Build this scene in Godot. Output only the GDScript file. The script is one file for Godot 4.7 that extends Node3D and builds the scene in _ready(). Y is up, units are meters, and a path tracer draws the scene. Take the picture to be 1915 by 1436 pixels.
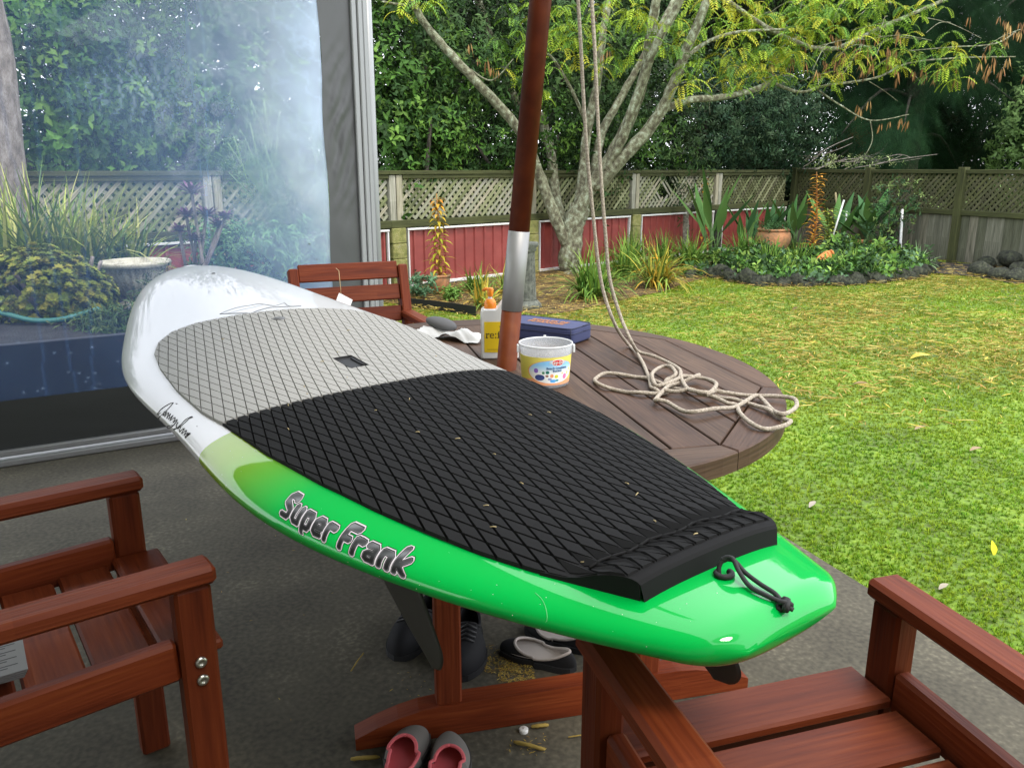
extends Node3D

# ---------- helpers ----------
var rng := RandomNumberGenerator.new()
const BO := Vector3(0.339189, 0.768684, -0.874310)
const BD := Vector3(-0.578204, 0.033852, -0.815189)
const BR := Vector3(0.815887, 0.027479, -0.577558)
const BU := Vector3(-0.002849, 0.999049, 0.043508)
const BL := 2.64

func lin(r: float, g: float, b: float) -> Color:
	return Color(r, g, b).linear_to_srgb()

func rr(a: float, b: float) -> float:
	return rng.randf_range(a, b)

func nodename(called: String) -> String:
	if not has_node(NodePath(called)):
		return called
	var n := 1
	while has_node(NodePath("%s_%03d" % [called, n])):
		n += 1
	return "%s_%03d" % [called, n]

func tag(o: Node3D, label: String, category: String, group := "") -> Node3D:
	o.set_meta("label", label)
	o.set_meta("category", category)
	if group:
		o.set_meta("group", group)
	return o

func thing(called: String, label: String, category: String, at := Vector3.ZERO, turn := 0.0, group := "") -> Node3D:
	var o := Node3D.new()
	o.name = nodename(called)
	add_child(o)
	o.position = at
	o.rotation.y = turn
	return tag(o, label, category, group)

func put(parent: Node3D, called: String, mesh: Mesh, m: Material, at := Vector3.ZERO) -> MeshInstance3D:
	var o := MeshInstance3D.new()
	o.name = nodename(called) if parent == self else called
	o.mesh = mesh
	o.material_override = m
	o.position = at
	parent.add_child(o, true)
	return o

# makes a part a sub-part of another part of the same thing, where it stands
func under(part: Node3D, child: Node3D) -> void:
	var t := part.transform.affine_inverse() * child.transform
	var kind = child.get_meta("kind") if child.has_meta("kind") else null
	var called := String(child.name).rstrip("0123456789_")
	child.get_parent().remove_child(child)
	child.name = called
	part.add_child(child, true)
	child.transform = t

func structure(called: String, mesh: Mesh, m: Material) -> MeshInstance3D:
	var o := put(self, called, mesh, m)
	o.set_meta("kind", "structure")
	return o

func copies(parent: Node3D, called: String, mesh: Mesh, m: Material, where: Array, tint: Array, stuff := true) -> MultiMeshInstance3D:
	var mm := MultiMesh.new()
	mm.transform_format = MultiMesh.TRANSFORM_3D
	mm.use_colors = true
	mm.mesh = mesh
	mm.instance_count = where.size()
	for i in where.size():
		mm.set_instance_transform(i, where[i])
		mm.set_instance_color(i, tint[i])
	var o := MultiMeshInstance3D.new()
	o.name = nodename(called) if parent == self else called
	o.multimesh = mm
	o.material_override = m
	if stuff:
		o.set_meta("kind", "stuff")
	parent.add_child(o, true)
	return o

func begin(smooth := true) -> SurfaceTool:
	var st := SurfaceTool.new()
	st.begin(Mesh.PRIMITIVE_TRIANGLES)
	st.set_smooth_group(0 if smooth else -1)
	st.set_color(Color.WHITE)
	return st

func done(st: SurfaceTool) -> ArrayMesh:
	st.generate_normals()
	return st.commit()

func tri(st: SurfaceTool, a: Vector3, b: Vector3, c: Vector3) -> void:
	st.add_vertex(a)
	st.add_vertex(b)
	st.add_vertex(c)

func quad(st: SurfaceTool, a: Vector3, b: Vector3, c: Vector3, d: Vector3) -> void:
	tri(st, a, b, c)
	tri(st, a, c, d)

# a quad whose front looks away from the point inside
func quad_from(st: SurfaceTool, a: Vector3, b: Vector3, c: Vector3, d: Vector3, inside: Vector3) -> void:
	var n := (a - c).cross(a - b) + (a - d).cross(a - c)
	if n.dot((a + b + c + d) / 4.0 - inside) < 0.0:
		quad(st, a, d, c, b)
	else:
		quad(st, a, b, c, d)

# box with chamfered edges
func block(st: SurfaceTool, c: Vector3, size: Vector3, ch := 0.004, basis := Basis.IDENTITY) -> void:
	var h := size / 2.0
	ch = minf(ch, minf(h.x, minf(h.y, h.z)) * 0.45)
	var ax := [Vector3.RIGHT, Vector3.UP, Vector3.BACK]
	var hh := [h.x, h.y, h.z]
	for i in 3:
		var j := (i + 1) % 3
		var k := (i + 2) % 3
		for s in [-1.0, 1.0]:
			var o: Vector3 = ax[i] * (hh[i] * s)
			var p: Vector3 = ax[j] * (hh[j] - ch)
			var q: Vector3 = ax[k] * (hh[k] - ch)
			quad_from(st, c + basis * (o - p - q), c + basis * (o + p - q), c + basis * (o + p + q), c + basis * (o - p + q), c)
			for t in [-1.0, 1.0]:
				# edge between face i and face j, along k
				var oj: Vector3 = ax[j] * (hh[j] * t)
				var pi: Vector3 = ax[i] * ((hh[i] - ch) * s)
				var pj: Vector3 = ax[j] * ((hh[j] - ch) * t)
				quad_from(st, c + basis * (o + pj - q), c + basis * (o + pj + q), c + basis * (pi + oj + q), c + basis * (pi + oj - q), c)
				if i == 0:
					for w in [-1.0, 1.0]:
						var ck: Vector3 = ax[2] * (hh[2] * w)
						var pk: Vector3 = ax[2] * ((hh[2] - ch) * w)
						var a: Vector3 = c + basis * (ax[0] * (hh[0] * s) + pj + pk)
						var b: Vector3 = c + basis * (pi + oj + pk)
						var d: Vector3 = c + basis * (pi + pj + ck)
						if ((a - d).cross(a - b)).dot(a + b + d - 3.0 * c) < 0.0:
							tri(st, a, d, b)
						else:
							tri(st, a, b, d)

func box_mesh(size: Vector3, ch := 0.004) -> ArrayMesh:
	var st := begin(false)
	block(st, Vector3.ZERO, size, ch)
	return done(st)

# a plank from a to b; its local x runs along it, local y is its thickness direction (near up)
func plank(parent: Node3D, called: String, a: Vector3, b: Vector3, width: float, thick: float, m: Material, up := Vector3.UP, ch := 0.004) -> MeshInstance3D:
	var x := (b - a).normalized()
	var z := x.cross(up).normalized()
	var y := z.cross(x)
	var o := put(parent, called, box_mesh(Vector3((b - a).length(), thick, width), ch), m)
	o.transform = Transform3D(Basis(x, y, z), (a + b) / 2.0)
	return o

func spline(pts: Array, per := 6) -> Array:
	var out := []
	for i in pts.size() - 1:
		var p0: Vector3 = pts[maxi(i - 1, 0)]
		var p1: Vector3 = pts[i]
		var p2: Vector3 = pts[i + 1]
		var p3: Vector3 = pts[mini(i + 2, pts.size() - 1)]
		for k in per:
			out.append(p1.cubic_interpolate(p2, p0, p3, float(k) / per))
	out.append(pts[-1])
	return out

# tube through points; radii: a float or an array
func tube(st: SurfaceTool, pts: Array, radii, sides := 8, caps := true, rough := 0.0) -> void:
	var n := pts.size()
	var rings := []
	var t0: Vector3 = (pts[1] - pts[0]).normalized()
	var u := t0.cross(Vector3.UP if absf(t0.y) < 0.9 else Vector3.RIGHT).normalized()
	for i in n:
		var t: Vector3 = (pts[mini(i + 1, n - 1)] - pts[maxi(i - 1, 0)]).normalized()
		u = (u - t * u.dot(t)).normalized()
		var v := t.cross(u)
		var r: float = radii[i] if radii is Array else radii
		var ring := []
		for k in sides:
			var a := TAU * k / sides
			var q := r * (1.0 + (rr(-rough, rough) if rough > 0.0 else 0.0))
			ring.append(pts[i] + (u * cos(a) + v * sin(a)) * q)
		rings.append(ring)
	for i in n - 1:
		for k in sides:
			var k2 := (k + 1) % sides
			quad(st, rings[i][k], rings[i + 1][k], rings[i + 1][k2], rings[i][k2])
	if caps:
		for k in range(1, sides - 1):
			tri(st, rings[0][0], rings[0][k], rings[0][k + 1])
			tri(st, rings[n - 1][0], rings[n - 1][k + 1], rings[n - 1][k])

func tube_mesh(pts: Array, radii, sides := 8, rough := 0.0) -> ArrayMesh:
	var st := begin()
	tube(st, pts, radii, sides, true, rough)
	return done(st)

# turned shape; profile of Vector2(radius, height), from bottom to top
func lathe(st: SurfaceTool, profile: Array, sides := 32, at := Vector3.ZERO, flute := 0.0, flutes := 0) -> void:
	for i in profile.size() - 1:
		for k in sides:
			var p := []
			for q in [[i, k], [i + 1, k], [i + 1, k + 1], [i, k + 1]]:
				var a: float = TAU * q[1] / sides
				var r: float = profile[q[0]].x * (1.0 + (flute * cos(a * flutes) if flutes else 0.0))
				p.append(at + Vector3(cos(a) * r, profile[q[0]].y, sin(a) * r))
			quad(st, p[0], p[3], p[2], p[1])

func lathe_mesh(profile: Array, sides := 32, flute := 0.0, flutes := 0) -> ArrayMesh:
	var st := begin()
	lathe(st, profile, sides, Vector3.ZERO, flute, flutes)
	return done(st)

# flat polygon in x, z at height y, facing up
func sheet(poly: PackedVector2Array, y: float, thick := 0.0) -> ArrayMesh:
	var st := begin(false)
	var idx := Geometry2D.triangulate_polygon(poly)
	for i in range(0, idx.size(), 3):
		var a := poly[idx[i]]
		var b := poly[idx[i + 1]]
		var c := poly[idx[i + 2]]
		var va := Vector3(a.x, y, a.y)
		var vb := Vector3(b.x, y, b.y)
		var vc := Vector3(c.x, y, c.y)
		if (va - vc).cross(va - vb).y < 0.0:
			tri(st, va, vc, vb)
		else:
			tri(st, va, vb, vc)
		if thick > 0.0:
			var dn := Vector3(0, -thick, 0)
			if (va - vc).cross(va - vb).y < 0.0:
				tri(st, va + dn, vb + dn, vc + dn)
			else:
				tri(st, va + dn, vc + dn, vb + dn)
	if thick > 0.0:
		var mid := Vector2.ZERO
		for q in poly:
			mid += q / poly.size()
		for i in poly.size():
			var a := poly[i]
			var b := poly[(i + 1) % poly.size()]
			quad_from(st, Vector3(a.x, y, a.y), Vector3(b.x, y, b.y), Vector3(b.x, y - thick, b.y), Vector3(a.x, y - thick, a.y), Vector3(mid.x, y - thick / 2.0, mid.y))
	return done(st)

func flatten(a: Array) -> PackedVector2Array:
	var out := PackedVector2Array()
	for v in a:
		out.append(Vector2(v.x, v.z))
	return out

# stone-like lump
func lump(size: Vector3, seed_: int, rough := 0.25, flat_bottom := true) -> ArrayMesh:
	var nz := FastNoiseLite.new()
	nz.seed = seed_
	nz.frequency = 0.9
	var st := begin()
	var nu := 16
	var nv := 9
	var f := func(i: int, j: int) -> Vector3:
		var a := TAU * (i % nu) / nu
		var b := -PI / 2 + PI * j / nv
		var d := Vector3(cos(a) * cos(b), sin(b), sin(a) * cos(b))
		var s := 1.0 + rough * (nz.get_noise_3dv(d * 1.3) * 1.6 + 0.5 * nz.get_noise_3dv(d * 4.0))
		var q := d * s * size
		if flat_bottom:
			q.y = maxf(q.y, -size.y * 0.35)
		return q
	for i in nu:
		for j in nv:
			quad(st, f.call(i, j), f.call(i + 1, j), f.call(i + 1, j + 1), f.call(i, j + 1))
	return done(st)

# ---------- textures and materials ----------
func grain(seed_: int, along: int, across: int, size: Vector2i) -> Image:
	var nz := FastNoiseLite.new()
	nz.seed = seed_
	nz.frequency = 0.11
	nz.fractal_octaves = 4
	var im := nz.get_seamless_image(along, across)
	im.convert(Image.FORMAT_RGBA8)
	im.resize(size.x, size.y, Image.INTERPOLATE_CUBIC)
	return im

# mixes layers of noise [image, weight] into colours along a gradient
func dye(layers: Array, ramp: Gradient, size: Vector2i, contrast := 1.6) -> ImageTexture:
	var im := Image.create(size.x, size.y, true, Image.FORMAT_RGB8)
	for y in size.y:
		for x in size.x:
			var v := 0.0
			var w := 0.0
			for l in layers:
				v += l[0].get_pixel(x, y).r * l[1]
				w += l[1]
			im.set_pixel(x, y, ramp.sample(clampf((v / w - 0.5) * contrast + 0.5, 0.0, 1.0)))
	im.generate_mipmaps()
	return ImageTexture.create_from_image(im)

func ramp_of(cols: Array) -> Gradient:
	var g := Gradient.new()
	g.offsets = PackedFloat32Array(range(cols.size()).map(func(i): return float(i) / (cols.size() - 1)))
	g.colors = PackedColorArray(cols)
	return g

func noise_pic(layers: Array, size: Vector2i, contrast := 1.6) -> ImageTexture:
	return dye(layers, ramp_of([Color.BLACK, Color.WHITE]), size, contrast)

func plain(c: Color, rough := 0.6, metal := 0.0) -> StandardMaterial3D:
	var m := StandardMaterial3D.new()
	m.albedo_color = c
	m.roughness = rough
	m.metallic = metal
	return m

func textured(tex: Texture2D, scale: Vector3, rough := 0.6, world := false, bump: Texture2D = null, depth := 0.0) -> StandardMaterial3D:
	var m := StandardMaterial3D.new()
	m.albedo_texture = tex
	m.roughness = rough
	m.uv1_triplanar = true
	m.uv1_world_triplanar = world
	m.uv1_scale = scale
	m.uv1_triplanar_sharpness = 6.0
	if bump:
		m.heightmap_enabled = true
		m.heightmap_texture = bump
		m.heightmap_scale = depth
	return m

func shifted(m: StandardMaterial3D, n: int, tints: Array) -> Array:
	var out := []
	for i in n:
		var c: StandardMaterial3D = m.duplicate()
		c.uv1_offset = Vector3(0.37 * i, 0.23 * i, 0.61 * i)
		c.albedo_color = tints[i % tints.size()]
		out.append(c)
	return out

func leafy(rough := 0.45, through := 0.35) -> StandardMaterial3D:
	var m := StandardMaterial3D.new()
	m.vertex_color_use_as_albedo = true
	m.roughness = rough
	m.metallic_specular = 0.22
	if through > 0.0:
		m.backlight_enabled = true
		m.backlight = Color(through, through, through)
	return m

var M := {}

func make_materials() -> void:
	var S := Vector2i(512, 256)
	var streak := grain(3, 20, 180, S)
	var fine := grain(4, 60, 256, S)
	var broad := grain(5, 10, 24, S)
	var wb := noise_pic([[fine, 1.0], [streak, 0.6]], S, 1.8)
	var red := dye([[streak, 0.7], [fine, 0.9], [broad, 1.1]], ramp_of([lin(0.075, 0.013, 0.004), lin(0.165, 0.032, 0.009), lin(0.27, 0.066, 0.018)]), S, 1.1)
	var redm := textured(red, Vector3(0.9, 3.6, 3.6), 0.5, false, wb, 0.05)
	redm.metallic_specular = 0.3
	M.red = shifted(redm, 5, [Color(0.92, 0.92, 0.94), Color(0.82, 0.80, 0.80), Color(0.93, 0.90, 0.88), Color(0.86, 0.86, 0.88), Color(0.76, 0.72, 0.72)])
	var grey := dye([[streak, 0.8], [fine, 0.9], [broad, 0.8]], ramp_of([lin(0.034, 0.019, 0.013), lin(0.076, 0.045, 0.031), lin(0.13, 0.082, 0.058)]), S, 1.4)
	var greym := textured(grey, Vector3(0.9, 3.6, 3.6), 0.55, false, wb, 0.05)
	greym.metallic_specular = 0.35
	M.table = shifted(greym, 5, [Color(1, 0.97, 0.90), Color(0.92, 0.87, 0.82), Color(1, 0.95, 0.87), Color(0.95, 0.93, 0.88), Color(0.87, 0.83, 0.77)])
	var weathered := dye([[streak, 1.0], [fine, 0.7], [broad, 0.9]], ramp_of([lin(0.11, 0.11, 0.08), lin(0.27, 0.265, 0.205), lin(0.45, 0.43, 0.36)]), S, 1.6)
	M.lath = shifted(textured(weathered, Vector3(0.8, 3.0, 3.0), 0.85), 5, [Color(1, 1, 1), Color(0.92, 0.95, 0.8), Color(0.8, 0.85, 0.66), Color(1, 0.98, 0.93), Color(0.9, 0.92, 0.86)])
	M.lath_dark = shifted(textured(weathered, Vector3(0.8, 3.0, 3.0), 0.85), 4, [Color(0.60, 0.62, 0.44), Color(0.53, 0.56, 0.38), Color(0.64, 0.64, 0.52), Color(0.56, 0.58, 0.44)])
	M.rail = textured(weathered, Vector3(0.8, 3.0, 3.0), 0.9)
	M.rail.albedo_color = Color(0.47, 0.50, 0.31)
	M.paling = shifted(textured(weathered, Vector3(0.8, 3.0, 3.0), 0.9), 4, [Color(0.72, 0.73, 0.70), Color(0.65, 0.66, 0.63), Color(0.78, 0.77, 0.74), Color(0.58, 0.60, 0.54)])
	var T := Vector2i(512, 512)
	var n1 := grain(11, 512, 512, T)
	var n2 := grain(12, 90, 90, T)
	var n3 := grain(13, 22, 22, T)
	var nb := noise_pic([[n1, 1.0], [n2, 0.4]], T, 1.8)
	M.concrete = textured(dye([[n1, 1.5], [n2, 0.25], [n3, 1.0]], ramp_of([lin(0.034, 0.031, 0.024), lin(0.058, 0.054, 0.043), lin(0.085, 0.08, 0.064), lin(0.17, 0.16, 0.13)]), T, 1.35), Vector3(0.8, 0.8, 0.8), 0.88, true, nb, 0.05)
	M.concrete.albedo_color = Color(1.0, 0.975, 0.90)
	M.lawn = textured(dye([[n1, 1.2], [n2, 0.9], [n3, 1.2]], ramp_of([lin(0.06, 0.085, 0.012), lin(0.10, 0.17, 0.016), lin(0.16, 0.26, 0.022), lin(0.25, 0.32, 0.035)]), T, 1.9), Vector3(0.4, 0.4, 0.4), 0.95, true, nb, 1.0)
	M.mulch = textured(dye([[n1, 1.3], [n2, 1.0], [n3, 0.5]], ramp_of([lin(0.03, 0.02, 0.01), lin(0.10, 0.065, 0.025), lin(0.22, 0.14, 0.045), lin(0.36, 0.25, 0.08)]), T, 2.2), Vector3(0.9, 0.9, 0.9), 0.95, true, nb, 2.0)
	M.soil = textured(dye([[n1, 1.3], [n2, 1.0]], ramp_of([lin(0.004, 0.004, 0.006), lin(0.012, 0.012, 0.015), lin(0.03, 0.03, 0.03)]), T, 2.0), Vector3(0.9, 0.9, 0.9), 0.9, true, nb, 1.0)
	M.gravel = textured(dye([[n1, 1.0], [n2, 0.4]], ramp_of([lin(0.015, 0.015, 0.016), lin(0.05, 0.05, 0.05), lin(0.11, 0.11, 0.11)]), T, 2.4), Vector3(1.5, 1.5, 1.5), 0.9, true, nb, 3.0)
	M.bark = textured(dye([[n1, 0.7], [n2, 1.4], [n3, 0.5]], ramp_of([lin(0.075, 0.065, 0.04), lin(0.15, 0.145, 0.09), lin(0.24, 0.25, 0.16), lin(0.40, 0.45, 0.34)]), T, 2.2), Vector3(1.3, 1.0, 1.3), 0.95, true, nb, 0.8)
	M.dark_bark = textured(dye([[n1, 0.7], [n2, 1.4]], ramp_of([lin(0.02, 0.016, 0.012), lin(0.05, 0.042, 0.032), lin(0.10, 0.09, 0.07)]), T, 2.0), Vector3(1.6, 0.8, 1.6), 0.95, true)
	M.grey_bark = textured(dye([[n1, 0.7], [n2, 1.0]], ramp_of([lin(0.12, 0.10, 0.085), lin(0.2, 0.17, 0.15), lin(0.3, 0.27, 0.25)]), T, 2.0), Vector3(1.6, 0.5, 1.6), 0.95, true)
	M.stone = textured(dye([[n1, 0.8], [n2, 1.2], [n3, 0.6]], ramp_of([lin(0.010, 0.012, 0.008), lin(0.024, 0.027, 0.018), lin(0.05, 0.058, 0.03), lin(0.10, 0.105, 0.07)]), T, 2.0), Vector3(2.2, 2.2, 2.2), 0.9, true, nb, 1.0)
	M.pale_stone = textured(dye([[n1, 0.8], [n2, 1.0], [n3, 0.9]], ramp_of([lin(0.09, 0.085, 0.06), lin(0.26, 0.25, 0.19), lin(0.45, 0.43, 0.34)]), T, 2.0), Vector3(2.0, 2.0, 2.0), 0.9, true, nb, 0.6)
	M.grey_stone = textured(dye([[n1, 0.8], [n2, 1.0], [n3, 0.9]], ramp_of([lin(0.06, 0.065, 0.055), lin(0.13, 0.14, 0.115), lin(0.24, 0.25, 0.2)]), T, 2.0), Vector3(2.0, 2.0, 2.0), 0.9, true, nb, 0.6)
	M.mossy = textured(dye([[n1, 0.8], [n2, 1.0], [n3, 1.2]], ramp_of([lin(0.09, 0.10, 0.03), lin(0.2, 0.21, 0.06), lin(0.30, 0.28, 0.10), lin(0.36, 0.35, 0.22)]), T, 2.0), Vector3(1.5, 1.5, 1.5), 0.95, true, nb, 0.6)
	M.terracotta = textured(dye([[n1, 0.5], [n2, 0.8], [n3, 1.3]], ramp_of([lin(0.16, 0.13, 0.07), lin(0.42, 0.19, 0.085), lin(0.60, 0.30, 0.14)]), T, 1.8), Vector3(1.2, 1.2, 1.2), 0.85, true)
	M.sheet_red = textured(dye([[n1, 0.4], [n2, 0.6], [n3, 1.2]], ramp_of([lin(0.19, 0.036, 0.03), lin(0.25, 0.048, 0.04), lin(0.31, 0.075, 0.062)]), T, 1.5), Vector3(0.8, 0.8, 0.8), 0.5, true)
	M.leaf = leafy(0.5, 0.3)
	M.matt_leaf = leafy(0.7, 0.35)
	M.white = plain(lin(0.66, 0.66, 0.63), 0.6)
	M.black = plain(lin(0.012, 0.012, 0.013), 0.55)

# ---------- plants ----------
# one leaf as a folded, arched blade of a few segments
func blade(st: SurfaceTool, base: Vector3, dir: Vector3, side: Vector3, length: float, width: float, droop: float, seg: int, c0: Color, c1: Color, fold := 0.25, shape := 0.35) -> void:
	var prev := []
	var p := base
	var d := dir.normalized()
	for i in seg + 1:
		var t := float(i) / seg
		var w := width * 0.5 * (pow(maxf(t, 0.02) / shape, 0.6) if t < shape else pow(maxf(1.0 - (t - shape) / (1.0 - shape), 0.0), 0.8))
		w = maxf(w, width * 0.04)
		var s := (side - d * side.dot(d)).normalized()
		var up := s.cross(d).normalized()
		var row := [p - s * w + up * w * fold, p, p + s * w + up * w * fold]
		if i > 0:
			st.set_color(c0.lerp(c1, t - 0.5 / seg))
			quad(st, prev[0], row[0], row[1], prev[1])
			quad(st, prev[1], row[1], row[2], prev[2])
		prev = row
		p += d * length / seg
		d = (d + Vector3(0, -droop / seg, 0)).normalized()

func spray_mesh(n: int, length: float, leaf: float, width: float, seed_: int) -> ArrayMesh:
	rng.seed = seed_
	var st := begin()
	for i in n:
		var t := (i + 0.5) / n
		var a := i * 2.4
		var base := Vector3(rr(-0.2, 0.2) * length, t * length, rr(-0.2, 0.2) * length)
		var d := Vector3(cos(a), rr(-0.1, 0.9), sin(a)).normalized()
		var side := d.cross(Vector3(rr(-0.5, 0.5), 1, rr(-0.5, 0.5))).normalized()
		var k := rr(0.8, 1.15)
		blade(st, base, d, side, leaf * rr(0.75, 1.2), width * rr(0.8, 1.2), rr(0.2, 0.9), 2, Color(k, k, k), Color(k, k * 1.02, k), 0.35, 0.45)
	return done(st)

func needle_mesh(seed_: int) -> ArrayMesh:
	rng.seed = seed_
	var st := begin()
	for b in 5:
		var a := rr(-1.2, 1.2)
		var d := Vector3(sin(a), 0.1 - 0.25 * b, cos(a)).normalized()
		var p := Vector3.ZERO
		for i in 14:
			p += d * 0.045
			d = (d + Vector3(0, -0.05, 0)).normalized()
			for s in [-1.0, 1.0]:
				var side: Vector3 = d.cross(Vector3.UP).normalized() * s
				blade(st, p, (side + d * 0.7 + Vector3(0, -0.25, 0)).normalized(), d, 0.13 * (1.1 - i / 16.0), 0.016, 0.6, 1, Color.WHITE, Color.WHITE, 0.2, 0.5)
	return done(st)

# feathery leaf of the garden tree: a hanging stalk with pairs of leaflets
func feather_mesh(seed_: int) -> ArrayMesh:
	rng.seed = seed_
	var st := begin()
	for f in 3:
		var a := f * 2.1 + rr(-0.4, 0.4)
		var d := Vector3(cos(a), 0.25, sin(a)).normalized()
		var p := Vector3.ZERO
		for i in 8:
			p += d * 0.028
			d = (d + Vector3(0, -0.22, 0)).normalized()
			var side := d.cross(Vector3.UP).normalized()
			if side.length() < 0.5:
				side = Vector3.RIGHT
			for s in [-1.0, 1.0]:
				var k := rr(0.85, 1.2)
				blade(st, p, (side * s + d * 0.7).normalized(), d, 0.062 * (1.0 - absf(i - 3.5) / 9.0), 0.017, 0.9, 2, Color(k, k, k), Color(k, k, k), 0.1, 0.5)
	return done(st)

func pod_mesh() -> ArrayMesh:
	rng.seed = 77
	var st := begin()
	for i in 5:
		var a := i * 1.3
		blade(st, Vector3(cos(a) * 0.02, -0.01 * i, sin(a) * 0.02), Vector3(cos(a) * 0.25, -1, sin(a) * 0.25), Vector3(-sin(a), 0, cos(a)), rr(0.09, 0.15), 0.022, 0.2, 3, Color.WHITE, Color(0.9, 0.85, 0.8), 0.1, 0.5)
	return done(st)

# a tuft of strap leaves
func strap_mesh(n: int, length: float, width: float, cols: Array, seed_: int, spread := 0.5, droop := 1.8) -> ArrayMesh:
	rng.seed = seed_
	var st := begin()
	for i in n:
		var a := rr(0, TAU)
		var lean := rr(0.1, spread)
		var d := Vector3(cos(a) * lean, 1, sin(a) * lean).normalized()
		var r := sqrt(rng.randf()) * length * 0.22
		var b := rr(0, TAU)
		var c: Color = cols[rng.randi() % cols.size()]
		var k := rr(0.75, 1.2)
		blade(st, Vector3(cos(b) * r, 0, sin(b) * r), d, Vector3(-sin(a), 0, cos(a)), length * rr(0.6, 1.15), width * rr(0.7, 1.2), droop * rr(0.4, 1.3) * (0.4 + lean), 6, c * k, c * k * 1.1, 0.3, 0.3)
	return done(st)

# a stem wrapped in lance-shaped leaves
func lily_mesh(height: float, n: int, leaf: float, width: float, low: Color, mid: Color, top: Color, seed_: int, droop := 1.2) -> ArrayMesh:
	rng.seed = seed_
	var st := begin()
	for i in n:
		var t := (i + 0.3) / n
		var a := i * 2.39996
		var up := lerpf(0.7, 0.2, t)
		var d := Vector3(cos(a), up, sin(a)).normalized()
		var c := low.lerp(mid, minf(1.0, t * 2.0)).lerp(top, clampf(t * 2.0 - 1.0, 0.0, 1.0))
		c = c * rr(0.7, 1.25)
		c.g *= rr(0.75, 1.15)
		blade(st, Vector3(cos(a) * 0.012, t * height, sin(a) * 0.012), d, Vector3(-sin(a), 0, cos(a)), leaf * rr(0.7, 1.15) * (1.0 - 0.45 * t), width, droop * rr(0.5, 1.6), 4, c, c, 0.3, 0.4)
	return done(st)

func big_leaf_mesh(length: float, width: float, droop: float, c: Color) -> ArrayMesh:
	var st := begin()
	blade(st, Vector3.ZERO, Vector3(0, 1, 0.15), Vector3.RIGHT, length, width, droop, 8, c, c * 1.12, 0.28, 0.4)
	return done(st)

func pick(cols: Array) -> Color:
	var c: Color = cols[rng.randi() % cols.size()]
	var k := rr(0.72, 1.25)
	return Color(c.r * k, c.g * k, c.b * k)

func any_turn(lean := 1.2) -> Basis:
	return Basis(Vector3.UP, rr(0, TAU)) * Basis(Vector3.RIGHT, rr(-lean, lean)) * Basis(Vector3.BACK, rr(-lean, lean))

# leaf sprays spread through the outer volume of ellipsoids: blobs of [centre, radii]
func leaf_cloud(parent: Node3D, called: String, mesh: Mesh, m: Material, blobs: Array, per_m2: float, size: float, cols: Array, seed_: int, inner := 0.55, toward := true) -> void:
	rng.seed = seed_
	var where := []
	var tint := []
	for b in blobs:
		var c: Vector3 = b[0]
		var r: Vector3 = b[1]
		var area := 4.0 * PI * pow((pow(r.x * r.y, 1.6) + pow(r.x * r.z, 1.6) + pow(r.y * r.z, 1.6)) / 3.0, 1.0 / 1.6)
		for i in int(area * per_m2):
			var d := Vector3(rr(-1, 1), rr(-1, 1), rr(-1, 1))
			if d.length() > 1.0 or d.length() < 0.05:
				continue
			d = d.normalized()
			if toward and d.dot((c - Vector3(0, 1, 0)).normalized()) > 0.45:
				continue
			var p := c + d * r * rr(inner, 1.08)
			if p.y < -0.02:
				continue
			var out := (d + Vector3(rr(-0.7, 0.7), rr(-0.4, 0.8), rr(-0.7, 0.7))).normalized()
			var side := out.cross(Vector3(rr(-1, 1), rr(-1, 1), rr(-1, 1))).normalized()
			var s := size * rr(0.7, 1.3)
			where.append(Transform3D(Basis(side, out, side.cross(out)) * s, p))
			tint.append(pick(cols))
	copies(parent, called, mesh, m, where, tint)

# ---------- furniture ----------
func slat_mesh(size: Vector3) -> ArrayMesh:
	return box_mesh(size, 0.006)

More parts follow.
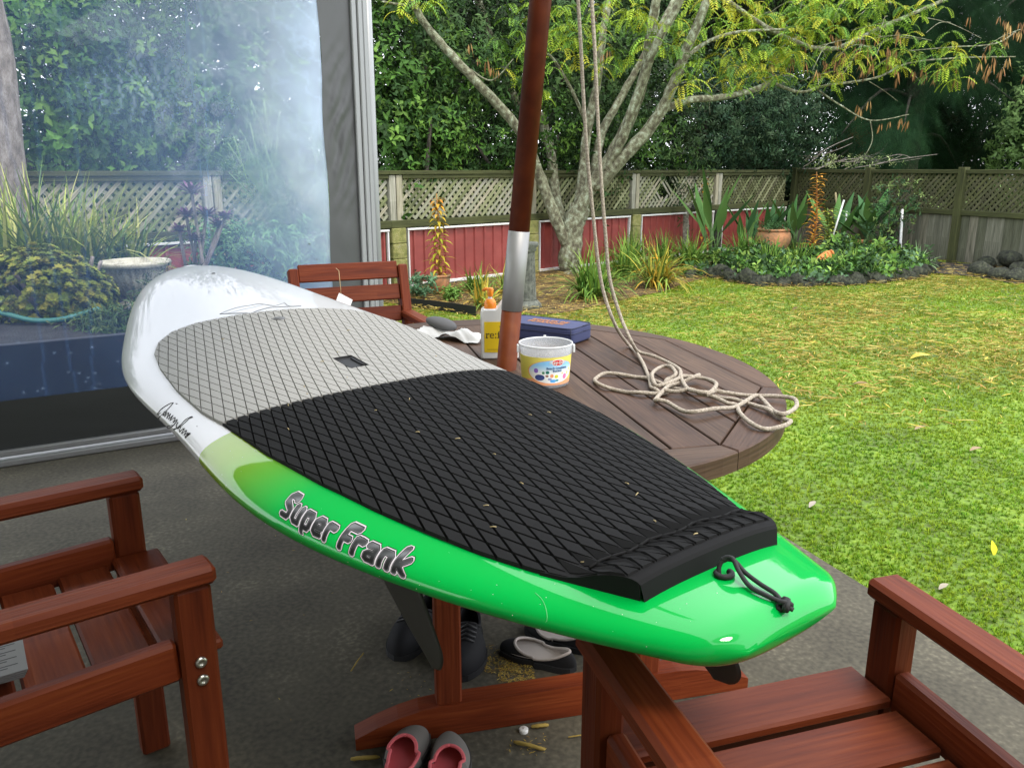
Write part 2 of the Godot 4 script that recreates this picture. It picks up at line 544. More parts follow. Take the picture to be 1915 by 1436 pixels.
func make_chair(label: String, at: Vector3, turn: float, bolted := 0.0) -> Node3D:
	var t := thing("wooden_armchair", label, "chair", at, turn, "red wooden garden armchairs")
	var W := 0.565
	for s in [-1.0, 1.0]:
		var x: float = s * (W / 2.0 - 0.024)
		var leg := plank(t, "front_leg", Vector3(x, 0, -0.25), Vector3(x, 0.662, -0.25), 0.062, 0.045, M.red[1], Vector3.RIGHT, 0.006)
		plank(t, "rear_leg", Vector3(x, 0, 0.34), Vector3(x, 0.50, 0.265), 0.06, 0.045, M.red[3], Vector3.RIGHT, 0.005)
		plank(t, "back_post", Vector3(x, 0.435, 0.252), Vector3(x, 0.90, 0.385), 0.055, 0.045, M.red[2], Vector3.RIGHT, 0.006)
		plank(t, "armrest", Vector3(x, 0.68, -0.29), Vector3(x, 0.675, 0.31), 0.064, 0.034, M.red[0], Vector3.UP, 0.009)
		var xs: float = s * (W / 2.0 - 0.03)
		plank(t, "side_rail", Vector3(xs, 0.525, -0.218), Vector3(xs, 0.51, 0.245), 0.03, 0.075, M.red[2], Vector3.UP, 0.006)
		for y in [0.522, 0.487]:
			if bolted != 0.0 and bolted != s:
				continue
			var st := begin()
			lathe(st, [Vector2(0.0001, 0.004), Vector2(0.003, 0.004), Vector2(0.0035, 0.006), Vector2(0.009, 0.0045), Vector2(0.0105, 0.002), Vector2(0.0105, 0.0)], 16)
			var b := put(t, "bolt", done(st), M.steel, Vector3(s * (W / 2.0 - 0.0005), y, -0.25))
			b.basis = Basis(Vector3.BACK, -s * PI / 2.0)
			under(leg, b)
	for i in 5:
		var z := -0.255 + i * 0.107
		var y := 0.512 - 0.012 * sin(i / 4.0 * PI) - i * 0.004
		var half := W / 2.0 - 0.05 if i > 0 else W / 2.0 - 0.05
		plank(t, "seat_slat", Vector3(-half, y, z), Vector3(half, y, z), 0.098, 0.02, M.red[(i * 2 + 1) % 5], Vector3.UP, 0.006)
	plank(t, "front_rail", Vector3(-W / 2.0 + 0.05, 0.468, -0.24), Vector3(W / 2.0 - 0.05, 0.468, -0.24), 0.022, 0.06, M.red[4], Vector3.UP, 0.004)
	for i in 4:
		var f := [0.955, 0.735, 0.52, 0.30][i] as float
		var p := Vector3(0, 0.435, 0.252).lerp(Vector3(0, 0.90, 0.385), f)
		var n := Vector3(0, -0.133, 0.465).normalized()
		plank(t, "back_slat", p + Vector3(-W / 2.0 + 0.048, 0, 0), p + Vector3(W / 2.0 - 0.048, 0, 0), 0.082 if i == 0 else 0.074, 0.02, M.red[(i + 2) % 5], n, 0.004)
	return t

# shoe: a lofted upper on a sole, open on top; z runs from heel (0) to toe (length)
func make_shoe(called: String, label: String, group: String, at: Vector3, turn: float, length: float, upper: Material, lining: Material, sole: Material, mirror: float, height: float, open_from: float, open_to: float, laces := false, gape := 0.3) -> Node3D:
	var t := thing(called, label, "shoe", at, turn, group)
	var out := func(f: float) -> float:
		return length * (0.142 + 0.05 * sin(PI * clampf((f - 0.35) / 0.75, 0.0, 1.0))) * sqrt(maxf(1.0 - pow(absf(f * 2.0 - 1.0), 3.6), 0.0))
	var bend := func(f: float) -> float:
		return mirror * 0.05 * length * sin(PI * f) * (0.3 if f < 0.5 else 1.0)
	var st := begin(false)
	var n := 24
	var poly := PackedVector2Array()
	for i in n + 1:
		var f := i / float(n)
		poly.append(Vector2(bend.call(f) + out.call(f) + 0.004, -f * length))
	for i in range(n - 1, 0, -1):
		var f := i / float(n)
		poly.append(Vector2(bend.call(f) - out.call(f) - 0.004, -f * length))
	put(t, "sole", sheet(poly, 0.018, 0.018), sole)
	var point := func(f: float, v: float, grow: float) -> Vector3:
		# v from 0 (left edge) over the top to 1 (right edge)
		var a := PI * v
		var h := height * (1.0 - 0.42 * smoothstep(0.25, 0.8, f)) * sqrt(maxf(1.0 - pow(absf(f * 2.0 - 1.0), 5.0), 0.0))
		var w: float = out.call(f) + grow
		return Vector3(bend.call(f) - cos(a) * w * (1.0 - 0.10 * sin(a)), 0.018 + sin(a) * (h + grow), -(f * (length + grow * 2.0) - grow))
	for layer in [["upper", 0.0, upper], ["lining", -0.0035, lining]]:
		var su := begin()
		for i in 60:
			for j in 36:
				var f0 := i / 60.0
				var f1 := (i + 1) / 60.0
				var v0 := j / 36.0
				var v1 := (j + 1) / 36.0
				var fm := (f0 + f1) / 2.0
				var vm := (v0 + v1) / 2.0
				var mid := (open_from + open_to) / 2.0
				var e := pow((fm - mid) / ((open_to - open_from) / 2.0), 2.0) + pow((vm - 0.5) / gape, 2.0)
				if e < 1.0:
					continue
				var g: float = layer[1]
				if g < 0.0:
					quad(su, point.call(f0, v0, g), point.call(f0, v1, g), point.call(f1, v1, g), point.call(f1, v0, g))
				else:
					quad(su, point.call(f0, v0, g), point.call(f1, v0, g), point.call(f1, v1, g), point.call(f0, v1, g))
		put(t, layer[0], done(su), layer[2])
	# rim round the opening
	var rim := []
	for k in 61:
		var a := TAU * k / 60.0
		rim.append(point.call((open_from + open_to) / 2.0 + (open_to - open_from) / 2.0 * cos(a), 0.5 + gape * sin(a), 0.0005))
	put(t, "collar", tube_mesh(rim, 0.0042, 7), lining if not laces else upper)
	var inner := PackedVector2Array()
	for q in poly:
		inner.append(Vector2(q.x * 0.86, -0.01 + q.y * 0.92))
	put(t, "insole", sheet(inner, 0.024, 0.004), lining)
	if laces:
		for i in 4:
			var f := open_to + 0.03 + i * 0.05
			put(t, "lace", tube_mesh([point.call(f, 0.33, 0.003), point.call(f, 0.5, 0.005), point.call(f + 0.02, 0.67, 0.003)], 0.0035, 6), M.black)
	return t

# ---------- the place ----------
const FENCE_A := Vector3(-1.4, -0.06, -9.9)
const FENCE_X := Vector3(0.7413, 0, -0.6712)
const CORNER := Vector3(5.45, -0.06, -16.1)
const SIDE_X := Vector3(0.361, 0, 0.9326)
var patio_poly: PackedVector2Array
var bed_poly: PackedVector2Array
var grav_poly: PackedVector2Array

func _ready() -> void:
	var cam := Camera3D.new()
	cam.name = "camera"
	cam.position = Vector3(0, 1.35, 0)
	cam.rotation_degrees.x = -14.793
	cam.fov = 50.395
	cam.near = 0.05
	cam.far = 200.0
	add_child(cam)
	cam.current = true
	var env := Environment.new()
	env.background_mode = Environment.BG_SKY
	var sm := ProceduralSkyMaterial.new()
	sm.sky_top_color = Color(0.92, 0.94, 0.98)
	sm.sky_horizon_color = Color(0.95, 0.96, 0.98)
	sm.sky_curve = 0.2
	sm.ground_bottom_color = lin(0.08, 0.09, 0.05)
	sm.ground_horizon_color = lin(0.2, 0.2, 0.18)
	sm.sky_energy_multiplier = 1.45
	var sky := Sky.new()
	sky.sky_material = sm
	env.sky = sky
	env.tonemap_mode = Environment.TONE_MAPPER_LINEAR
	env.tonemap_exposure = 1.5
	env.sdfgi_enabled = true
	env.ssao_enabled = true
	env.ssil_enabled = true
	var we := WorldEnvironment.new()
	we.name = "world_environment"
	we.environment = env
	add_child(we)
	var sun := DirectionalLight3D.new()
	sun.name = "sun"
	sun.light_color = Color(1.0, 0.96, 0.9)
	sun.light_energy = 0.5
	sun.light_angular_distance = 14.0
	sun.shadow_enabled = true
	sun.rotation_degrees = Vector3(-58, 35, 0)
	add_child(sun)
	make_materials()
	M.steel = plain(lin(0.55, 0.54, 0.5), 0.3, 1.0)
	build_ground()
	build_fences()
	build_hedges()
	build_tree()
	build_blind()
	build_behind_blind()
	build_bed()
	build_table()
	build_board()
	build_table_things()
	build_chairs()
	build_floor_things()
	build_lawn_cover()

func build_ground() -> void:
	var st := begin(false)
	quad(st, Vector3(-60, -0.06, 40), Vector3(-60, -0.06, -80), Vector3(60, -0.06, -80), Vector3(60, -0.06, 40))
	structure("lawn", done(st), M.lawn)
	var far := Vector2(0.02, -5.03)
	patio_poly = PackedVector2Array([Vector2(2.60, 1.22), far + Vector2(0.08, -0.24), far + Vector2(-0.16, -0.24), Vector2(-5.3, -2.15), Vector2(-5.3, 1.22)])
	structure("patio", sheet(patio_poly, 0.0, 0.11), M.concrete)
	bed_poly = flatten([Vector3(-2.0, 0, -9.3)] + [Vector3(-0.996, -0.060, -8.480), Vector3(-0.358, -0.060, -7.998), Vector3(0.014, -0.060, -8.313), Vector3(0.278, -0.060, -7.998), Vector3(0.554, -0.060, -8.153), Vector3(0.987, -0.060, -8.654), Vector3(1.335, -0.060, -9.100), Vector3(1.823, -0.060, -9.635), Vector3(2.277, -0.060, -10.434), Vector3(2.689, -0.060, -11.022), Vector3(2.838, -0.060, -10.485), Vector3(3.080, -0.060, -10.138), Vector3(3.464, -0.060, -10.090), Vector3(3.861, -0.060, -10.090), Vector3(4.318, -0.060, -10.235), Vector3(4.832, -0.060, -10.485), Vector3(5.282, -0.060, -10.856), Vector3(5.807, -0.060, -11.371), Vector3(6.208, -0.060, -12.069)] + [Vector3(6.35, 0, -13.8), Vector3(5.45, 0, -16.05)])
	structure("garden_bed_ground", sheet(bed_poly, -0.052), M.mulch)
	grav_poly = flatten([Vector3(5.807, -0.060, -11.371), Vector3(6.563, -0.060, -12.780), Vector3(6.864, -0.060, -12.486), Vector3(7.630, -0.060, -12.205), Vector3(7.416, -0.060, -10.856), Vector3(6.334, -0.060, -10.235), Vector3(6.196, -0.060, -10.966)])
	structure("gravel_ground", sheet(grav_poly, -0.047), M.gravel)
	# the veranda of the house that the photograph was taken from
	var wall := begin(false)
	block(wall, Vector3(-1.3, 1.3, 1.3), Vector3(8.0, 2.8, 0.16), 0.01)
	structure("house_wall", done(wall), plain(lin(0.45, 0.43, 0.38), 0.8))
	var roof := sheet(PackedVector2Array([Vector2(0.55, 1.5), Vector2(-0.95, -4.6), Vector2(-5.3, -2.1), Vector2(-5.3, 1.5)]), 2.62, 0.12)
	structure("veranda_roof", roof, plain(lin(0.5, 0.5, 0.48), 0.7))

func fence_basis(x: Vector3) -> Basis:
	return Basis(x, Vector3.UP, x.cross(Vector3.UP))

func lattice(t: Node3D, length: float, y0: float, y1: float, x0: float, mats: Array, broken := false) -> void:
	var pitch := 0.097
	var n := int((length + (y1 - y0)) / pitch)
	for dirn in [1.0, -1.0]:
		for i in n + 1:
			# line x = c + dirn * (y - y0)
			var c := x0 + i * pitch - ((y1 - y0) if dirn > 0 else 0.0) + 0.02
			var ya := y0
			var yb := y1
			if dirn > 0:
				ya = maxf(y0, y0 + (x0 - c))
				yb = minf(y1, y0 + (x0 + length - c))
			else:
				ya = maxf(y0, y0 + (c - x0 - length))
				yb = minf(y1, y0 + (c - x0))
			if yb - ya < 0.05:
				continue
			if broken and dirn > 0 and i in [8, 9, 10, 11]:
				yb = ya + (yb - ya) * [0.25, 0.2, 0.3, 0.35][i - 8]
			if broken and dirn < 0 and i in [8, 9, 12]:
				continue
			var z := 0.012 if dirn > 0 else -0.0
			var jitter := rr(-0.006, 0.006)
			var a := Vector3(c + dirn * (ya - y0) + jitter, ya, z)
			var b := Vector3(c + dirn * (yb - y0) + jitter + rr(-0.006, 0.006), yb, z)
			var m: Material = mats[rng.randi() % mats.size()]
			plank(t, "lath", a, b, 0.038, 0.009, m, Vector3.BACK, 0.0015)

func build_fences() -> void:
	rng.seed = 501
	var where := ["behind the yellowing potted lily", "crossed by the trunk of the lichened tree", "with broken laths above the green planter", "behind the tall canna leaves"]
	var basis := fence_basis(FENCE_X)
	for k in range(-2, 4):
		var label := ""
		if k >= 0:
			label = "weathered lattice fence bay over red corrugated sheet, " + where[k]
		else:
			label = ["weathered lattice fence bay seen through the clear blind, beside the feathery green plant", "weathered lattice fence bay seen through the blind, behind the strap leaf clump"][-1 - k]
		var t := thing("fence_bay", label, "fence", FENCE_A + FENCE_X * (2.2 * k), 0.0, "lattice fence bays along the garden")
		t.basis = basis
		var last := k == 3
		var L := 2.2 if not last else 2.35
		# block pillar and post at the start of the bay
		for i in 4:
			var st := begin(false)
			block(st, Vector3(rr(-0.004, 0.004), 0.09 + i * 0.182, 0.0), Vector3(0.2, 0.178, 0.2), 0.008)
			put(t, "pillar_block", done(st), M.mossy if k < 2 else M.stone if last else M.mossy)
		plank(t, "fence_post", Vector3(-0.045, 0.735, 0.0), Vector3(-0.045, 1.335, 0.0), 0.085, 0.10, M.lath[0] if not last else M.lath[3], Vector3.BACK, 0.005)
		plank(t, "fence_post", Vector3(0.052, 0.735, 0.0), Vector3(0.052, 1.335, 0.0), 0.085, 0.10, M.lath[3] if not last else M.lath[0], Vector3.BACK, 0.005)
		var mats: Array = M.lath
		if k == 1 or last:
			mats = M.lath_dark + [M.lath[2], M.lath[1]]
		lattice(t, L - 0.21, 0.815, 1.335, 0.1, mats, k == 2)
		plank(t, "top_rail", Vector3(-0.1, 1.365, 0.01), Vector3(L - 0.1, 1.365, 0.01), 0.13, 0.045, M.rail)
		plank(t, "upper_rail", Vector3(0.1, 1.318, 0.035), Vector3(L - 0.1, 1.318, 0.035), 0.045, 0.045, M.rail)
		plank(t, "lower_rail", Vector3(-0.1, 0.772, 0.03), Vector3(L - 0.1, 0.772, 0.03), 0.11, 0.085, M.rail)
		if k < 3 or true:
			var cs := begin(false)
			var x := 0.16
			var prev := Vector2(x, 0.0)
			var pts := [prev]
			while x < L - 0.2:
				for q in [[0.06, 0.0], [0.012, 0.022], [0.026, 0.022], [0.012, 0.0]]:
					x += q[0]
					pts.append(Vector2(x, q[1]))
				x += 0.05
			for i in pts.size() - 1:
				quad(cs, Vector3(pts[i].x, 0.05, pts[i].y), Vector3(pts[i].x, 0.70, pts[i].y), Vector3(pts[i + 1].x, 0.70, pts[i + 1].y), Vector3(pts[i + 1].x, 0.05, pts[i + 1].y))
			put(t, "corrugated_sheet", done(cs), M.sheet_red, Vector3(0, 0, 0.04))
			plank(t, "white_trim", Vector3(0.125, 0.705, 0.065), Vector3(L - 0.135, 0.703, 0.065), 0.05, 0.024, M.white, Vector3.UP, 0.003)
			plank(t, "white_trim", Vector3(0.125, 0.035, 0.065), Vector3(L - 0.135, 0.035, 0.065), 0.05, 0.035, M.white, Vector3.UP, 0.003)
			for e in [0.14, L - 0.15]:
				plank(t, "white_trim", Vector3(e, 0.055, 0.064), Vector3(e, 0.690, 0.064), 0.018, 0.045, M.white, Vector3.BACK, 0.003)
	basis = fence_basis(SIDE_X)
	var say := ["greenish lattice fence bay nearest the corner, behind the yellow lily", "greenish lattice fence bay behind the arum leaves", "lattice fence bay over grey palings, behind the mossy rock heap", "lattice fence bay over grey palings, at the right picture edge"]
	for k in 4:
		var t := thing("side_fence_bay", say[k], "fence", CORNER + SIDE_X * (1.86 * k), 0.0, "lattice and paling fence bays at the side")
		t.basis = basis
		var L := 1.86
		plank(t, "fence_post", Vector3(0, 0.0, 0.02), Vector3(0, 1.43, 0.02), 0.12, 0.11, M.rail, Vector3.BACK, 0.006)
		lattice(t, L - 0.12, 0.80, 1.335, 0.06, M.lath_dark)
		plank(t, "top_rail", Vector3(0.06, 1.365, 0.0), Vector3(L - 0.06, 1.365, 0.0), 0.1, 0.06, M.rail)
		plank(t, "lower_rail", Vector3(0.06, 0.765, 0.0), Vector3(L - 0.06, 0.765, 0.0), 0.09, 0.075, M.rail)
		var x := 0.06
		while x < L - 0.1:
			var w := minf(rr(0.135, 0.15), L - 0.062 - x)
			plank(t, "paling", Vector3(x + w / 2, 0.03, rr(-0.004, 0.004)), Vector3(x + w / 2, 0.727, rr(-0.004, 0.004)), w - 0.005, 0.02, M.paling[rng.randi() % 4], Vector3.BACK, 0.003)
			x += w

func hedge(called: String, label: String, category: String, base: Vector3, mesh: Mesh, m: Material, blobs: Array, dens: float, size: float, cols: Array, seed_: int, inner := 0.55, stems := 4, group := "") -> Node3D:
	var t := thing(called, label, category, base, 0.0, group)
	var local := []
	for b in blobs:
		local.append([b[0], b[1]])
	rng.seed = seed_
	var where := []
	# transforms are computed in the scene's axes, then moved to the thing's base
	leaf_cloud(t, "foliage", mesh, m, local, dens, size, cols, seed_, inner)
	t.get_node("foliage").position = -base
	rng.seed = seed_ + 1
	for i in stems:
		var b: Array = blobs[i % blobs.size()]
		var c: Vector3 = b[0]
		var foot := Vector3(c.x + rr(-0.5, 0.5) * b[1].x, -0.06, c.z + rr(-0.3, 0.3))
		var pts := [foot - base, foot.lerp(c, 0.5) + Vector3(rr(-0.3, 0.3), 0, rr(-0.2, 0.2)) - base, c + Vector3(rr(-0.4, 0.4), rr(0, 0.5) * b[1].y, 0.2) - base]
		put(t, "stem", tube_mesh(spline(pts, 4), [0.06, 0.055, 0.05, 0.045, 0.04, 0.035, 0.03, 0.025, 0.02], 6), M.dark_bark)
	return t

func build_hedges() -> void:
	var s1 := spray_mesh(9, 0.2, 0.085, 0.042, 61)
	var s2 := spray_mesh(10, 0.22, 0.075, 0.032, 62)
	var ndl := needle_mesh(63)
	M.spray = s1
	M.spray_small = s2
	var G1 := [lin(0.035, 0.075, 0.022).srgb_to_linear(), Color(0.055, 0.13, 0.025), Color(0.08, 0.18, 0.03), Color(0.04, 0.09, 0.025), Color(0.12, 0.22, 0.04)]
	var G2 := [Color(0.03, 0.065, 0.022), Color(0.04, 0.085, 0.028), Color(0.055, 0.11, 0.034), Color(0.08, 0.14, 0.045), Color(0.03, 0.045, 0.022)]
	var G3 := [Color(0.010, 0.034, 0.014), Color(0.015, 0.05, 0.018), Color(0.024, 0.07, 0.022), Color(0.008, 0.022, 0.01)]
	var G4 := [Color(0.06, 0.12, 0.03), Color(0.09, 0.16, 0.04), Color(0.12, 0.20, 0.05)]
	# big leafy trees behind the left fence, seen through the blind
	hedge("broadleaf_hedge", "tall bushy green hedge seen through the clear blind", "hedge", Vector3(-5.0, -0.06, -9.8), s1, M.leaf, [[Vector3(-6.6, 1.9, -7.9), Vector3(1.6, 2.0, 1.3)], [Vector3(-5.3, 2.1, -9.2), Vector3(1.7, 1.9, 1.3)], [Vector3(-3.6, 2.1, -10.2), Vector3(1.6, 2.1, 1.2)], [Vector3(-2.6, 2.6, -11.6), Vector3(1.9, 2.0, 1.2)], [Vector3(-4.4, 2.6, -11.2), Vector3(1.9, 2.0, 1.2)], [Vector3(-8.2, 2.2, -8.6), Vector3(2.2, 2.3, 1.5)], [Vector3(-1.9, 1.6, -10.9), Vector3(1.2, 1.4, 0.9)]], 120.0, 1.1, G1, 71, 0.5, 6)
	# dark hedge behind the fence between the post and the tree
	hedge("evergreen_hedge", "dark dense evergreen hedge behind the fence, between grey post and tree", "hedge", Vector3(0.3, -0.06, -13.2), s2, M.leaf, [[Vector3(-0.9, 2.4, -11.9), Vector3(1.1, 2.3, 0.9)], [Vector3(0.5, 2.3, -13.0), Vector3(1.4, 2.3, 1.0)], [Vector3(-0.3, 4.0, -13.4), Vector3(1.8, 1.7, 1.0)], [Vector3(1.9, 1.9, -14.2), Vector3(1.3, 1.9, 1.0)], [Vector3(1.6, 3.9, -14.8), Vector3(1.5, 1.4, 1.0)]], 150.0, 1.0, G2, 72, 0.5, 7)
	hedge("ivy_bank", "bright green ivy tangle spilling over the fence top", "ivy", Vector3(0.2, -0.06, -11.8), s1, M.leaf, [[Vector3(-0.9, 1.75, -10.7), Vector3(0.45, 0.45, 0.35)], [Vector3(-0.2, 1.6, -11.3), Vector3(0.6, 0.35, 0.35)], [Vector3(0.5, 1.8, -11.9), Vector3(0.6, 0.5, 0.35)], [Vector3(1.5, 1.7, -12.8), Vector3(0.6, 0.45, 0.35)], [Vector3(-0.6, 2.6, -11.2), Vector3(0.5, 0.5, 0.3)], [Vector3(2.4, 1.75, -13.6), Vector3(0.5, 0.4, 0.3)]], 130.0, 0.8, G1, 73, 0.4, 3)
	hedge("camellia_bush", "rounded glossy dark green bush over the fence, right of the tree", "bush", Vector3(4.1, -0.06, -16.0), s2, M.leaf, [[Vector3(3.6, 2.2, -15.2), Vector3(1.2, 1.0, 0.9)], [Vector3(4.6, 2.3, -16.0), Vector3(1.25, 1.1, 0.9)], [Vector3(5.3, 2.1, -16.8), Vector3(0.9, 0.9, 0.8)], [Vector3(3.0, 1.7, -14.8), Vector3(0.8, 0.7, 0.6)]], 170.0, 0.9, [Color(0.022, 0.05, 0.028), Color(0.03, 0.065, 0.034), Color(0.042, 0.085, 0.04), Color(0.06, 0.10, 0.05)], 74, 0.45, 5)
	hedge("tall_laurel", "tall light green tree crown high behind the feathery branches", "tree", Vector3(4.5, -0.06, -20.5), s1, M.leaf, [[Vector3(5.0, 5.2, -20.0), Vector3(2.6, 1.7, 1.4)], [Vector3(2.4, 4.6, -19.5), Vector3(2.2, 2.0, 1.4)], [Vector3(7.6, 5.6, -20.5), Vector3(2.0, 1.4, 1.4)]], 90.0, 1.25, G4, 75, 0.5, 4)
	# shaded thicket behind it all
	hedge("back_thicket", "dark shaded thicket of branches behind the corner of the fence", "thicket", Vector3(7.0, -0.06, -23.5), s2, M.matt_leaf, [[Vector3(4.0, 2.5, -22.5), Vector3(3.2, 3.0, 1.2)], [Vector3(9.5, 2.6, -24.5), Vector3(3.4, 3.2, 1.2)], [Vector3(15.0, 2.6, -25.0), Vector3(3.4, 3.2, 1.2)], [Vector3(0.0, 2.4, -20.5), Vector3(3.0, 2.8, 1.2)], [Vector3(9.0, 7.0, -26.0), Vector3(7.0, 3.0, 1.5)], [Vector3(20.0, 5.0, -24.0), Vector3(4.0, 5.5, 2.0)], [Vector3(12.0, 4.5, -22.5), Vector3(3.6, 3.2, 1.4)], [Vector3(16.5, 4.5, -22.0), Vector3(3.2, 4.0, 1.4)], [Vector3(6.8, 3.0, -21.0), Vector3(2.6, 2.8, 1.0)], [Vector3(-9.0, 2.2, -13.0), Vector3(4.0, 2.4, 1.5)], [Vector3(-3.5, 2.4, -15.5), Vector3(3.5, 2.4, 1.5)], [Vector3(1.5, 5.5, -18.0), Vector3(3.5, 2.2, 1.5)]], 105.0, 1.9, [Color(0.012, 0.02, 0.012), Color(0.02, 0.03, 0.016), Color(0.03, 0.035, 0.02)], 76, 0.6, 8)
	var spots := [[Vector3(8.2, -0.06, -17.6), 0], [Vector3(11.6, -0.06, -18.2), 1], [Vector3(12.0, -0.06, -15.4), 2]]
	var says := ["dark drooping conifer behind the fence corner, left of the other two", "dark drooping conifer with a gap of light shrub beside it, far right", "nearest dark conifer, its lowest fronds over the side fence"]
	for s in spots:
		var b: Vector3 = s[0]
		var t := thing("conifer_tree", says[s[1]], "tree", b, 0.0, "dark conifers behind the side fence")
		rng.seed = 90 + s[1]
		put(t, "trunk", tube_mesh([Vector3.ZERO, Vector3(0.05, 3, 0), Vector3(0, 8, 0)], [0.24, 0.2, 0.1], 9), M.dark_bark)
		var where := []
		var tint := []
		for i in 46:
			var h := rr(1.9, 7.5)
			var a := rr(0, TAU)
			var len_ := rr(1.6, 3.0) * (1.0 - (h - 1.7) / 9.0)
			var tip := Vector3(cos(a) * len_, h - rr(0.3, 0.9), sin(a) * len_)
			var mid := Vector3(cos(a) * len_ * 0.5, h + 0.1, sin(a) * len_ * 0.5)
			if i < 14:
				put(t, "limb", tube_mesh(spline([Vector3(0, h, 0), mid, tip], 4), [0.045, 0.04, 0.036, 0.033, 0.03, 0.026, 0.022, 0.016, 0.01], 5), M.dark_bark)
			for k in 90:
				var f := rr(0.15, 1.0)
				var p := Vector3(0, h, 0).lerp(mid, minf(f * 2, 1.0)).lerp(tip, maxf(f * 2.0 - 1.0, 0.0)) + Vector3(rr(-0.3, 0.3), rr(-0.35, 0.2), rr(-0.3, 0.3))
				where.append(Transform3D(Basis(Vector3.UP, -a + PI / 2 + rr(-1.3, 1.3)) * Basis(Vector3.RIGHT, rr(0.0, 0.7)) * rr(0.8, 1.4), p))
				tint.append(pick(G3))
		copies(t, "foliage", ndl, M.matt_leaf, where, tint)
	hedge("pale_shrub", "sunlit pale green shrub seen through a gap right of the conifers", "shrub", Vector3(9.9, -0.06, -16.2), s1, M.leaf, [[Vector3(9.8, 1.9, -16.2), Vector3(0.55, 1.2, 0.5)], [Vector3(10.4, 2.3, -16.6), Vector3(0.6, 1.2, 0.5)]], 90.0, 1.1, [Color(0.12, 0.2, 0.06), Color(0.16, 0.25, 0.08), Color(0.09, 0.15, 0.05)], 77, 0.55, 3)
	hedge("brown_shrub", "rusty brown dead shrub in the shade behind the side fence", "shrub", Vector3(7.3, -0.06, -17.6), s2, M.matt_leaf, [[Vector3(7.2, 1.75, -17.4), Vector3(0.55, 0.5, 0.4)]], 160.0, 0.7, [Color(0.10, 0.03, 0.012), Color(0.14, 0.05, 0.02), Color(0.07, 0.025, 0.012)], 78, 0.3, 3)
	var cr := thing("bare_creeper", "bare twiggy creeper with few pale leaves on the fence top near the corner", "creeper", Vector3(6.0, -0.06, -16.2))
	rng.seed = 79
	for i in 20:
		var p0 := Vector3(rr(-0.9, 0.9), rr(1.36, 1.6), rr(-0.2, 0.9))
		var p1 := p0 + Vector3(rr(0.2, 0.5), rr(-0.05, 0.22), rr(-0.3, 0.3))
		var p2 := p1 + Vector3(rr(0.2, 0.6), rr(-0.1, 0.2), rr(-0.2, 0.2))
		put(cr, "twig", tube_mesh(spline([p0, p1, p2], 5), [0.009, 0.009, 0.009, 0.008, 0.008, 0.008, 0.007, 0.006, 0.006, 0.005, 0.004], 5), M.grey_bark)
	var wh := []
	var ti := []
	for i in 150:
		wh.append(Transform3D(any_turn() * rr(0.5, 0.9), Vector3(rr(-0.4, 1.1), rr(1.4, 1.62), rr(-0.2, 1.0))))
		ti.append(pick([Color(0.3, 0.36, 0.16), Color(0.2, 0.27, 0.1)]))
	copies(cr, "leaves", spray_mesh(3, 0.08, 0.07, 0.03, 64), M.leaf, wh, ti)

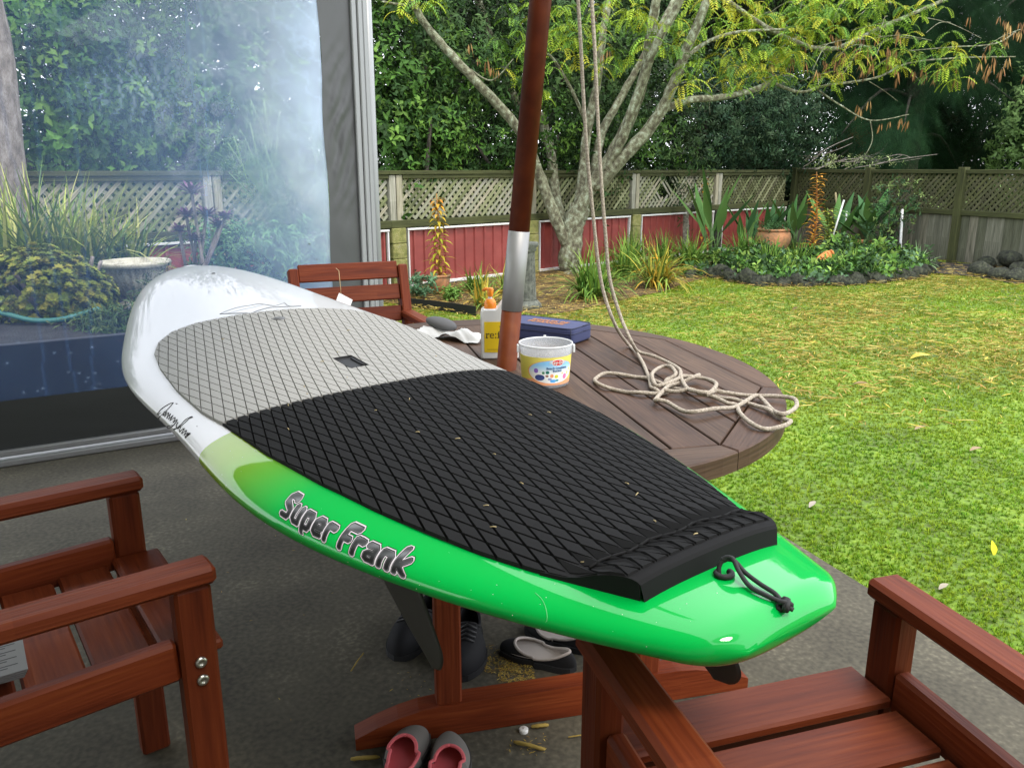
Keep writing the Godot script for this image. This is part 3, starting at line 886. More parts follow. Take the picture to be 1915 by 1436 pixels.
func build_tree() -> void:
	rng.seed = 811
	var base := Vector3(0.810, -0.060, -11.194)
	var t := thing("lichened_tree", "many stemmed tree with lichened bark and feathery yellowing leaves", "tree", base)
	var limb := func(called: String, pts: Array, r0: float, r1: float) -> void:
		var loc := []
		for p in pts:
			loc.append(p - base)
		var sp := spline(loc, 6)
		var radii := []
		for i in sp.size():
			radii.append(lerpf(r0, r1, pow(i / float(sp.size() - 1), 0.8)) * (1.0 + rr(-0.05, 0.05)))
			if i > 0 and i < sp.size() - 1:
				sp[i] += Vector3(rr(-1, 1), rr(-0.6, 0.6), rr(-1, 1)) * r0 * 0.09
		put(t, called, tube_mesh(sp, radii, 14, 0.06), M.bark)
	limb.call("trunk", [Vector3(0.837, -0.139, -11.350), Vector3(0.804, 0.024, -11.350), Vector3(0.814, 0.303, -11.350), Vector3(0.845, 0.607, -11.350), Vector3(0.927, 0.858, -11.350)], 0.157, 0.146)
	limb.call("limb", [Vector3(0.751, 0.358, -11.300), Vector3(0.597, 0.685, -11.250), Vector3(0.388, 1.212, -11.200), Vector3(0.100, 1.816, -11.000), Vector3(-0.351, 2.300, -10.800), Vector3(-0.705, 2.651, -10.700), Vector3(-1.046, 3.030, -10.600), Vector3(-1.307, 3.452, -10.500)], 0.087, 0.042)
	limb.call("limb", [Vector3(0.747, 0.451, -11.500), Vector3(0.612, 0.956, -11.600), Vector3(0.535, 1.528, -11.700), Vector3(0.372, 2.061, -11.800), Vector3(0.078, 2.215, -12.000), Vector3(-0.129, 2.740, -12.000), Vector3(-0.335, 3.199, -12.100), Vector3(-0.531, 3.792, -12.200)], 0.081, 0.054)
	limb.call("limb", [Vector3(0.912, 0.748, -11.400), Vector3(0.966, 1.315, -11.500), Vector3(1.047, 1.980, -11.600), Vector3(1.159, 2.502, -11.700), Vector3(1.224, 3.120, -11.800), Vector3(1.337, 3.797, -11.900)], 0.077, 0.046)
	limb.call("limb", [Vector3(1.019, 1.911, -11.600), Vector3(0.831, 2.273, -11.400), Vector3(0.608, 2.626, -11.300), Vector3(0.463, 2.776, -11.200)], 0.030, 0.015)
	limb.call("limb", [Vector3(0.875, 0.753, -11.300), Vector3(1.101, 1.178, -11.200), Vector3(1.346, 1.587, -11.100), Vector3(1.558, 2.078, -11.000), Vector3(1.680, 2.549, -10.900), Vector3(1.712, 2.970, -10.800), Vector3(1.779, 3.551, -10.700)], 0.101, 0.054)
	limb.call("limb", [Vector3(1.124, 1.243, -11.600), Vector3(1.239, 1.815, -11.800), Vector3(1.508, 2.286, -12.000), Vector3(1.731, 2.681, -12.100), Vector3(2.023, 3.180, -12.200), Vector3(2.344, 3.812, -12.300)], 0.067, 0.039)
	limb.call("limb", [Vector3(1.249, 1.316, -11.100), Vector3(1.419, 1.747, -10.900), Vector3(1.573, 2.279, -10.700), Vector3(1.717, 2.746, -10.500), Vector3(1.950, 3.202, -10.400), Vector3(2.052, 3.468, -10.300)], 0.067, 0.042)
	limb.call("limb", [Vector3(1.124, 1.108, -11.200), Vector3(1.475, 1.518, -11.000), Vector3(1.821, 1.942, -10.900), Vector3(2.006, 2.350, -10.800), Vector3(2.142, 2.773, -10.700), Vector3(2.292, 3.178, -10.600), Vector3(2.398, 3.530, -10.600)], 0.094, 0.046)
	limb.call("limb", [Vector3(1.917, 2.072, -10.900), Vector3(2.270, 2.195, -11.000), Vector3(2.727, 2.243, -11.200), Vector3(3.220, 2.362, -11.500), Vector3(3.542, 2.502, -11.700)], 0.047, 0.034)
	limb.call("limb", [Vector3(3.485, 2.488, -11.700), Vector3(3.961, 2.369, -11.900), Vector3(4.358, 2.462, -12.000), Vector3(5.134, 2.586, -12.200), Vector3(5.653, 2.800, -12.400), Vector3(6.508, 2.896, -12.600), Vector3(7.394, 2.935, -12.800)], 0.023, 0.008)
	limb.call("limb", [Vector3(4.252, 2.405, -12.000), Vector3(4.568, 2.215, -12.000), Vector3(5.067, 2.008, -12.100), Vector3(5.647, 2.093, -12.200)], 0.015, 0.006)
	limb.call("limb", [Vector3(5.067, 2.008, -12.100), Vector3(5.127, 1.740, -12.100), Vector3(5.045, 1.520, -12.100)], 0.008, 0.005)
	limb.call("limb", [Vector3(2.104, 2.632, -10.800), Vector3(2.434, 2.876, -11.000), Vector3(2.879, 3.030, -11.200), Vector3(3.615, 3.123, -11.600)], 0.030, 0.015)
	limb.call("limb", [Vector3(2.552, 3.569, -11.400), Vector3(3.536, 3.120, -11.800), Vector3(4.348, 2.932, -12.000), Vector3(5.104, 3.230, -12.300), Vector3(5.764, 3.506, -12.500), Vector3(6.314, 3.733, -12.600)], 0.034, 0.023)
	limb.call("limb", [Vector3(7.169, 3.225, -12.500), Vector3(6.778, 3.042, -12.300), Vector3(6.133, 2.986, -12.200), Vector3(5.542, 2.938, -12.200)], 0.012, 0.006)
	limb.call("limb", [Vector3(4.506, 2.471, -12.100), Vector3(4.740, 2.763, -12.200), Vector3(4.874, 3.042, -12.200)], 0.010, 0.005)
	limb.call("limb", [Vector3(-0.515, 2.538, -10.800), Vector3(-0.248, 2.403, -10.700), Vector3(0.016, 2.638, -10.600)], 0.012, 0.006)
	limb.call("limb", [Vector3(-1.200, 3.237, -10.600), Vector3(-1.347, 3.231, -10.500), Vector3(-1.521, 3.242, -10.400)], 0.020, 0.012)
	for i in 46:
		# twigs that carry the leaves
		var f := rng.randf()
		var p := Vector3(3.153, 2.693, -11.600).lerp(Vector3(6.438, 3.012, -12.500), f) + Vector3(rr(-1.4, 0.8), rr(-0.4, 0.9), rr(-0.8, 0.8))
		var q := p + Vector3(rr(-0.7, 0.9), rr(-0.35, 0.25), rr(-0.4, 0.4))
		limb.call("twig", [p, p.lerp(q, 0.5) + Vector3(0, rr(0.0, 0.12), 0), q], 0.006, 0.003)
	var fm := feather_mesh(812)
	var cols := [Color(0.22, 0.34, 0.03), Color(0.30, 0.40, 0.035), Color(0.16, 0.29, 0.035), Color(0.42, 0.42, 0.04), Color(0.11, 0.23, 0.04)]
	var where := []
	var tint := []
	# clusters: centre, spread, number of leaves
	for c in [[Vector3(0.017, 2.967, -11.200), Vector3(0.25, 0.45, 0.4), 34], [Vector3(0.598, 2.935, -11.200), Vector3(0.35, 0.4, 0.5), 50], [Vector3(0.363, 2.453, -11.200), Vector3(0.3, 0.22, 0.3), 16], [Vector3(1.151, 3.124, -11.000), Vector3(0.5, 0.25, 0.6), 40], [Vector3(1.531, 2.878, -10.800), Vector3(0.4, 0.3, 0.5), 26], [Vector3(1.994, 2.848, -10.800), Vector3(0.3, 0.3, 0.5), 20], [Vector3(2.175, 2.394, -10.600), Vector3(0.2, 0.25, 0.3), 14], [Vector3(1.299, 2.687, -11.000), Vector3(0.3, 0.15, 0.4), 12], [Vector3(-1.125, 3.220, -10.500), Vector3(0.35, 0.12, 0.4), 12], [Vector3(1.943, 3.309, -11.000), Vector3(0.9, 0.25, 0.8), 46], [Vector3(3.123, 3.090, -11.600), Vector3(0.9, 0.4, 0.8), 120], [Vector3(3.907, 2.986, -11.800), Vector3(0.8, 0.45, 0.8), 90], [Vector3(3.238, 2.670, -11.400), Vector3(0.7, 0.2, 0.6), 40], [Vector3(3.504, 3.517, -11.800), Vector3(1.2, 0.3, 0.8), 70], [Vector3(5.351, 3.283, -12.200), Vector3(0.55, 0.4, 0.5), 50], [Vector3(5.476, 2.868, -12.200), Vector3(0.5, 0.2, 0.4), 30], [Vector3(4.810, 3.558, -12.400), Vector3(0.8, 0.25, 0.6), 30], [Vector3(6.363, 2.938, -12.200), Vector3(0.35, 0.15, 0.3), 20], [Vector3(3.083, 2.495, -11.300), Vector3(0.2, 0.15, 0.2), 8], [Vector3(3.740, 2.492, -11.600), Vector3(0.2, 0.1, 0.2), 6], [Vector3(4.428, 2.487, -11.900), Vector3(0.25, 0.1, 0.2), 8], [Vector3(6.032, 2.622, -12.200), Vector3(0.3, 0.12, 0.2), 10], [Vector3(4.386, 3.285, -12.000), Vector3(0.5, 0.4, 0.6), 36]]:
		for i in int(c[2] * 0.62):
			var s: Vector3 = c[1]
			var p: Vector3 = c[0] + Vector3(rr(-1, 1) * s.x, rr(-1, 1) * s.y, rr(-1, 1) * s.z) - base
			where.append(Transform3D(any_turn(0.35) * rr(0.75, 1.35), p))
			tint.append(pick(cols))
	copies(t, "foliage", fm, leafy(0.6, 0.6), where, tint)
	where = []
	tint = []
	for c in [[Vector3(4.427, 2.877, -12.000), Vector3(0.9, 0.3, 0.5), 44], [Vector3(4.924, 2.751, -12.100), Vector3(0.6, 0.25, 0.5), 26], [Vector3(7.049, 3.012, -12.500), Vector3(0.5, 0.45, 0.4), 40], [Vector3(4.813, 2.400, -12.100), Vector3(0.25, 0.3, 0.2), 9], [Vector3(5.384, 2.008, -12.100), Vector3(0.3, 0.08, 0.2), 9], [Vector3(6.274, 2.714, -12.400), Vector3(0.5, 0.12, 0.3), 14], [Vector3(-0.381, 2.694, -10.800), Vector3(0.25, 0.2, 0.2), 8], [Vector3(1.155, 3.000, -11.000), Vector3(0.2, 0.3, 0.2), 5]]:
		for i in int(c[2] * 0.65):
			var s: Vector3 = c[1]
			where.append(Transform3D(any_turn(0.15) * rr(0.7, 1.3), c[0] + Vector3(rr(-1, 1) * s.x, rr(-1, 1) * s.y, rr(-1, 1) * s.z) - base))
			tint.append(pick([Color(0.27, 0.15, 0.06), Color(0.20, 0.11, 0.05), Color(0.34, 0.22, 0.09)]))
	copies(t, "seed_pods", pod_mesh(), M.matt_leaf, where, tint)

# ---------- the clear blind at the end of the patio ----------
func build_blind() -> void:
	var P0 := Vector3(-0.808, 0, -4.554)
	var X := Vector3(-0.8643, 0, 0.503)      # along the blind, away from the post
	var N := Vector3(0.503, 0, 0.8643)       # towards the patio
	var t := thing("clear_blind", "clear plastic roll-down blind with charcoal hem at the patio's end", "blind", P0)
	var L := 4.6
	var at := func(x: float, y: float, n: float) -> Vector3:
		return X * x + Vector3(0, y, 0) + N * n
	var nz := FastNoiseLite.new()
	nz.seed = 21
	nz.frequency = 1.0
	# clear film, gently rippled
	var st := begin()
	var nu := 140
	var nv := 70
	var film := func(i: int, j: int) -> Vector3:
		var x := 0.20 + (L - 0.2) * pow(float(i) / nu, 1.4)
		var y := 0.305 + 2.35 * j / nv
		var near := exp(-(x - 0.2) / 0.7)
		var w := 0.0022 * sin((x * 0.8 + y * 1.3) * 26.0 + nz.get_noise_2d(x * 1.5, y * 1.5) * 5.0) * near + 0.006 * nz.get_noise_2d(x * 1.2, y * 0.8)
		return at.call(x, y, w)
	for i in nu:
		for j in nv:
			st.set_uv(Vector2.ZERO)
			quad(st, film.call(i, j), film.call(i, j + 1), film.call(i + 1, j + 1), film.call(i + 1, j))
	var clear := plain(Color(0.72, 0.80, 0.95, 0.03), 0.04)
	clear.transparency = BaseMaterial3D.TRANSPARENCY_ALPHA
	put(t, "clear_film", done(st), clear)
	# reflected sky glare and ripple glints painted into the alpha, with some scuffs
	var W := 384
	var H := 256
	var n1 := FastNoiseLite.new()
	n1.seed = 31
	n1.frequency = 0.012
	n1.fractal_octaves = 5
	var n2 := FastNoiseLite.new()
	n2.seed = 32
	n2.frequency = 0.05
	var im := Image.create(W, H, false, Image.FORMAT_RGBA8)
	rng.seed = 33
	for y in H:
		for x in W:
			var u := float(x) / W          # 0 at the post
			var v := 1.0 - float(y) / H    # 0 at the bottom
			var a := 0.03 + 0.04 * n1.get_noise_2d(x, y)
			a += 0.74 * exp(-u / 0.15) * (0.55 + 0.45 * smoothstep(0.1, 0.7, v)) * (1.0 + 0.35 * n1.get_noise_2d(x * 2.0, y * 2.0))  # whitening towards the post imitates the sky reflected in the film
			# painted glints on ripples, running slantwise near the hem
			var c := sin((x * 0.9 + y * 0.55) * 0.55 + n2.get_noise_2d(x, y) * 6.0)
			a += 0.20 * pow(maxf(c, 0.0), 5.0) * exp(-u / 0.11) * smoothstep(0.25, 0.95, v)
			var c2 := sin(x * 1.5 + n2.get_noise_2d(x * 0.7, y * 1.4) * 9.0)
			a += 0.26 * pow(maxf(c2, 0.0), 3.0) * exp(-pow((u - 0.2) / 0.07, 2.0) - pow((v - 0.60) / 0.07, 2.0))  # patch of painted ripple glints in the middle of the sheet
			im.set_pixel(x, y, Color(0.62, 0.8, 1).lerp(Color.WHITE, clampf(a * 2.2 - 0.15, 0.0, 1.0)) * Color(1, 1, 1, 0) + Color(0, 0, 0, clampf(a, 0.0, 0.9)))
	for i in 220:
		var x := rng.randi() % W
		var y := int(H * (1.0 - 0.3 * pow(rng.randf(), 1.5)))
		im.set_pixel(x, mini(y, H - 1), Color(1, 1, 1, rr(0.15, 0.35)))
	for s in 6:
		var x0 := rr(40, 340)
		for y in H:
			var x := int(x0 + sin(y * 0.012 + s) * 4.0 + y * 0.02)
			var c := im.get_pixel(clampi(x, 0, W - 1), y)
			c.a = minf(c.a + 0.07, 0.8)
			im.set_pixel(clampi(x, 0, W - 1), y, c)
	var glare_haze := plain(lin(0.66, 0.79, 1.0), 0.5)
	glare_haze.albedo_texture = ImageTexture.create_from_image(im)
	glare_haze.transparency = BaseMaterial3D.TRANSPARENCY_ALPHA
	glare_haze.backlight_enabled = true
	glare_haze.backlight = Color(1, 1, 1)
	glare_haze.texture_repeat = false
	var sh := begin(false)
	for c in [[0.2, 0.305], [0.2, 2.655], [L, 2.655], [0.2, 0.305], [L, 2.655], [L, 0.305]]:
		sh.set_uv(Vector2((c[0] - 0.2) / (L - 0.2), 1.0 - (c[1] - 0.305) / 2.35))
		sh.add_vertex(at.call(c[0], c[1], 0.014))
	put(t, "painted_glare_and_scuffs", done(sh), glare_haze)  # layer carrying the painted reflections and the scuffs
	# charcoal hems, the side one puckered
	var vinyl := plain(lin(0.078, 0.082, 0.086), 0.36)
	var se := begin()
	var hem := func(i: int, j: int) -> Vector3:
		var x := 0.035 + 0.17 * i / 16.0
		var y := 0.02 + 2.64 * j / 160.0
		var e := sin(PI * i / 16.0)
		var w := e * (0.0062 * sin(y * 38.0 + x * 85.0 + nz.get_noise_2d(x * 2.0, y * 1.2) * 7.0) * (0.5 + 0.5 * sin(y * 5.0)) + 0.004 * nz.get_noise_2d(x * 3.0, y * 2.5))
		return at.call(x + (0.006 * sin(y * 9.0) if i == 16 else 0.0), y, 0.02 + w)
	for i in 16:
		for j in 160:
			quad(se, hem.call(i, j), hem.call(i, j + 1), hem.call(i + 1, j + 1), hem.call(i + 1, j))
	put(t, "side_hem", done(se), vinyl)
	var be := begin()
	var low := func(i: int, j: int) -> Vector3:
		var x := 0.17 + (L - 0.17) * i / 60.0
		return at.call(x, 0.075 + 0.235 * j / 8.0, 0.024 + 0.004 * sin(PI * j / 8.0) * sin(x * 5.0) + 0.004 * nz.get_noise_2d(x * 2.0, j * 0.4))
	for i in 60:
		for j in 8:
			quad(be, low.call(i, j), low.call(i, j + 1), low.call(i + 1, j + 1), low.call(i + 1, j))
	put(t, "bottom_hem", done(be), plain(lin(0.030, 0.033, 0.031), 0.5))
	var bar := plain(lin(0.36, 0.36, 0.36), 0.4, 0.6)
	plank(t, "bottom_bar", at.call(0.0, 0.062, 0.03), at.call(L, 0.062, 0.03), 0.034, 0.03, bar, Vector3.UP, 0.008)
	plank(t, "floor_track", at.call(-0.02, 0.017, 0.02), at.call(L, 0.017, 0.02), 0.075, 0.032, bar, Vector3.UP, 0.006)
	# grey post with grooves and a drain pipe beside it
	var post := thing("grey_post", "grey aluminium corner post with fluted face holding the blind", "post", P0 + Vector3(0, 0, 0))
	var alu := plain(lin(0.30, 0.31, 0.32), 0.38, 0.15)
	var R := -X
	var col := func(a: float, b: float, n0: float, n1_: float, called: String) -> void:
		var sx := begin(false)
		block(sx, R * ((a + b) / 2.0) + N * ((n0 + n1_) / 2.0) + Vector3(0, 1.32, 0), Vector3(b - a, 2.64, n1_ - n0), 0.005, Basis(R, Vector3.UP, N))
		put(post, called, done(sx), alu)
	col.call(-0.040, -0.010, -0.05, 0.045, "track_channel")
	col.call(-0.008, 0.018, -0.05, 0.052, "post_face")
	col.call(0.020, 0.046, -0.05, 0.046, "post_face")
	put(post, "round_edge", tube_mesh([R * 0.062 + Vector3(0, 0.0, 0), R * 0.062 + Vector3(0, 2.64, 0)], 0.026, 20), alu)

# raised bed and what grows in it, seen through the blind
func build_behind_blind() -> void:
	rng.seed = 900
	var wa := Vector3(-5.6, 0, -2.95)
	var wb := Vector3(-0.95, 0, -5.72)
	var dir := (wb - wa).normalized()
	var nrm := Vector3(-dir.z, 0, dir.x)
	if nrm.z > 0:
		nrm = -nrm
	var st := begin(false)
	var poly := flatten([wa, wb, Vector3(-1.6, 0, -9.4), Vector3(-6.0, 0, -5.6)])
	structure("raised_bed_ground", sheet(poly, 0.36), M.soil)
	var wall := thing("dark_planter_wall", "dark navy retaining wall along the raised bed behind the blind", "wall", wa)
	plank(wall, "wall_face", Vector3(0, 0.15, 0), wb - wa + Vector3(0, 0.15, 0), 0.06, 0.46, plain(lin(0.010, 0.012, 0.022), 0.6))
	var hose := thing("green_hose", "teal garden hose lying along the dark planter wall", "hose", wa + Vector3(0, 0.4, 0))
	var hp := []
	for q in [Vector3(-3.464, 0.477, -5.250), Vector3(-3.280, 0.431, -5.250), Vector3(-3.129, 0.393, -5.250), Vector3(-2.954, 0.396, -5.250), Vector3(-2.810, 0.431, -5.250), Vector3(-2.684, 0.467, -5.250)]:
		hp.append(q - hose.position)
	put(hose, "hose_tube", tube_mesh(spline(hp, 3), 0.017, 8), plain(lin(0.03, 0.15, 0.13), 0.5))
	# dark soil strip in front of the wall
	structure("bed_edge_ground", sheet(flatten([Vector3(-5.4, 0, -2.45), Vector3(-0.6, 0, -5.15), wb + Vector3(0.2, 0, 0.1), wa]), 0.004), M.soil)
	var bk := thing("lime_bucket", "lime green bucket with grey base beside the dark wall, far left", "bucket", Vector3(-3.124, 0.000, -4.805) + Vector3(-0.16, 0.02, 0))
	put(bk, "pail", lathe_mesh([Vector2(0.0001, 0.10), Vector2(0.13, 0.10), Vector2(0.15, 0.34), Vector2(0.155, 0.34), Vector2(0.14, 0.12)], 20), plain(lin(0.45, 0.72, 0.03), 0.4))
	put(bk, "foot", lathe_mesh([Vector2(0.0001, 0.0), Vector2(0.16, 0.0), Vector2(0.145, 0.1), Vector2(0.0001, 0.1)], 20), plain(lin(0.2, 0.2, 0.2), 0.6))
	# jade bush of round rosettes
	rng.seed = 901
	var ro := begin()
	for i in 12:
		var a := i * 2.4
		var up := 0.25 + 0.09 * i
		blade(ro, Vector3.ZERO, Vector3(cos(a), up, sin(a)).normalized(), Vector3(-sin(a), 0, cos(a)), 0.05, 0.034, 0.0, 3, Color.WHITE, Color(1.15, 1.1, 0.9), 0.3, 0.6)
	var rosette := done(ro)
	var jc := [Color(0.16, 0.20, 0.03), Color(0.22, 0.25, 0.035), Color(0.11, 0.15, 0.03), Color(0.28, 0.27, 0.05)]
	var n := 0
	for b in [[Vector3(-3.241, 0.538, -5.550), Vector3(0.42, 0.30, 0.3), "yellowish green jade bush at the picture's left edge"], [Vector3(-2.983, 0.475, -5.600), Vector3(0.22, 0.20, 0.22), "smaller yellowish jade bush between jade bush and stone urn"]]:
		var base := Vector3(b[0].x, 0.36, b[0].z)
		var t := thing("jade_bush", b[2], "bush", base, 0.0, "jade bushes in the raised bed")
		var wh := []
		var ti := []
		for i in 1150:
			var d := Vector3(rr(-1, 1), rr(-0.7, 1), rr(-1, 1)).normalized()
			var p: Vector3 = b[0] - base + d * b[1] * rr(0.75, 1.05)
			wh.append(Transform3D(Basis(Quaternion(Vector3.UP, (d + Vector3(0, 0.7, 0)).normalized())) * rr(0.5, 0.85), p))
			ti.append(pick(jc))
		copies(t, "rosettes", rosette, M.leaf, wh, ti)
		for i in 9:
			var e: Vector3 = b[0] - base + Vector3(rr(-0.8, 0.8) * b[1].x, rr(-0.3, 0.3), rr(-0.6, 0.6) * b[1].z)
			put(t, "stem", tube_mesh(spline([Vector3(rr(-0.1, 0.1), 0, 0), e * 0.5 + Vector3(0, 0.03, 0), e], 3), [0.02, 0.019, 0.018, 0.017, 0.015, 0.013, 0.012], 6), M.grey_bark)
	# strap leaf clump
	var sc := [Color(0.20, 0.27, 0.05), Color(0.30, 0.35, 0.07), Color(0.42, 0.42, 0.14), Color(0.13, 0.2, 0.045), Color(0.10, 0.17, 0.06)]
	var sl := ["big clump of arching striped strap leaves behind the jade bush, leftmost", "arching striped strap leaf clump between jade bush and urn, second from left", "loose strap leaf clump behind the stone urn"]
	n = 0
	for b in [[Vector3(-3.763, 0.696, -6.300), 1.0, 300], [Vector3(-3.462, 0.654, -6.500), 0.9, 280], [Vector3(-3.200, 0.611, -6.700), 0.75, 180]]:
		var t := thing("strap_leaf_clump", sl[n], "plant", Vector3(b[0].x, 0.36, b[0].z), 0.0, "strap leaf clumps in the raised bed")
		put(t, "leaves", strap_mesh(b[2], b[1], 0.032, sc, 910 + n, 0.75, 2.3), M.leaf).set_meta("kind", "stuff")
		n += 1
	# fluted stone urn
	var u := thing("stone_urn", "pale fluted stone urn with a round rim in the raised bed", "urn", Vector3(-2.759, 0.700, -6.000) * Vector3(1, 0, 1) + Vector3(0, 0.36, 0))
	var top: float = (Vector3(-2.759, 0.700, -6.000)).y - 0.36
	var cast: StandardMaterial3D = M.pale_stone.duplicate()
	cast.albedo_texture = dye([[grain(14, 256, 256, Vector2i(256, 256)), 1.0], [grain(15, 40, 40, Vector2i(256, 256)), 1.0]], ramp_of([lin(0.25, 0.23, 0.16), lin(0.5, 0.47, 0.36), lin(0.66, 0.63, 0.5)]), Vector2i(256, 256), 1.8)
	put(u, "bowl", lathe_mesh([Vector2(0.0001, top - 0.26), Vector2(0.09, top - 0.26), Vector2(0.15, top - 0.2), Vector2(0.19, top - 0.1), Vector2(0.205, top - 0.035)], 96, 0.028, 24), cast)
	put(u, "rim", lathe_mesh([Vector2(0.2, top - 0.045), Vector2(0.235, top - 0.04), Vector2(0.248, top - 0.015), Vector2(0.24, top), Vector2(0.215, top + 0.002), Vector2(0.2, top - 0.012), Vector2(0.17, top - 0.06), Vector2(0.0001, top - 0.08)], 48), cast)
	put(u, "pedestal", lathe_mesh([Vector2(0.14, 0.0), Vector2(0.14, 0.03), Vector2(0.09, 0.06), Vector2(0.085, top - 0.25)], 32), cast)
	under(u.get_node("bowl"), u.get_node("rim"))
	# leafy shrub in front of it
	hedge("oleander_shrub", "dull green narrow leaved shrub in front of the stone urn", "shrub", Vector3(-2.0, 0.0, -5.45), spray_mesh(10, 0.14, 0.075, 0.014, 66), M.leaf, [[Vector3(-2.419, 0.257, -5.200), Vector3(0.26, 0.17, 0.2)], [Vector3(-2.527, 0.233, -5.150), Vector3(0.25, 0.2, 0.16)], [Vector3(-2.210, 0.436, -5.500), Vector3(0.28, 0.2, 0.22)], [Vector3(-2.669, 0.257, -5.200), Vector3(0.2, 0.14, 0.16)]], 1300.0, 0.8, [Color(0.05, 0.10, 0.03), Color(0.07, 0.13, 0.04), Color(0.10, 0.14, 0.05), Color(0.03, 0.06, 0.03)], 920, 0.2, 4)
	# purple aeonium
	var ae := thing("purple_aeonium", "purple succulent with rosettes on bare stems beside the urn", "plant", Vector3(-2.3, 0.36, -6.05))
	rng.seed = 930
	n = 0
	for b in [[358, 362, 0.13], [345, 405, 0.10], [385, 405, 0.12], [408, 425, 0.10], [335, 432, 0.08], [365, 450, 0.09], [420, 410, 0.08]]:
		var heads := [Vector3(-2.296, 1.176, -6.000), Vector3(-2.351, 1.014, -6.000), Vector3(-2.227, 1.012, -6.050), Vector3(-2.162, 0.932, -6.100), Vector3(-2.392, 0.915, -5.950), Vector3(-2.303, 0.843, -6.000), Vector3(-2.092, 1.000, -6.050)]
		var h: Vector3 = heads[n] - ae.position
		var f := Vector3(rr(-0.12, 0.12), 0, rr(-0.1, 0.1))
		put(ae, "stem", tube_mesh(spline([f, f.lerp(h, 0.5) + Vector3(rr(-0.03, 0.03), 0, 0), h], 4), 0.012, 7), M.grey_bark)
		var sr := begin()
		for i in 34:
			var a := i * 2.4
			var upw := -0.1 + 0.035 * i
			blade(sr, h, Vector3(cos(a), upw, sin(a)).normalized(), Vector3(-sin(a), 0, cos(a)), b[2] * rr(0.8, 1.1), 0.03, 0.15, 3, Color(0.16, 0.09, 0.12) * rr(0.8, 1.3), Color(0.12, 0.045, 0.10), 0.25, 0.65)
		put(ae, "rosette", done(sr), M.leaf)
		n += 1
	# feathery fennel
	var fe := thing("feathery_fennel", "wispy feathery pale green plant against the lattice", "plant", Vector3(-1.95, 0.2, -7.2))
	rng.seed = 940
	var wh := []
	var ti := []
	for i in 46:
		var top_ := Vector3(rr(-0.75, 0.8), rr(0.7, 1.75), rr(-0.3, 0.4))
		var foot := Vector3(rr(-0.3, 0.4), 0, rr(-0.2, 0.2))
		if i < 30:
			put(fe, "stalk", tube_mesh(spline([foot, foot.lerp(top_, 0.5) + Vector3(rr(-0.1, 0.1), 0, 0), top_], 4), 0.005, 5), plain(lin(0.16, 0.26, 0.08), 0.6))
		for k in 22:
			var p := foot.lerp(top_, rr(0.2, 1.0)) + Vector3(rr(-0.08, 0.08), rr(-0.05, 0.1), rr(-0.08, 0.08))
			wh.append(Transform3D(any_turn(0.6) * rr(0.5, 0.9), p))
			ti.append(pick([Color(0.14, 0.26, 0.09), Color(0.2, 0.32, 0.12), Color(0.11, 0.2, 0.08)]))
	copies(fe, "fronds", spray_mesh(16, 0.22, 0.14, 0.006, 941), M.matt_leaf, wh, ti)
	hedge("leafy_fern", "soft pale green ferny bush low behind the board's nose", "fern", Vector3(-1.5, 0.3, -6.6), spray_mesh(10, 0.14, 0.07, 0.022, 943), M.leaf, [[Vector3(-2.024, 0.633, -6.500), Vector3(0.42, 0.24, 0.3)], [Vector3(-1.741, 0.633, -6.900), Vector3(0.35, 0.25, 0.3)], [Vector3(-2.263, 0.707, -6.600), Vector3(0.3, 0.2, 0.3)]], 500.0, 0.8, [Color(0.10, 0.22, 0.08), Color(0.14, 0.28, 0.10), Color(0.08, 0.16, 0.07)], 942, 0.2, 2)
	# bare grey trunk at the left edge
	var tk := thing("bare_tree", "bare grey tree trunk at the left edge behind the blind", "tree", Vector3(-4.159, 1.286, -7.000) * Vector3(1, 0, 1))
	var p0: Vector3 = Vector3(-4.189, 0.803, -7.000) - tk.position
	put(tk, "trunk", tube_mesh(spline([Vector3(p0.x + 0.02, 0.3, 0), Vector3(-4.159, 1.286, -7.000) - tk.position, Vector3(-4.117, 1.834, -7.000) - tk.position, Vector3(-4.087, 2.400, -7.000) - tk.position, Vector3(-4.129, 2.866, -7.000) - tk.position], 5), [0.125, 0.122, 0.12, 0.118, 0.116, 0.113, 0.11, 0.107, 0.104, 0.1, 0.097, 0.093, 0.09, 0.086, 0.082, 0.078, 0.074, 0.07, 0.066, 0.062, 0.058], 14, 0.04), M.grey_bark)

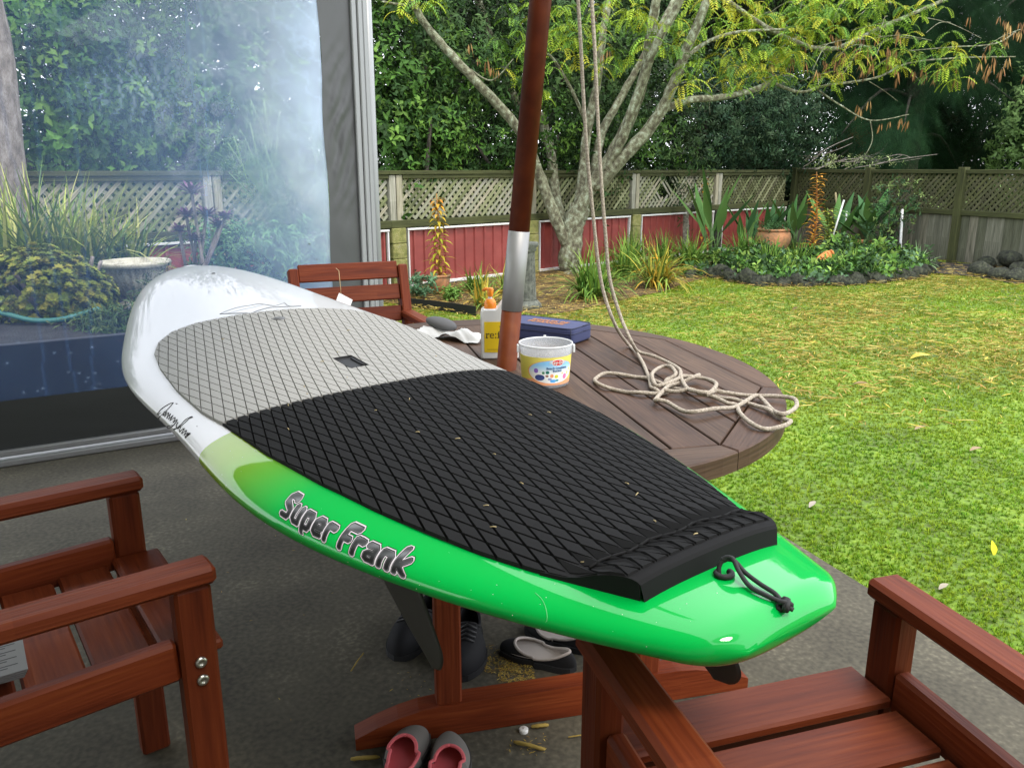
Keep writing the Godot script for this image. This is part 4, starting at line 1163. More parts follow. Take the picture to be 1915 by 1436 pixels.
# ---------- the flower bed ----------
func build_bed() -> void:
	rng.seed = 1001
	var green := [Color(0.10, 0.20, 0.035), Color(0.14, 0.25, 0.045), Color(0.07, 0.15, 0.03), Color(0.2, 0.3, 0.05)]
	var yellow := [Color(0.2, 0.28, 0.05), Color(0.45, 0.38, 0.06), Color(0.5, 0.33, 0.05), Color(0.13, 0.2, 0.04)]
	# black edging strip
	var ed := thing("edging_strip", "black plastic lawn edging strip beyond the chair", "edging", Vector3(-0.984, -0.060, -8.379))
	var es := begin(false)
	var ep := spline([Vector3(-1.197, -0.060, -8.515), Vector3(-0.988, -0.060, -8.413), Vector3(-0.637, -0.060, -8.184), Vector3(-0.355, -0.060, -7.937)], 5)
	for i in ep.size() - 1:
		var a: Vector3 = ep[i] - ed.position
		var b: Vector3 = ep[i + 1] - ed.position
		quad(es, a, a + Vector3(0, 0.10, 0), b + Vector3(0, 0.10, 0), b)
		quad(es, a + Vector3(0, 0.10, -0.012), a + Vector3(0, 0, -0.012), b + Vector3(0, 0, -0.012), b + Vector3(0, 0.10, -0.012))
		quad(es, a + Vector3(0, 0.10, 0), a + Vector3(0, 0.10, -0.012), b + Vector3(0, 0.10, -0.012), b + Vector3(0, 0.10, 0))
	put(ed, "strip", done(es), plain(lin(0.012, 0.013, 0.016), 0.5))
	# potted lily
	var pp := Vector3(-0.841, -0.060, -9.422)
	var pot := thing("terracotta_pot", "small terracotta pot with mossy base under the yellowing lily", "pot", pp)
	put(pot, "bowl", lathe_mesh([Vector2(0.0001, 0.02), Vector2(0.07, 0.02), Vector2(0.105, 0.09), Vector2(0.125, 0.17), Vector2(0.122, 0.215)], 28), M.terracotta)
	put(pot, "rim", lathe_mesh([Vector2(0.118, 0.205), Vector2(0.132, 0.205), Vector2(0.135, 0.228), Vector2(0.122, 0.23), Vector2(0.112, 0.19), Vector2(0.0001, 0.185)], 28), M.terracotta)
	for a in 3:
		put(pot, "foot", box_mesh(Vector3(0.03, 0.035, 0.03), 0.004), M.terracotta, Vector3(cos(a * 2.1 + 0.9) * 0.07, 0.012, sin(a * 2.1 + 0.9) * 0.07))
	under(pot.get_node("bowl"), pot.get_node("rim"))
	var lily := thing("yellowing_lily", "yellowing lily with withered top growing in the small pot", "plant", pp + Vector3(0, 0.19, 0))
	put(lily, "stem", tube_mesh([Vector3.ZERO, Vector3(0.02, 0.45, 0), Vector3(-0.01, 0.95, 0)], [0.012, 0.01, 0.006], 7), plain(lin(0.3, 0.14, 0.03), 0.7))
	put(lily, "leaves", lily_mesh(0.9, 95, 0.2, 0.042, Color(0.40, 0.30, 0.03), Color(0.30, 0.33, 0.03), Color(0.55, 0.26, 0.03), 1002, 1.9), M.leaf).set_meta("kind", "stuff")
	# bird bath column
	var co := thing("stone_column", "grey fluted stone garden column behind the umbrella pole", "column", Vector3(0.142, -0.060, -8.446))
	put(co, "base", lathe_mesh([Vector2(0.0001, 0), Vector2(0.17, 0), Vector2(0.17, 0.04), Vector2(0.14, 0.07), Vector2(0.12, 0.09)], 32), M.grey_stone)
	put(co, "shaft", lathe_mesh([Vector2(0.11, 0.09), Vector2(0.098, 0.3), Vector2(0.09, 0.58)], 64, 0.04, 16), M.grey_stone)
	put(co, "capital", lathe_mesh([Vector2(0.09, 0.58), Vector2(0.11, 0.60), Vector2(0.105, 0.62), Vector2(0.13, 0.65), Vector2(0.13, 0.68), Vector2(0.0001, 0.68)], 32), M.grey_stone)
	# strap leaf clumps along the bed
	var says := ["green daylily clump at the foot of the lichened tree", "yellowing daylily clump with orange flower in front of the bed", "green daylily clump right behind the yellowing clump", "dense green daylily clump below the red fence sheet", "wide green daylily clump left of the round pot", "daylily clump with bare earth before it, below the cannas", "pale green tuft beside the small terracotta pot", "yellowish tuft between small pot and umbrella pole", "yellow arching tuft just behind the pump bottle", "small green tuft right of the green planter", "green daylily tuft between round pot and border stones", "thin pale blue-green tuft by the last white stake", "arching green tuft directly in front of the orange roll", "green tuft left of the tall orange lily's foot", "green tuft at the foot of the leaning white stake", "light green tuft spilling over the border stones, centre of the bed"]
	var spots := [[1105, 556, 0.44, 110, green], [1228, 534, 0.44, 90, yellow], [1170, 520, 0.42, 80, green], [1180, 500, 0.4, 80, green], [1290, 500, 0.42, 110, green], [1390, 492, 0.42, 80, green], [890, 546, 0.26, 40, green], [950, 548, 0.28, 40, yellow], [905, 575, 0.3, 36, yellow], [1240, 492, 0.36, 60, green], [1440, 506, 0.34, 70, green], [1712, 506, 0.30, 34, [Color(0.16, 0.27, 0.12), Color(0.2, 0.3, 0.14)]], [0, 0, 0.26, 60, green], [0, 0, 0.3, 60, green], [0, 0, 0.26, 50, green], [0, 0, 0.22, 60, [Color(0.2, 0.32, 0.05), Color(0.26, 0.36, 0.07)]]]
	for i in spots.size():
		var s: Array = spots[i]
		var at: Vector3 = ground_spot(i)
		var t := thing("daylily_clump", says[i], "plant", at, 0.0, "strap leaf clumps along the flower bed")
		put(t, "leaves", strap_mesh(int(s[3] * 1.9), s[2] * 1.45, 0.027, s[4], 1100 + i, 0.95, 2.2), M.leaf).set_meta("kind", "stuff")
		if i == 1:
			var sf := begin()
			for k in 6:
				blade(sf, Vector3(-0.05, 0.36, 0.12), Vector3(cos(k * 1.05), 0.6, sin(k * 1.05)), Vector3(-sin(k * 1.05), 0, cos(k * 1.05)), 0.06, 0.03, 0.8, 3, Color(0.8, 0.32, 0.02), Color(0.85, 0.4, 0.03), 0.2, 0.5)
			put(t, "flower", done(sf), M.leaf)
	# green planter with hose
	var gp := thing("green_planter", "dark green square planter against the red sheet, right of the tree", "planter", Vector3(1.799, -0.060, -13.247), 0.7356)
	var gm := plain(lin(0.018, 0.04, 0.02), 0.6)
	put(gp, "box", box_mesh(Vector3(0.46, 0.24, 0.3), 0.01), gm, Vector3(0, 0.22, 0))
	put(gp, "rim", box_mesh(Vector3(0.5, 0.035, 0.34), 0.008), gm, Vector3(0, 0.345, 0))
	put(gp, "hose_loop", tube_mesh(spline([Vector3(0.2, 0.36, 0.17), Vector3(0.27, 0.37, 0.18), Vector3(0.29, 0.28, 0.18), Vector3(0.25, 0.2, 0.2)], 5), 0.016, 7), plain(lin(0.02, 0.35, 0.25), 0.4))
	put(gp, "plant_tuft", strap_mesh(30, 0.16, 0.03, green, 1201, 1.0, 1.0), M.leaf, Vector3(0, 0.34, 0))
	# pale mossy stump figure
	var sp := thing("pale_stump", "pale lichened tree stump before the red sheet, below the orange lilies", "stump", Vector3(2.841, -0.060, -13.749))
	put(sp, "stump_trunk", tube_mesh(spline([Vector3(0, 0, 0), Vector3(0.02, 0.35, 0), Vector3(-0.01, 0.68, 0.02), Vector3(0.03, 0.84, 0)], 4), [0.10, 0.098, 0.095, 0.092, 0.09, 0.09, 0.088, 0.09, 0.10, 0.10, 0.11, 0.11, 0.12], 12, 0.1), M.pale_stone)
	put(sp, "cut_branch", tube_mesh([Vector3(0.0, 0.78, 0), Vector3(0.16, 0.80, 0.05), Vector3(0.26, 0.75, 0.08)], [0.06, 0.05, 0.045], 9, 0.08), M.grey_stone)
	# orange lilies
	var ol := ["orange withering lily above the pale stump", "second orange lily stalk beside the canna leaves", "tall single orange lily spike in the middle of the bed", "short green lily spike beside the tall orange one"]
	var oc := [Color(0.62, 0.22, 0.02), Color(0.60, 0.28, 0.03), Color(0.70, 0.38, 0.05), Color(0.3, 0.36, 0.06)]
	var lp := [Vector3(3.063, -0.060, -14.477), Vector3(3.215, -0.060, -14.104), Vector3(4.663, -0.060, -12.780), Vector3(4.936, -0.060, -12.932)]
	var lh := [1.15, 1.28, 1.36, 0.82]
	for i in 4:
		var t := thing("orange_lily", ol[i], "plant", lp[i], 0.0, "lily spikes in the flower bed")
		put(t, "stem", tube_mesh([Vector3.ZERO, Vector3(0.03, lh[i] * 0.5, 0), Vector3(-0.04, lh[i], 0)], [0.014, 0.011, 0.006], 7), plain(lin(0.3, 0.13, 0.03) if i < 3 else lin(0.12, 0.2, 0.04), 0.7))
		put(t, "leaves", lily_mesh(lh[i] * 0.98, 90, 0.22, 0.056, Color(0.5, 0.32, 0.04) if i != 3 else Color(0.16, 0.25, 0.05), oc[i], oc[i] * (0.9 if i < 2 else 1.0), 1210 + i, 1.6 if i < 2 else 0.8), M.leaf).set_meta("kind", "stuff")
	# cannas and arums with big leaves
	var cl := ["tall canna plant with upright leaves left of the white propped stake", "canna plant in front of the last red sheet, left one", "canna plant in front of the last red sheet, beside the trim", "canna leaves between the round pot and the corner post", "canna leaves behind the tall orange lily", "large dark arum plant with broad leaves by the side fence"]
	var cs := [[Vector3(3.140, -0.060, -12.932), 8, 0.75, 0.17, 1.0], [Vector3(3.821, -0.060, -13.410), 6, 0.55, 0.13, 0.8], [Vector3(4.227, -0.060, -13.749), 6, 0.55, 0.15, 0.8], [Vector3(4.715, -0.060, -13.924), 7, 0.6, 0.17, 0.75], [Vector3(5.457, -0.060, -13.924), 6, 0.6, 0.17, 0.85], [Vector3(5.890, -0.060, -13.410), 12, 0.55, 0.22, 0.95]]
	var gc := [Color(0.05, 0.13, 0.035), Color(0.08, 0.17, 0.045), Color(0.045, 0.11, 0.04), Color(0.11, 0.21, 0.055)]
	for i in cs.size():
		var c: Array = cs[i]
		var t := thing("canna_plant" if i < 5 else "arum_plant", cl[i], "plant", c[0], rr(0, 3), "broad leaved plants along the fence")
		rng.seed = 1300 + i
		for k in c[1] + 3:
			var a: float = k * 2.4 + rr(-0.3, 0.3)
			var lean := rr(0.15, 0.55)
			var h: float = c[4] * rr(0.3, 0.62)
			var foot := Vector3(rr(-0.1, 0.1), 0, rr(-0.1, 0.1))
			var neck := foot + Vector3(cos(a) * lean * 0.25, h, sin(a) * lean * 0.25)
			put(t, "stalk", tube_mesh([foot, neck], [0.014, 0.009], 6), plain(lin(0.08, 0.16, 0.04), 0.6))
			var lf := put(t, "leaf", big_leaf_mesh(c[2] * rr(0.9, 1.3), c[3] * rr(0.7, 1.0), rr(0.3, 1.0) if i < 5 else rr(0.7, 1.5), pick(gc)), M.leaf, neck)
			lf.basis = Basis(Vector3.UP, -a + PI / 2) * Basis(Vector3.RIGHT, lean * (1.0 if i < 5 else 1.5))
	# round terracotta pot
	var rp := thing("round_pot", "wide round terracotta pot with a trailing plant in the bed", "pot", Vector3(4.140, -0.060, -13.088))
	put(rp, "bowl", lathe_mesh([Vector2(0.0001, 0.06), Vector2(0.11, 0.06), Vector2(0.2, 0.14), Vector2(0.265, 0.28), Vector2(0.275, 0.36), Vector2(0.255, 0.43), Vector2(0.225, 0.46)], 40), M.terracotta)
	put(rp, "rim", lathe_mesh([Vector2(0.222, 0.455), Vector2(0.25, 0.46), Vector2(0.255, 0.485), Vector2(0.24, 0.495), Vector2(0.21, 0.48), Vector2(0.2, 0.42), Vector2(0.0001, 0.41)], 40), M.terracotta)
	under(rp.get_node("bowl"), rp.get_node("rim"))
	var tr := thing("trailing_plant", "small leafy plant growing in the wide round pot", "plant", rp.position + Vector3(0, 0.42, 0))
	var wh := []
	var ti := []
	for i in 150:
		wh.append(Transform3D(any_turn() * rr(0.4, 0.8), Vector3(rr(-0.22, 0.22), rr(0.02, 0.14), rr(-0.22, 0.22))))
		ti.append(pick([Color(0.05, 0.12, 0.04), Color(0.08, 0.17, 0.06)]))
	copies(tr, "leaves", spray_mesh(6, 0.1, 0.06, 0.03, 1401), M.leaf, wh, ti)
	# stakes
	var sl := ["white stake leaning in the bed beside the orange lily", "thin tan cane behind the leaning white stake", "short white stake right of the leaning one", "white stake with dark back beside the black pot", "thin white stick leaning on the lattice above the red sheet"]
	var sa := [Vector3(5.004, 0.101, -13.000), Vector3(5.682, 0.040, -14.200), Vector3(5.667, 0.041, -14.000), Vector3(6.150, -0.084, -13.000), Vector3(3.967, 0.459, -15.400)]
	var sb := [Vector3(5.208, 0.872, -13.100), Vector3(5.565, 0.950, -14.400), Vector3(5.630, 0.655, -14.000), Vector3(6.092, 0.737, -13.000), Vector3(4.081, 1.041, -15.200)]
	for i in 5:
		var o := put(self, "garden_stake", tube_mesh([Vector3.ZERO, sb[i] - sa[i]], [0.014, 0.017, 0.014, 0.022, 0.012][i], 7), plain(lin(0.75, 0.76, 0.74), 0.5) if i != 1 else plain(lin(0.3, 0.25, 0.13), 0.7), sa[i])
		tag(o, sl[i], "stake", "stakes in the flower bed")
	# black pot and the plant in it
	var bp := thing("black_pot", "black plastic plant pot at the right end of the bed", "pot", Vector3(5.956, -0.060, -13.010))
	put(bp, "tub", lathe_mesh([Vector2(0.0001, 0), Vector2(0.12, 0), Vector2(0.155, 0.25)], 24), M.black)
	put(bp, "rim", lathe_mesh([Vector2(0.15, 0.245), Vector2(0.168, 0.245), Vector2(0.168, 0.275), Vector2(0.15, 0.275), Vector2(0.14, 0.24), Vector2(0.0001, 0.24)], 24), M.black)
	under(bp.get_node("tub"), bp.get_node("rim"))
	var bpp := thing("pot_shrub", "spindly dark shrub growing in the black pot", "shrub", bp.position + Vector3(0, 0.25, 0))
	rng.seed = 1410
	for i in 8:
		put(bpp, "stem", tube_mesh([Vector3(rr(-0.05, 0.05), 0, rr(-0.05, 0.05)), Vector3(rr(-0.2, 0.2), rr(0.3, 0.6), rr(-0.1, 0.1)), Vector3(rr(-0.35, 0.35), rr(0.5, 0.95), rr(-0.2, 0.2))], [0.008, 0.006, 0.004], 5), M.dark_bark)
	wh = []
	ti = []
	for i in 200:
		wh.append(Transform3D(any_turn() * rr(0.6, 1.0), Vector3(rr(-0.35, 0.4), rr(0.1, 1.0), rr(-0.2, 0.2))))
		ti.append(pick([Color(0.04, 0.09, 0.04), Color(0.06, 0.12, 0.05), Color(0.14, 0.2, 0.06)]))
	copies(bpp, "foliage", spray_mesh(4, 0.08, 0.08, 0.028, 1402), M.leaf, wh, ti)
	var sau := thing("terracotta_saucer", "flat brown terracotta pot behind the bed's broad leaves", "pot", Vector3(5.838, -0.060, -13.749))
	put(sau, "bowl", lathe_mesh([Vector2(0.0001, 0.1), Vector2(0.16, 0.1), Vector2(0.2, 0.22), Vector2(0.215, 0.22), Vector2(0.21, 0.25), Vector2(0.19, 0.25), Vector2(0.17, 0.18), Vector2(0.0001, 0.16)], 28), M.terracotta)
	# fallen orange ornament
	var orn := thing("orange_ornament", "broken orange terracotta roll lying in the bed", "ornament", Vector3(4.312, -0.060, -11.312) + Vector3(0, 0.2, 0), 0.5)
	var os := begin()
	tube(os, [Vector3(-0.14, -0.05, 0), Vector3(-0.06, -0.01, 0), Vector3(0.04, 0.04, 0), Vector3(0.13, 0.07, 0)], [0.05, 0.075, 0.07, 0.055], 14, true, 0.08)
	put(orn, "roll", done(os), plain(lin(0.62, 0.21, 0.05), 0.7))
	for k in 4:
		put(orn, "ridge", tube_mesh(spline([Vector3(-0.1 + k * 0.06, -0.09 + k * 0.026, 0.03), Vector3(-0.1 + k * 0.06, -0.02 + k * 0.026, 0.078), Vector3(-0.105 + k * 0.06, 0.05 + k * 0.026, 0.03)], 4), 0.011, 6), plain(lin(0.55, 0.17, 0.04), 0.75))
	# border stones
	rng.seed = 1500
	var line := spline([Vector3(2.365, -0.060, -10.856), Vector3(2.703, -0.060, -11.079), Vector3(2.865, -0.060, -10.536), Vector3(3.094, -0.060, -10.186), Vector3(3.479, -0.060, -10.138), Vector3(3.879, -0.060, -10.138), Vector3(4.338, -0.060, -10.284), Vector3(4.855, -0.060, -10.536), Vector3(5.308, -0.060, -10.911), Vector3(5.837, -0.060, -11.431), Vector3(6.231, -0.060, -12.069)], 4)
	var variants := [lump(Vector3(0.13, 0.10, 0.10), 1, 0.3), lump(Vector3(0.10, 0.13, 0.09), 2, 0.35), lump(Vector3(0.16, 0.10, 0.11), 3, 0.3)]
	var acc := 0.0
	var k := 0
	for i in line.size() - 1:
		var a: Vector3 = line[i]
		var b: Vector3 = line[i + 1]
		var steps := maxi(1, int((b - a).length() / 0.29))
		for j in steps:
			var p := a.lerp(b, (j + 0.5) / steps)
			var o := put(self, "border_stone", variants[k % 3], M.stone, p + Vector3(rr(-0.03, 0.03), rr(0.0, 0.04), rr(-0.03, 0.03)))
			o.rotation = Vector3(rr(-0.3, 0.3), rr(0, TAU), rr(-0.3, 0.3))
			o.scale = Vector3.ONE * rr(0.7, 1.35)
			tag(o, "dark mossy stone in the curved row edging the flower bed", "stone", "stones edging the flower bed")
			k += 1
	var rocks := [Vector3(6.367, -0.060, -11.079), Vector3(6.429, -0.060, -10.747), Vector3(6.549, -0.060, -10.536), Vector3(7.036, -0.060, -12.069), Vector3(7.082, -0.060, -11.679), Vector3(7.088, -0.060, -11.312), Vector3(7.675, -0.060, -12.932), Vector3(7.719, -0.060, -12.486), Vector3(7.745, -0.060, -12.069), Vector3(8.343, -0.060, -13.749), Vector3(8.392, -0.060, -13.247), Vector3(7.061, -0.060, -10.856)]
	for i in rocks.size():
		var o := put(self, "mossy_rock", lump(Vector3(rr(0.15, 0.24), rr(0.09, 0.14), rr(0.13, 0.18)), 30 + i, 0.16, false), M.stone, rocks[i] + Vector3(0, 0.05 + (0.13 if i in [4, 7, 9, 10] else 0.0), 0))
		o.rotation.y = rr(0, TAU)
		tag(o, "dark mossy rock in the heap by the side fence", "rock", "rocks heaped by the side fence")
	var mp := thing("moss_cushion", "bright green moss cushion on the rock heap", "moss", rocks[7] + Vector3(0, 0.3, 0))
	wh = []
	ti = []
	for i in 160:
		wh.append(Transform3D(any_turn() * rr(0.3, 0.5), Vector3(rr(-0.3, 0.3), rr(-0.05, 0.08), rr(-0.2, 0.2))))
		ti.append(pick([Color(0.12, 0.24, 0.03), Color(0.17, 0.3, 0.04)]))
	copies(mp, "leaves", spray_mesh(6, 0.08, 0.06, 0.03, 1403), M.leaf, wh, ti)
	# low leafy cover over the bed
	rng.seed = 1600
	wh = []
	ti = []
	var edge := line
	var bn := FastNoiseLite.new()
	bn.seed = 61
	bn.frequency = 1.1
	var potp := Vector3(4.140, -0.060, -13.088)
	for i in 4300:
		var e: Vector3 = edge[rng.randi() % edge.size()]
		var f := pow(rng.randf(), 1.2)
		var inward := Vector3(4.8, 0, -13.0) - e
		var p := e + inward * f * 0.95 + Vector3(rr(-0.3, 0.3), 0, rr(-0.25, 0.25))
		if not Geometry2D.is_point_in_polygon(Vector2(p.x, p.z), bed_poly):
			continue
		if p.x < 3.0 and rng.randf() < 0.6:
			continue
		var hgt := 0.10 + 0.22 * clampf(bn.get_noise_2d(p.x, p.z) * 1.6 + 0.35, 0.0, 1.0)
		if p.distance_to(potp) < 0.75 and p.z > potp.z - 0.2:
			hgt = 0.07
		if p.distance_to(Vector3(4.45, -0.06, -11.4)) < 0.42:
			hgt = 0.08
		p.y = -0.05 + rr(0.1, 1.0) * hgt * minf(1.0, f * 4.0 + 0.35)
		wh.append(Transform3D(any_turn(0.9) * rr(0.45, 1.0), p))
		ti.append(pick([Color(0.09, 0.20, 0.04), Color(0.14, 0.27, 0.05), Color(0.05, 0.11, 0.03), Color(0.22, 0.34, 0.07), Color(0.10, 0.18, 0.09), Color(0.04, 0.08, 0.03)]))
	copies(self, "ground_cover_foliage", spray_mesh(7, 0.12, 0.085, 0.06, 1404), M.leaf, wh, ti)
	var cab := [["blue-green ferny plant low beside the small terracotta pot", Vector3(-1.057, -0.060, -9.022), 0.2, Color(0.10, 0.20, 0.10)], ["small bright green seedling in the bark mulch, right of the small pot", Vector3(-0.659, -0.060, -8.872), 0.09, Color(0.16, 0.3, 0.06)]]
	for c in cab:
		var t := thing("leafy_herb", c[0], "plant", c[1])
		wh = []
		ti = []
		for i in int(500 * c[2]):
			wh.append(Transform3D(any_turn(0.8) * rr(0.5, 1.0), Vector3(rr(-1, 1) * c[2], rr(0.03, 1.0) * c[2] * 1.1, rr(-1, 1) * c[2] * 0.7)))
			ti.append(pick([c[3]]))
		copies(t, "leaves", spray_mesh(7, 0.1, 0.06, 0.035, 1405), M.leaf, wh, ti)

func ground_spot(i: int) -> Vector3:
	return [Vector3(0.878, -0.060, -9.022), Vector3(1.769, -0.060, -9.949), Vector3(1.497, -0.060, -10.747), Vector3(1.726, -0.060, -11.871), Vector3(2.552, -0.060, -11.742), Vector3(3.466, -0.060, -12.274), Vector3(-0.422, -0.060, -9.506), Vector3(-0.047, -0.060, -9.422), Vector3(-0.291, -0.060, -8.379), Vector3(2.302, -0.060, -12.486), Vector3(3.608, -0.060, -11.431), Vector3(5.701, -0.060, -11.554), Vector3(4.271, -0.060, -10.911), Vector3(4.087, -0.060, -11.742), Vector3(4.779, -0.060, -11.554), Vector3(3.576, -0.060, -10.641)][i]

# ---------- the board ----------
func hull_half(s: float) -> Vector2:
	var a := [0.33919, 0.76868, -0.87431, -0.61693, 0.03386, 0.02750, 0.13792, 0.04617, 0.11785, 0.40261, 0.48522, 2.14616, 2.25277, 0.00000, 0.01661, 0.01116, 0.02621, 0.03563, 0.00196, 0.00069]
	var w := 0.0
	if s < a[10]:
		w = a[8] + (a[9] - a[8]) * (1.0 - pow(clampf((a[10] - s) / a[10], 0, 1), a[12]))
	else:
		w = a[9] * sqrt(clampf(1.0 - pow(clampf((s - a[10]) / (1.0 - a[10]), 0, 1), a[11]), 0, 1))
	var cc := [0.15, 0.3, 0.65, 0.8, 0.92]
	for k in 5:
		w += a[15 + k] * exp(-pow((s - cc[k]) / 0.12, 2.0)) * clampf((1.0 - s) / 0.06, 0, 1)
	w *= 1.0 - 0.30 * pow(clampf(1.0 - s * BL / 0.055, 0, 1), 2.2)
	var h := 0.054 * minf(1.0, 0.6 + 0.4 * clampf(s / 0.25, 0, 1)) * clampf(sqrt(clampf(1.0 - pow(clampf((s - 0.72) / 0.28, 0, 1), 2.2), 0, 1)), 0.2, 1.0)
	h *= maxf(0.25, sqrt(1.0 - pow(clampf(1.0 - s * BL / 0.035, 0, 1), 2.0)))
	return Vector2(w, h)

func rocker(s: float) -> float:
	var a := [0.33919, 0.76868, -0.87431, -0.61693, 0.03386, 0.02750, 0.13792, 0.04617, 0.11785, 0.40261, 0.48522, 2.14616, 2.25277, 0.00000, 0.01661, 0.01116, 0.02621, 0.03563, 0.00196, 0.00069]
	return a[6] * pow(clampf((s - 0.45) / 0.55, 0, 1), 2.2) + a[7] * pow(clampf((0.3 - s) / 0.3, 0, 1), 2.0)

func spow(x: float, e: float) -> float:
	return signf(x) * pow(absf(x), e)

# point on the hull at station s (0..1) and ring angle, lifted off the surface
func hull(s: float, phi: float, lift := 0.0) -> Vector3:
	var wh := hull_half(s)
	var t := wh.x * spow(cos(phi), 2.0 / 2.6)
	var z := wh.y * spow(sin(phi), 2.0 / 2.2)
	var n := Vector2(spow(t / maxf(wh.x, 0.01), 1.6) / maxf(wh.x, 0.01), spow(z / wh.y, 1.2) / wh.y).normalized()
	return BO + BD * (s * BL) + BR * (t + n.x * lift) + BU * (rocker(s) + z + n.y * lift)

# point on the deck at metres from the tail and across
func deck(sm: float, t: float, lift := 0.0) -> Vector3:
	var s := clampf(sm / BL, 0.0, 1.0)
	var wh := hull_half(s)
	var k := minf(absf(t) / maxf(wh.x, 0.01), 1.0)
	var z := wh.y * pow(maxf(1.0 - pow(k, 2.6), 0.0), 1.0 / 2.2)
	var n := Vector2(spow(t / wh.x, 1.6) / wh.x, spow(maxf(z, 0.001) / wh.y, 1.2) / wh.y).normalized()
	return BO + BD * sm + BR * (t + n.x * lift) + BU * (rocker(s) + z + n.y * lift)

func deck_low(sm: float, t: float) -> Vector3:
	var s := clampf(sm / BL, 0.0, 1.0)
	var wh := hull_half(s)
	return BO + BD * sm + BR * t + BU * (rocker(s) - wh.y * pow(maxf(1.0 - pow(absf(t) / wh.x, 2.6), 0.0), 1.0 / 2.2))

func inset_convex(poly: PackedVector2Array, g: float) -> PackedVector2Array:
	var out := PackedVector2Array()
	var n := poly.size()
	var area := 0.0
	for i in n:
		area += poly[i].cross(poly[(i + 1) % n])
	var sgn := 1.0 if area > 0 else -1.0
	for i in n:
		var p0 := poly[(i + n - 1) % n]
		var p1 := poly[i]
		var p2 := poly[(i + 1) % n]
		var d0 := (p1 - p0).normalized()
		var d1 := (p2 - p1).normalized()
		var n0 := Vector2(-d0.y, d0.x) * sgn * g
		var n1 := Vector2(-d1.y, d1.x) * sgn * g
		var den := d0.cross(d1)
		if absf(den) < 0.02:
			out.append(p1 + n0)
		else:
			var t := (p1 + n1 - p0 - n0).cross(d1) / den
			out.append(p0 + n0 + d0 * t)
	var area2 := 0.0
	for i in n:
		area2 += out[i].cross(out[(i + 1) % n])
	if area2 * sgn <= absf(area) * 0.05 or absf(area2) > absf(area):
		return PackedVector2Array()
	return out

func tidy(poly: PackedVector2Array) -> PackedVector2Array:
	var out := PackedVector2Array()
	for p in poly:
		if out.is_empty() or out[-1].distance_to(p) > 0.0012:
			out.append(p)
	if out.size() > 1 and out[0].distance_to(out[-1]) < 0.0012:
		out.remove_at(out.size() - 1)
	return out

func kick(sm: float) -> float:
	return 0.026 * smoothstep(0.235, 0.165, sm)

# foam deck pad: diamonds between grooves, as one moulded sheet
func pad_mesh(outline: PackedVector2Array, hole: PackedVector2Array, lo: float, hi: float, g := 0.0019) -> ArrayMesh:
	var st := begin(false)
	var dl := 0.0475
	var dw := 0.0118
	var at := func(p: Vector2, lift: float) -> Vector3:
		return deck(p.x, p.y, lift + kick(p.x))
	for i in range(2, 43):
		for j in range(-36, 38):
			if (i + j) % 2 != 0:
				continue
			var c := Vector2(i * dl, j * dw + 0.01)
			if c.x < lo or c.x >= hi:
				continue
			var cell := PackedVector2Array([c + Vector2(dl, 0), c + Vector2(0, dw), c - Vector2(dl, 0), c - Vector2(0, dw)])
			for piece in Geometry2D.intersect_polygons(cell, outline):
				var parts := [piece]
				if hole.size():
					parts = Geometry2D.clip_polygons(piece, hole)
				for raw in parts:
					var q := tidy(raw)
					if q.size() < 3:
						continue
					var up := inset_convex(q, g)
					var n := q.size()
					if up.is_empty() or n > 7:
						var ix := Geometry2D.triangulate_polygon(q)
						for k in range(0, ix.size(), 3):
							tri_up(st, at.call(q[ix[k]], 0.002), at.call(q[ix[k + 1]], 0.002), at.call(q[ix[k + 2]], 0.002))
						continue
					for k in range(1, n - 1):
						tri_up(st, at.call(up[0], 0.0065), at.call(up[k], 0.0065), at.call(up[k + 1], 0.0065))
					var mid := Vector2.ZERO
					for v in q:
						mid += v / n
					var inside: Vector3 = at.call(mid, -0.01)
					for k in n:
						var k2 := (k + 1) % n
						quad_from(st, at.call(q[k], 0.0008), at.call(q[k2], 0.0008), at.call(up[k2], 0.0065), at.call(up[k], 0.0065), inside)
	return done(st)

# the seam between the two pads runs in small scallops, one to each row of diamonds
func scalloped(poly: PackedVector2Array) -> PackedVector2Array:
	var out := PackedVector2Array()
	var n := poly.size()
	for i in n:
		var a := poly[i]
		var b := poly[(i + 1) % n]
		out.append(a)
		if absf(a.x - b.x) < 0.001 and absf(a.x - 1.15) < 0.01:
			var k := 92
			for j in range(1, k):
				var p := a.lerp(b, j / float(k))
				p.x += 0.0045 * absf(sin((p.y - 0.01) / 0.0236 * PI)) - 0.002
				out.append(p)
	return out

func tri_up(st: SurfaceTool, a: Vector3, b: Vector3, c: Vector3) -> void:
	if (a - c).cross(a - b).dot(BU) < 0.0:
		tri(st, a, c, b)
	else:
		tri(st, a, b, c)

func stroke(t: Node3D, called: String, pts: Array, r: float, m: Material) -> void:
	var p := []
	for i in pts.size():
		var q: Vector2 = pts[i]
		var w := hull(q.x, q.y, r * 0.15) - t.position
		if p.is_empty() or (w - p[-1]).length() > 0.0006:
			p.append(w)
	if p.size() > 1:
		put(t, called, tube_mesh(spline(p, 3) if p.size() > 2 else p, r, 5), m)

func seg_dist(p: Vector2, a: Vector2, b: Vector2) -> float:
	var d := b - a
	var t := clampf((p - a).dot(d) / maxf(d.length_squared(), 1e-9), 0.0, 1.0)
	var v := p - a - d * t
	# blocky metric so that the letters keep square corners
	return maxf(absf(v.x), maxf(absf(v.y), (absf(v.x) + absf(v.y)) * 0.72))

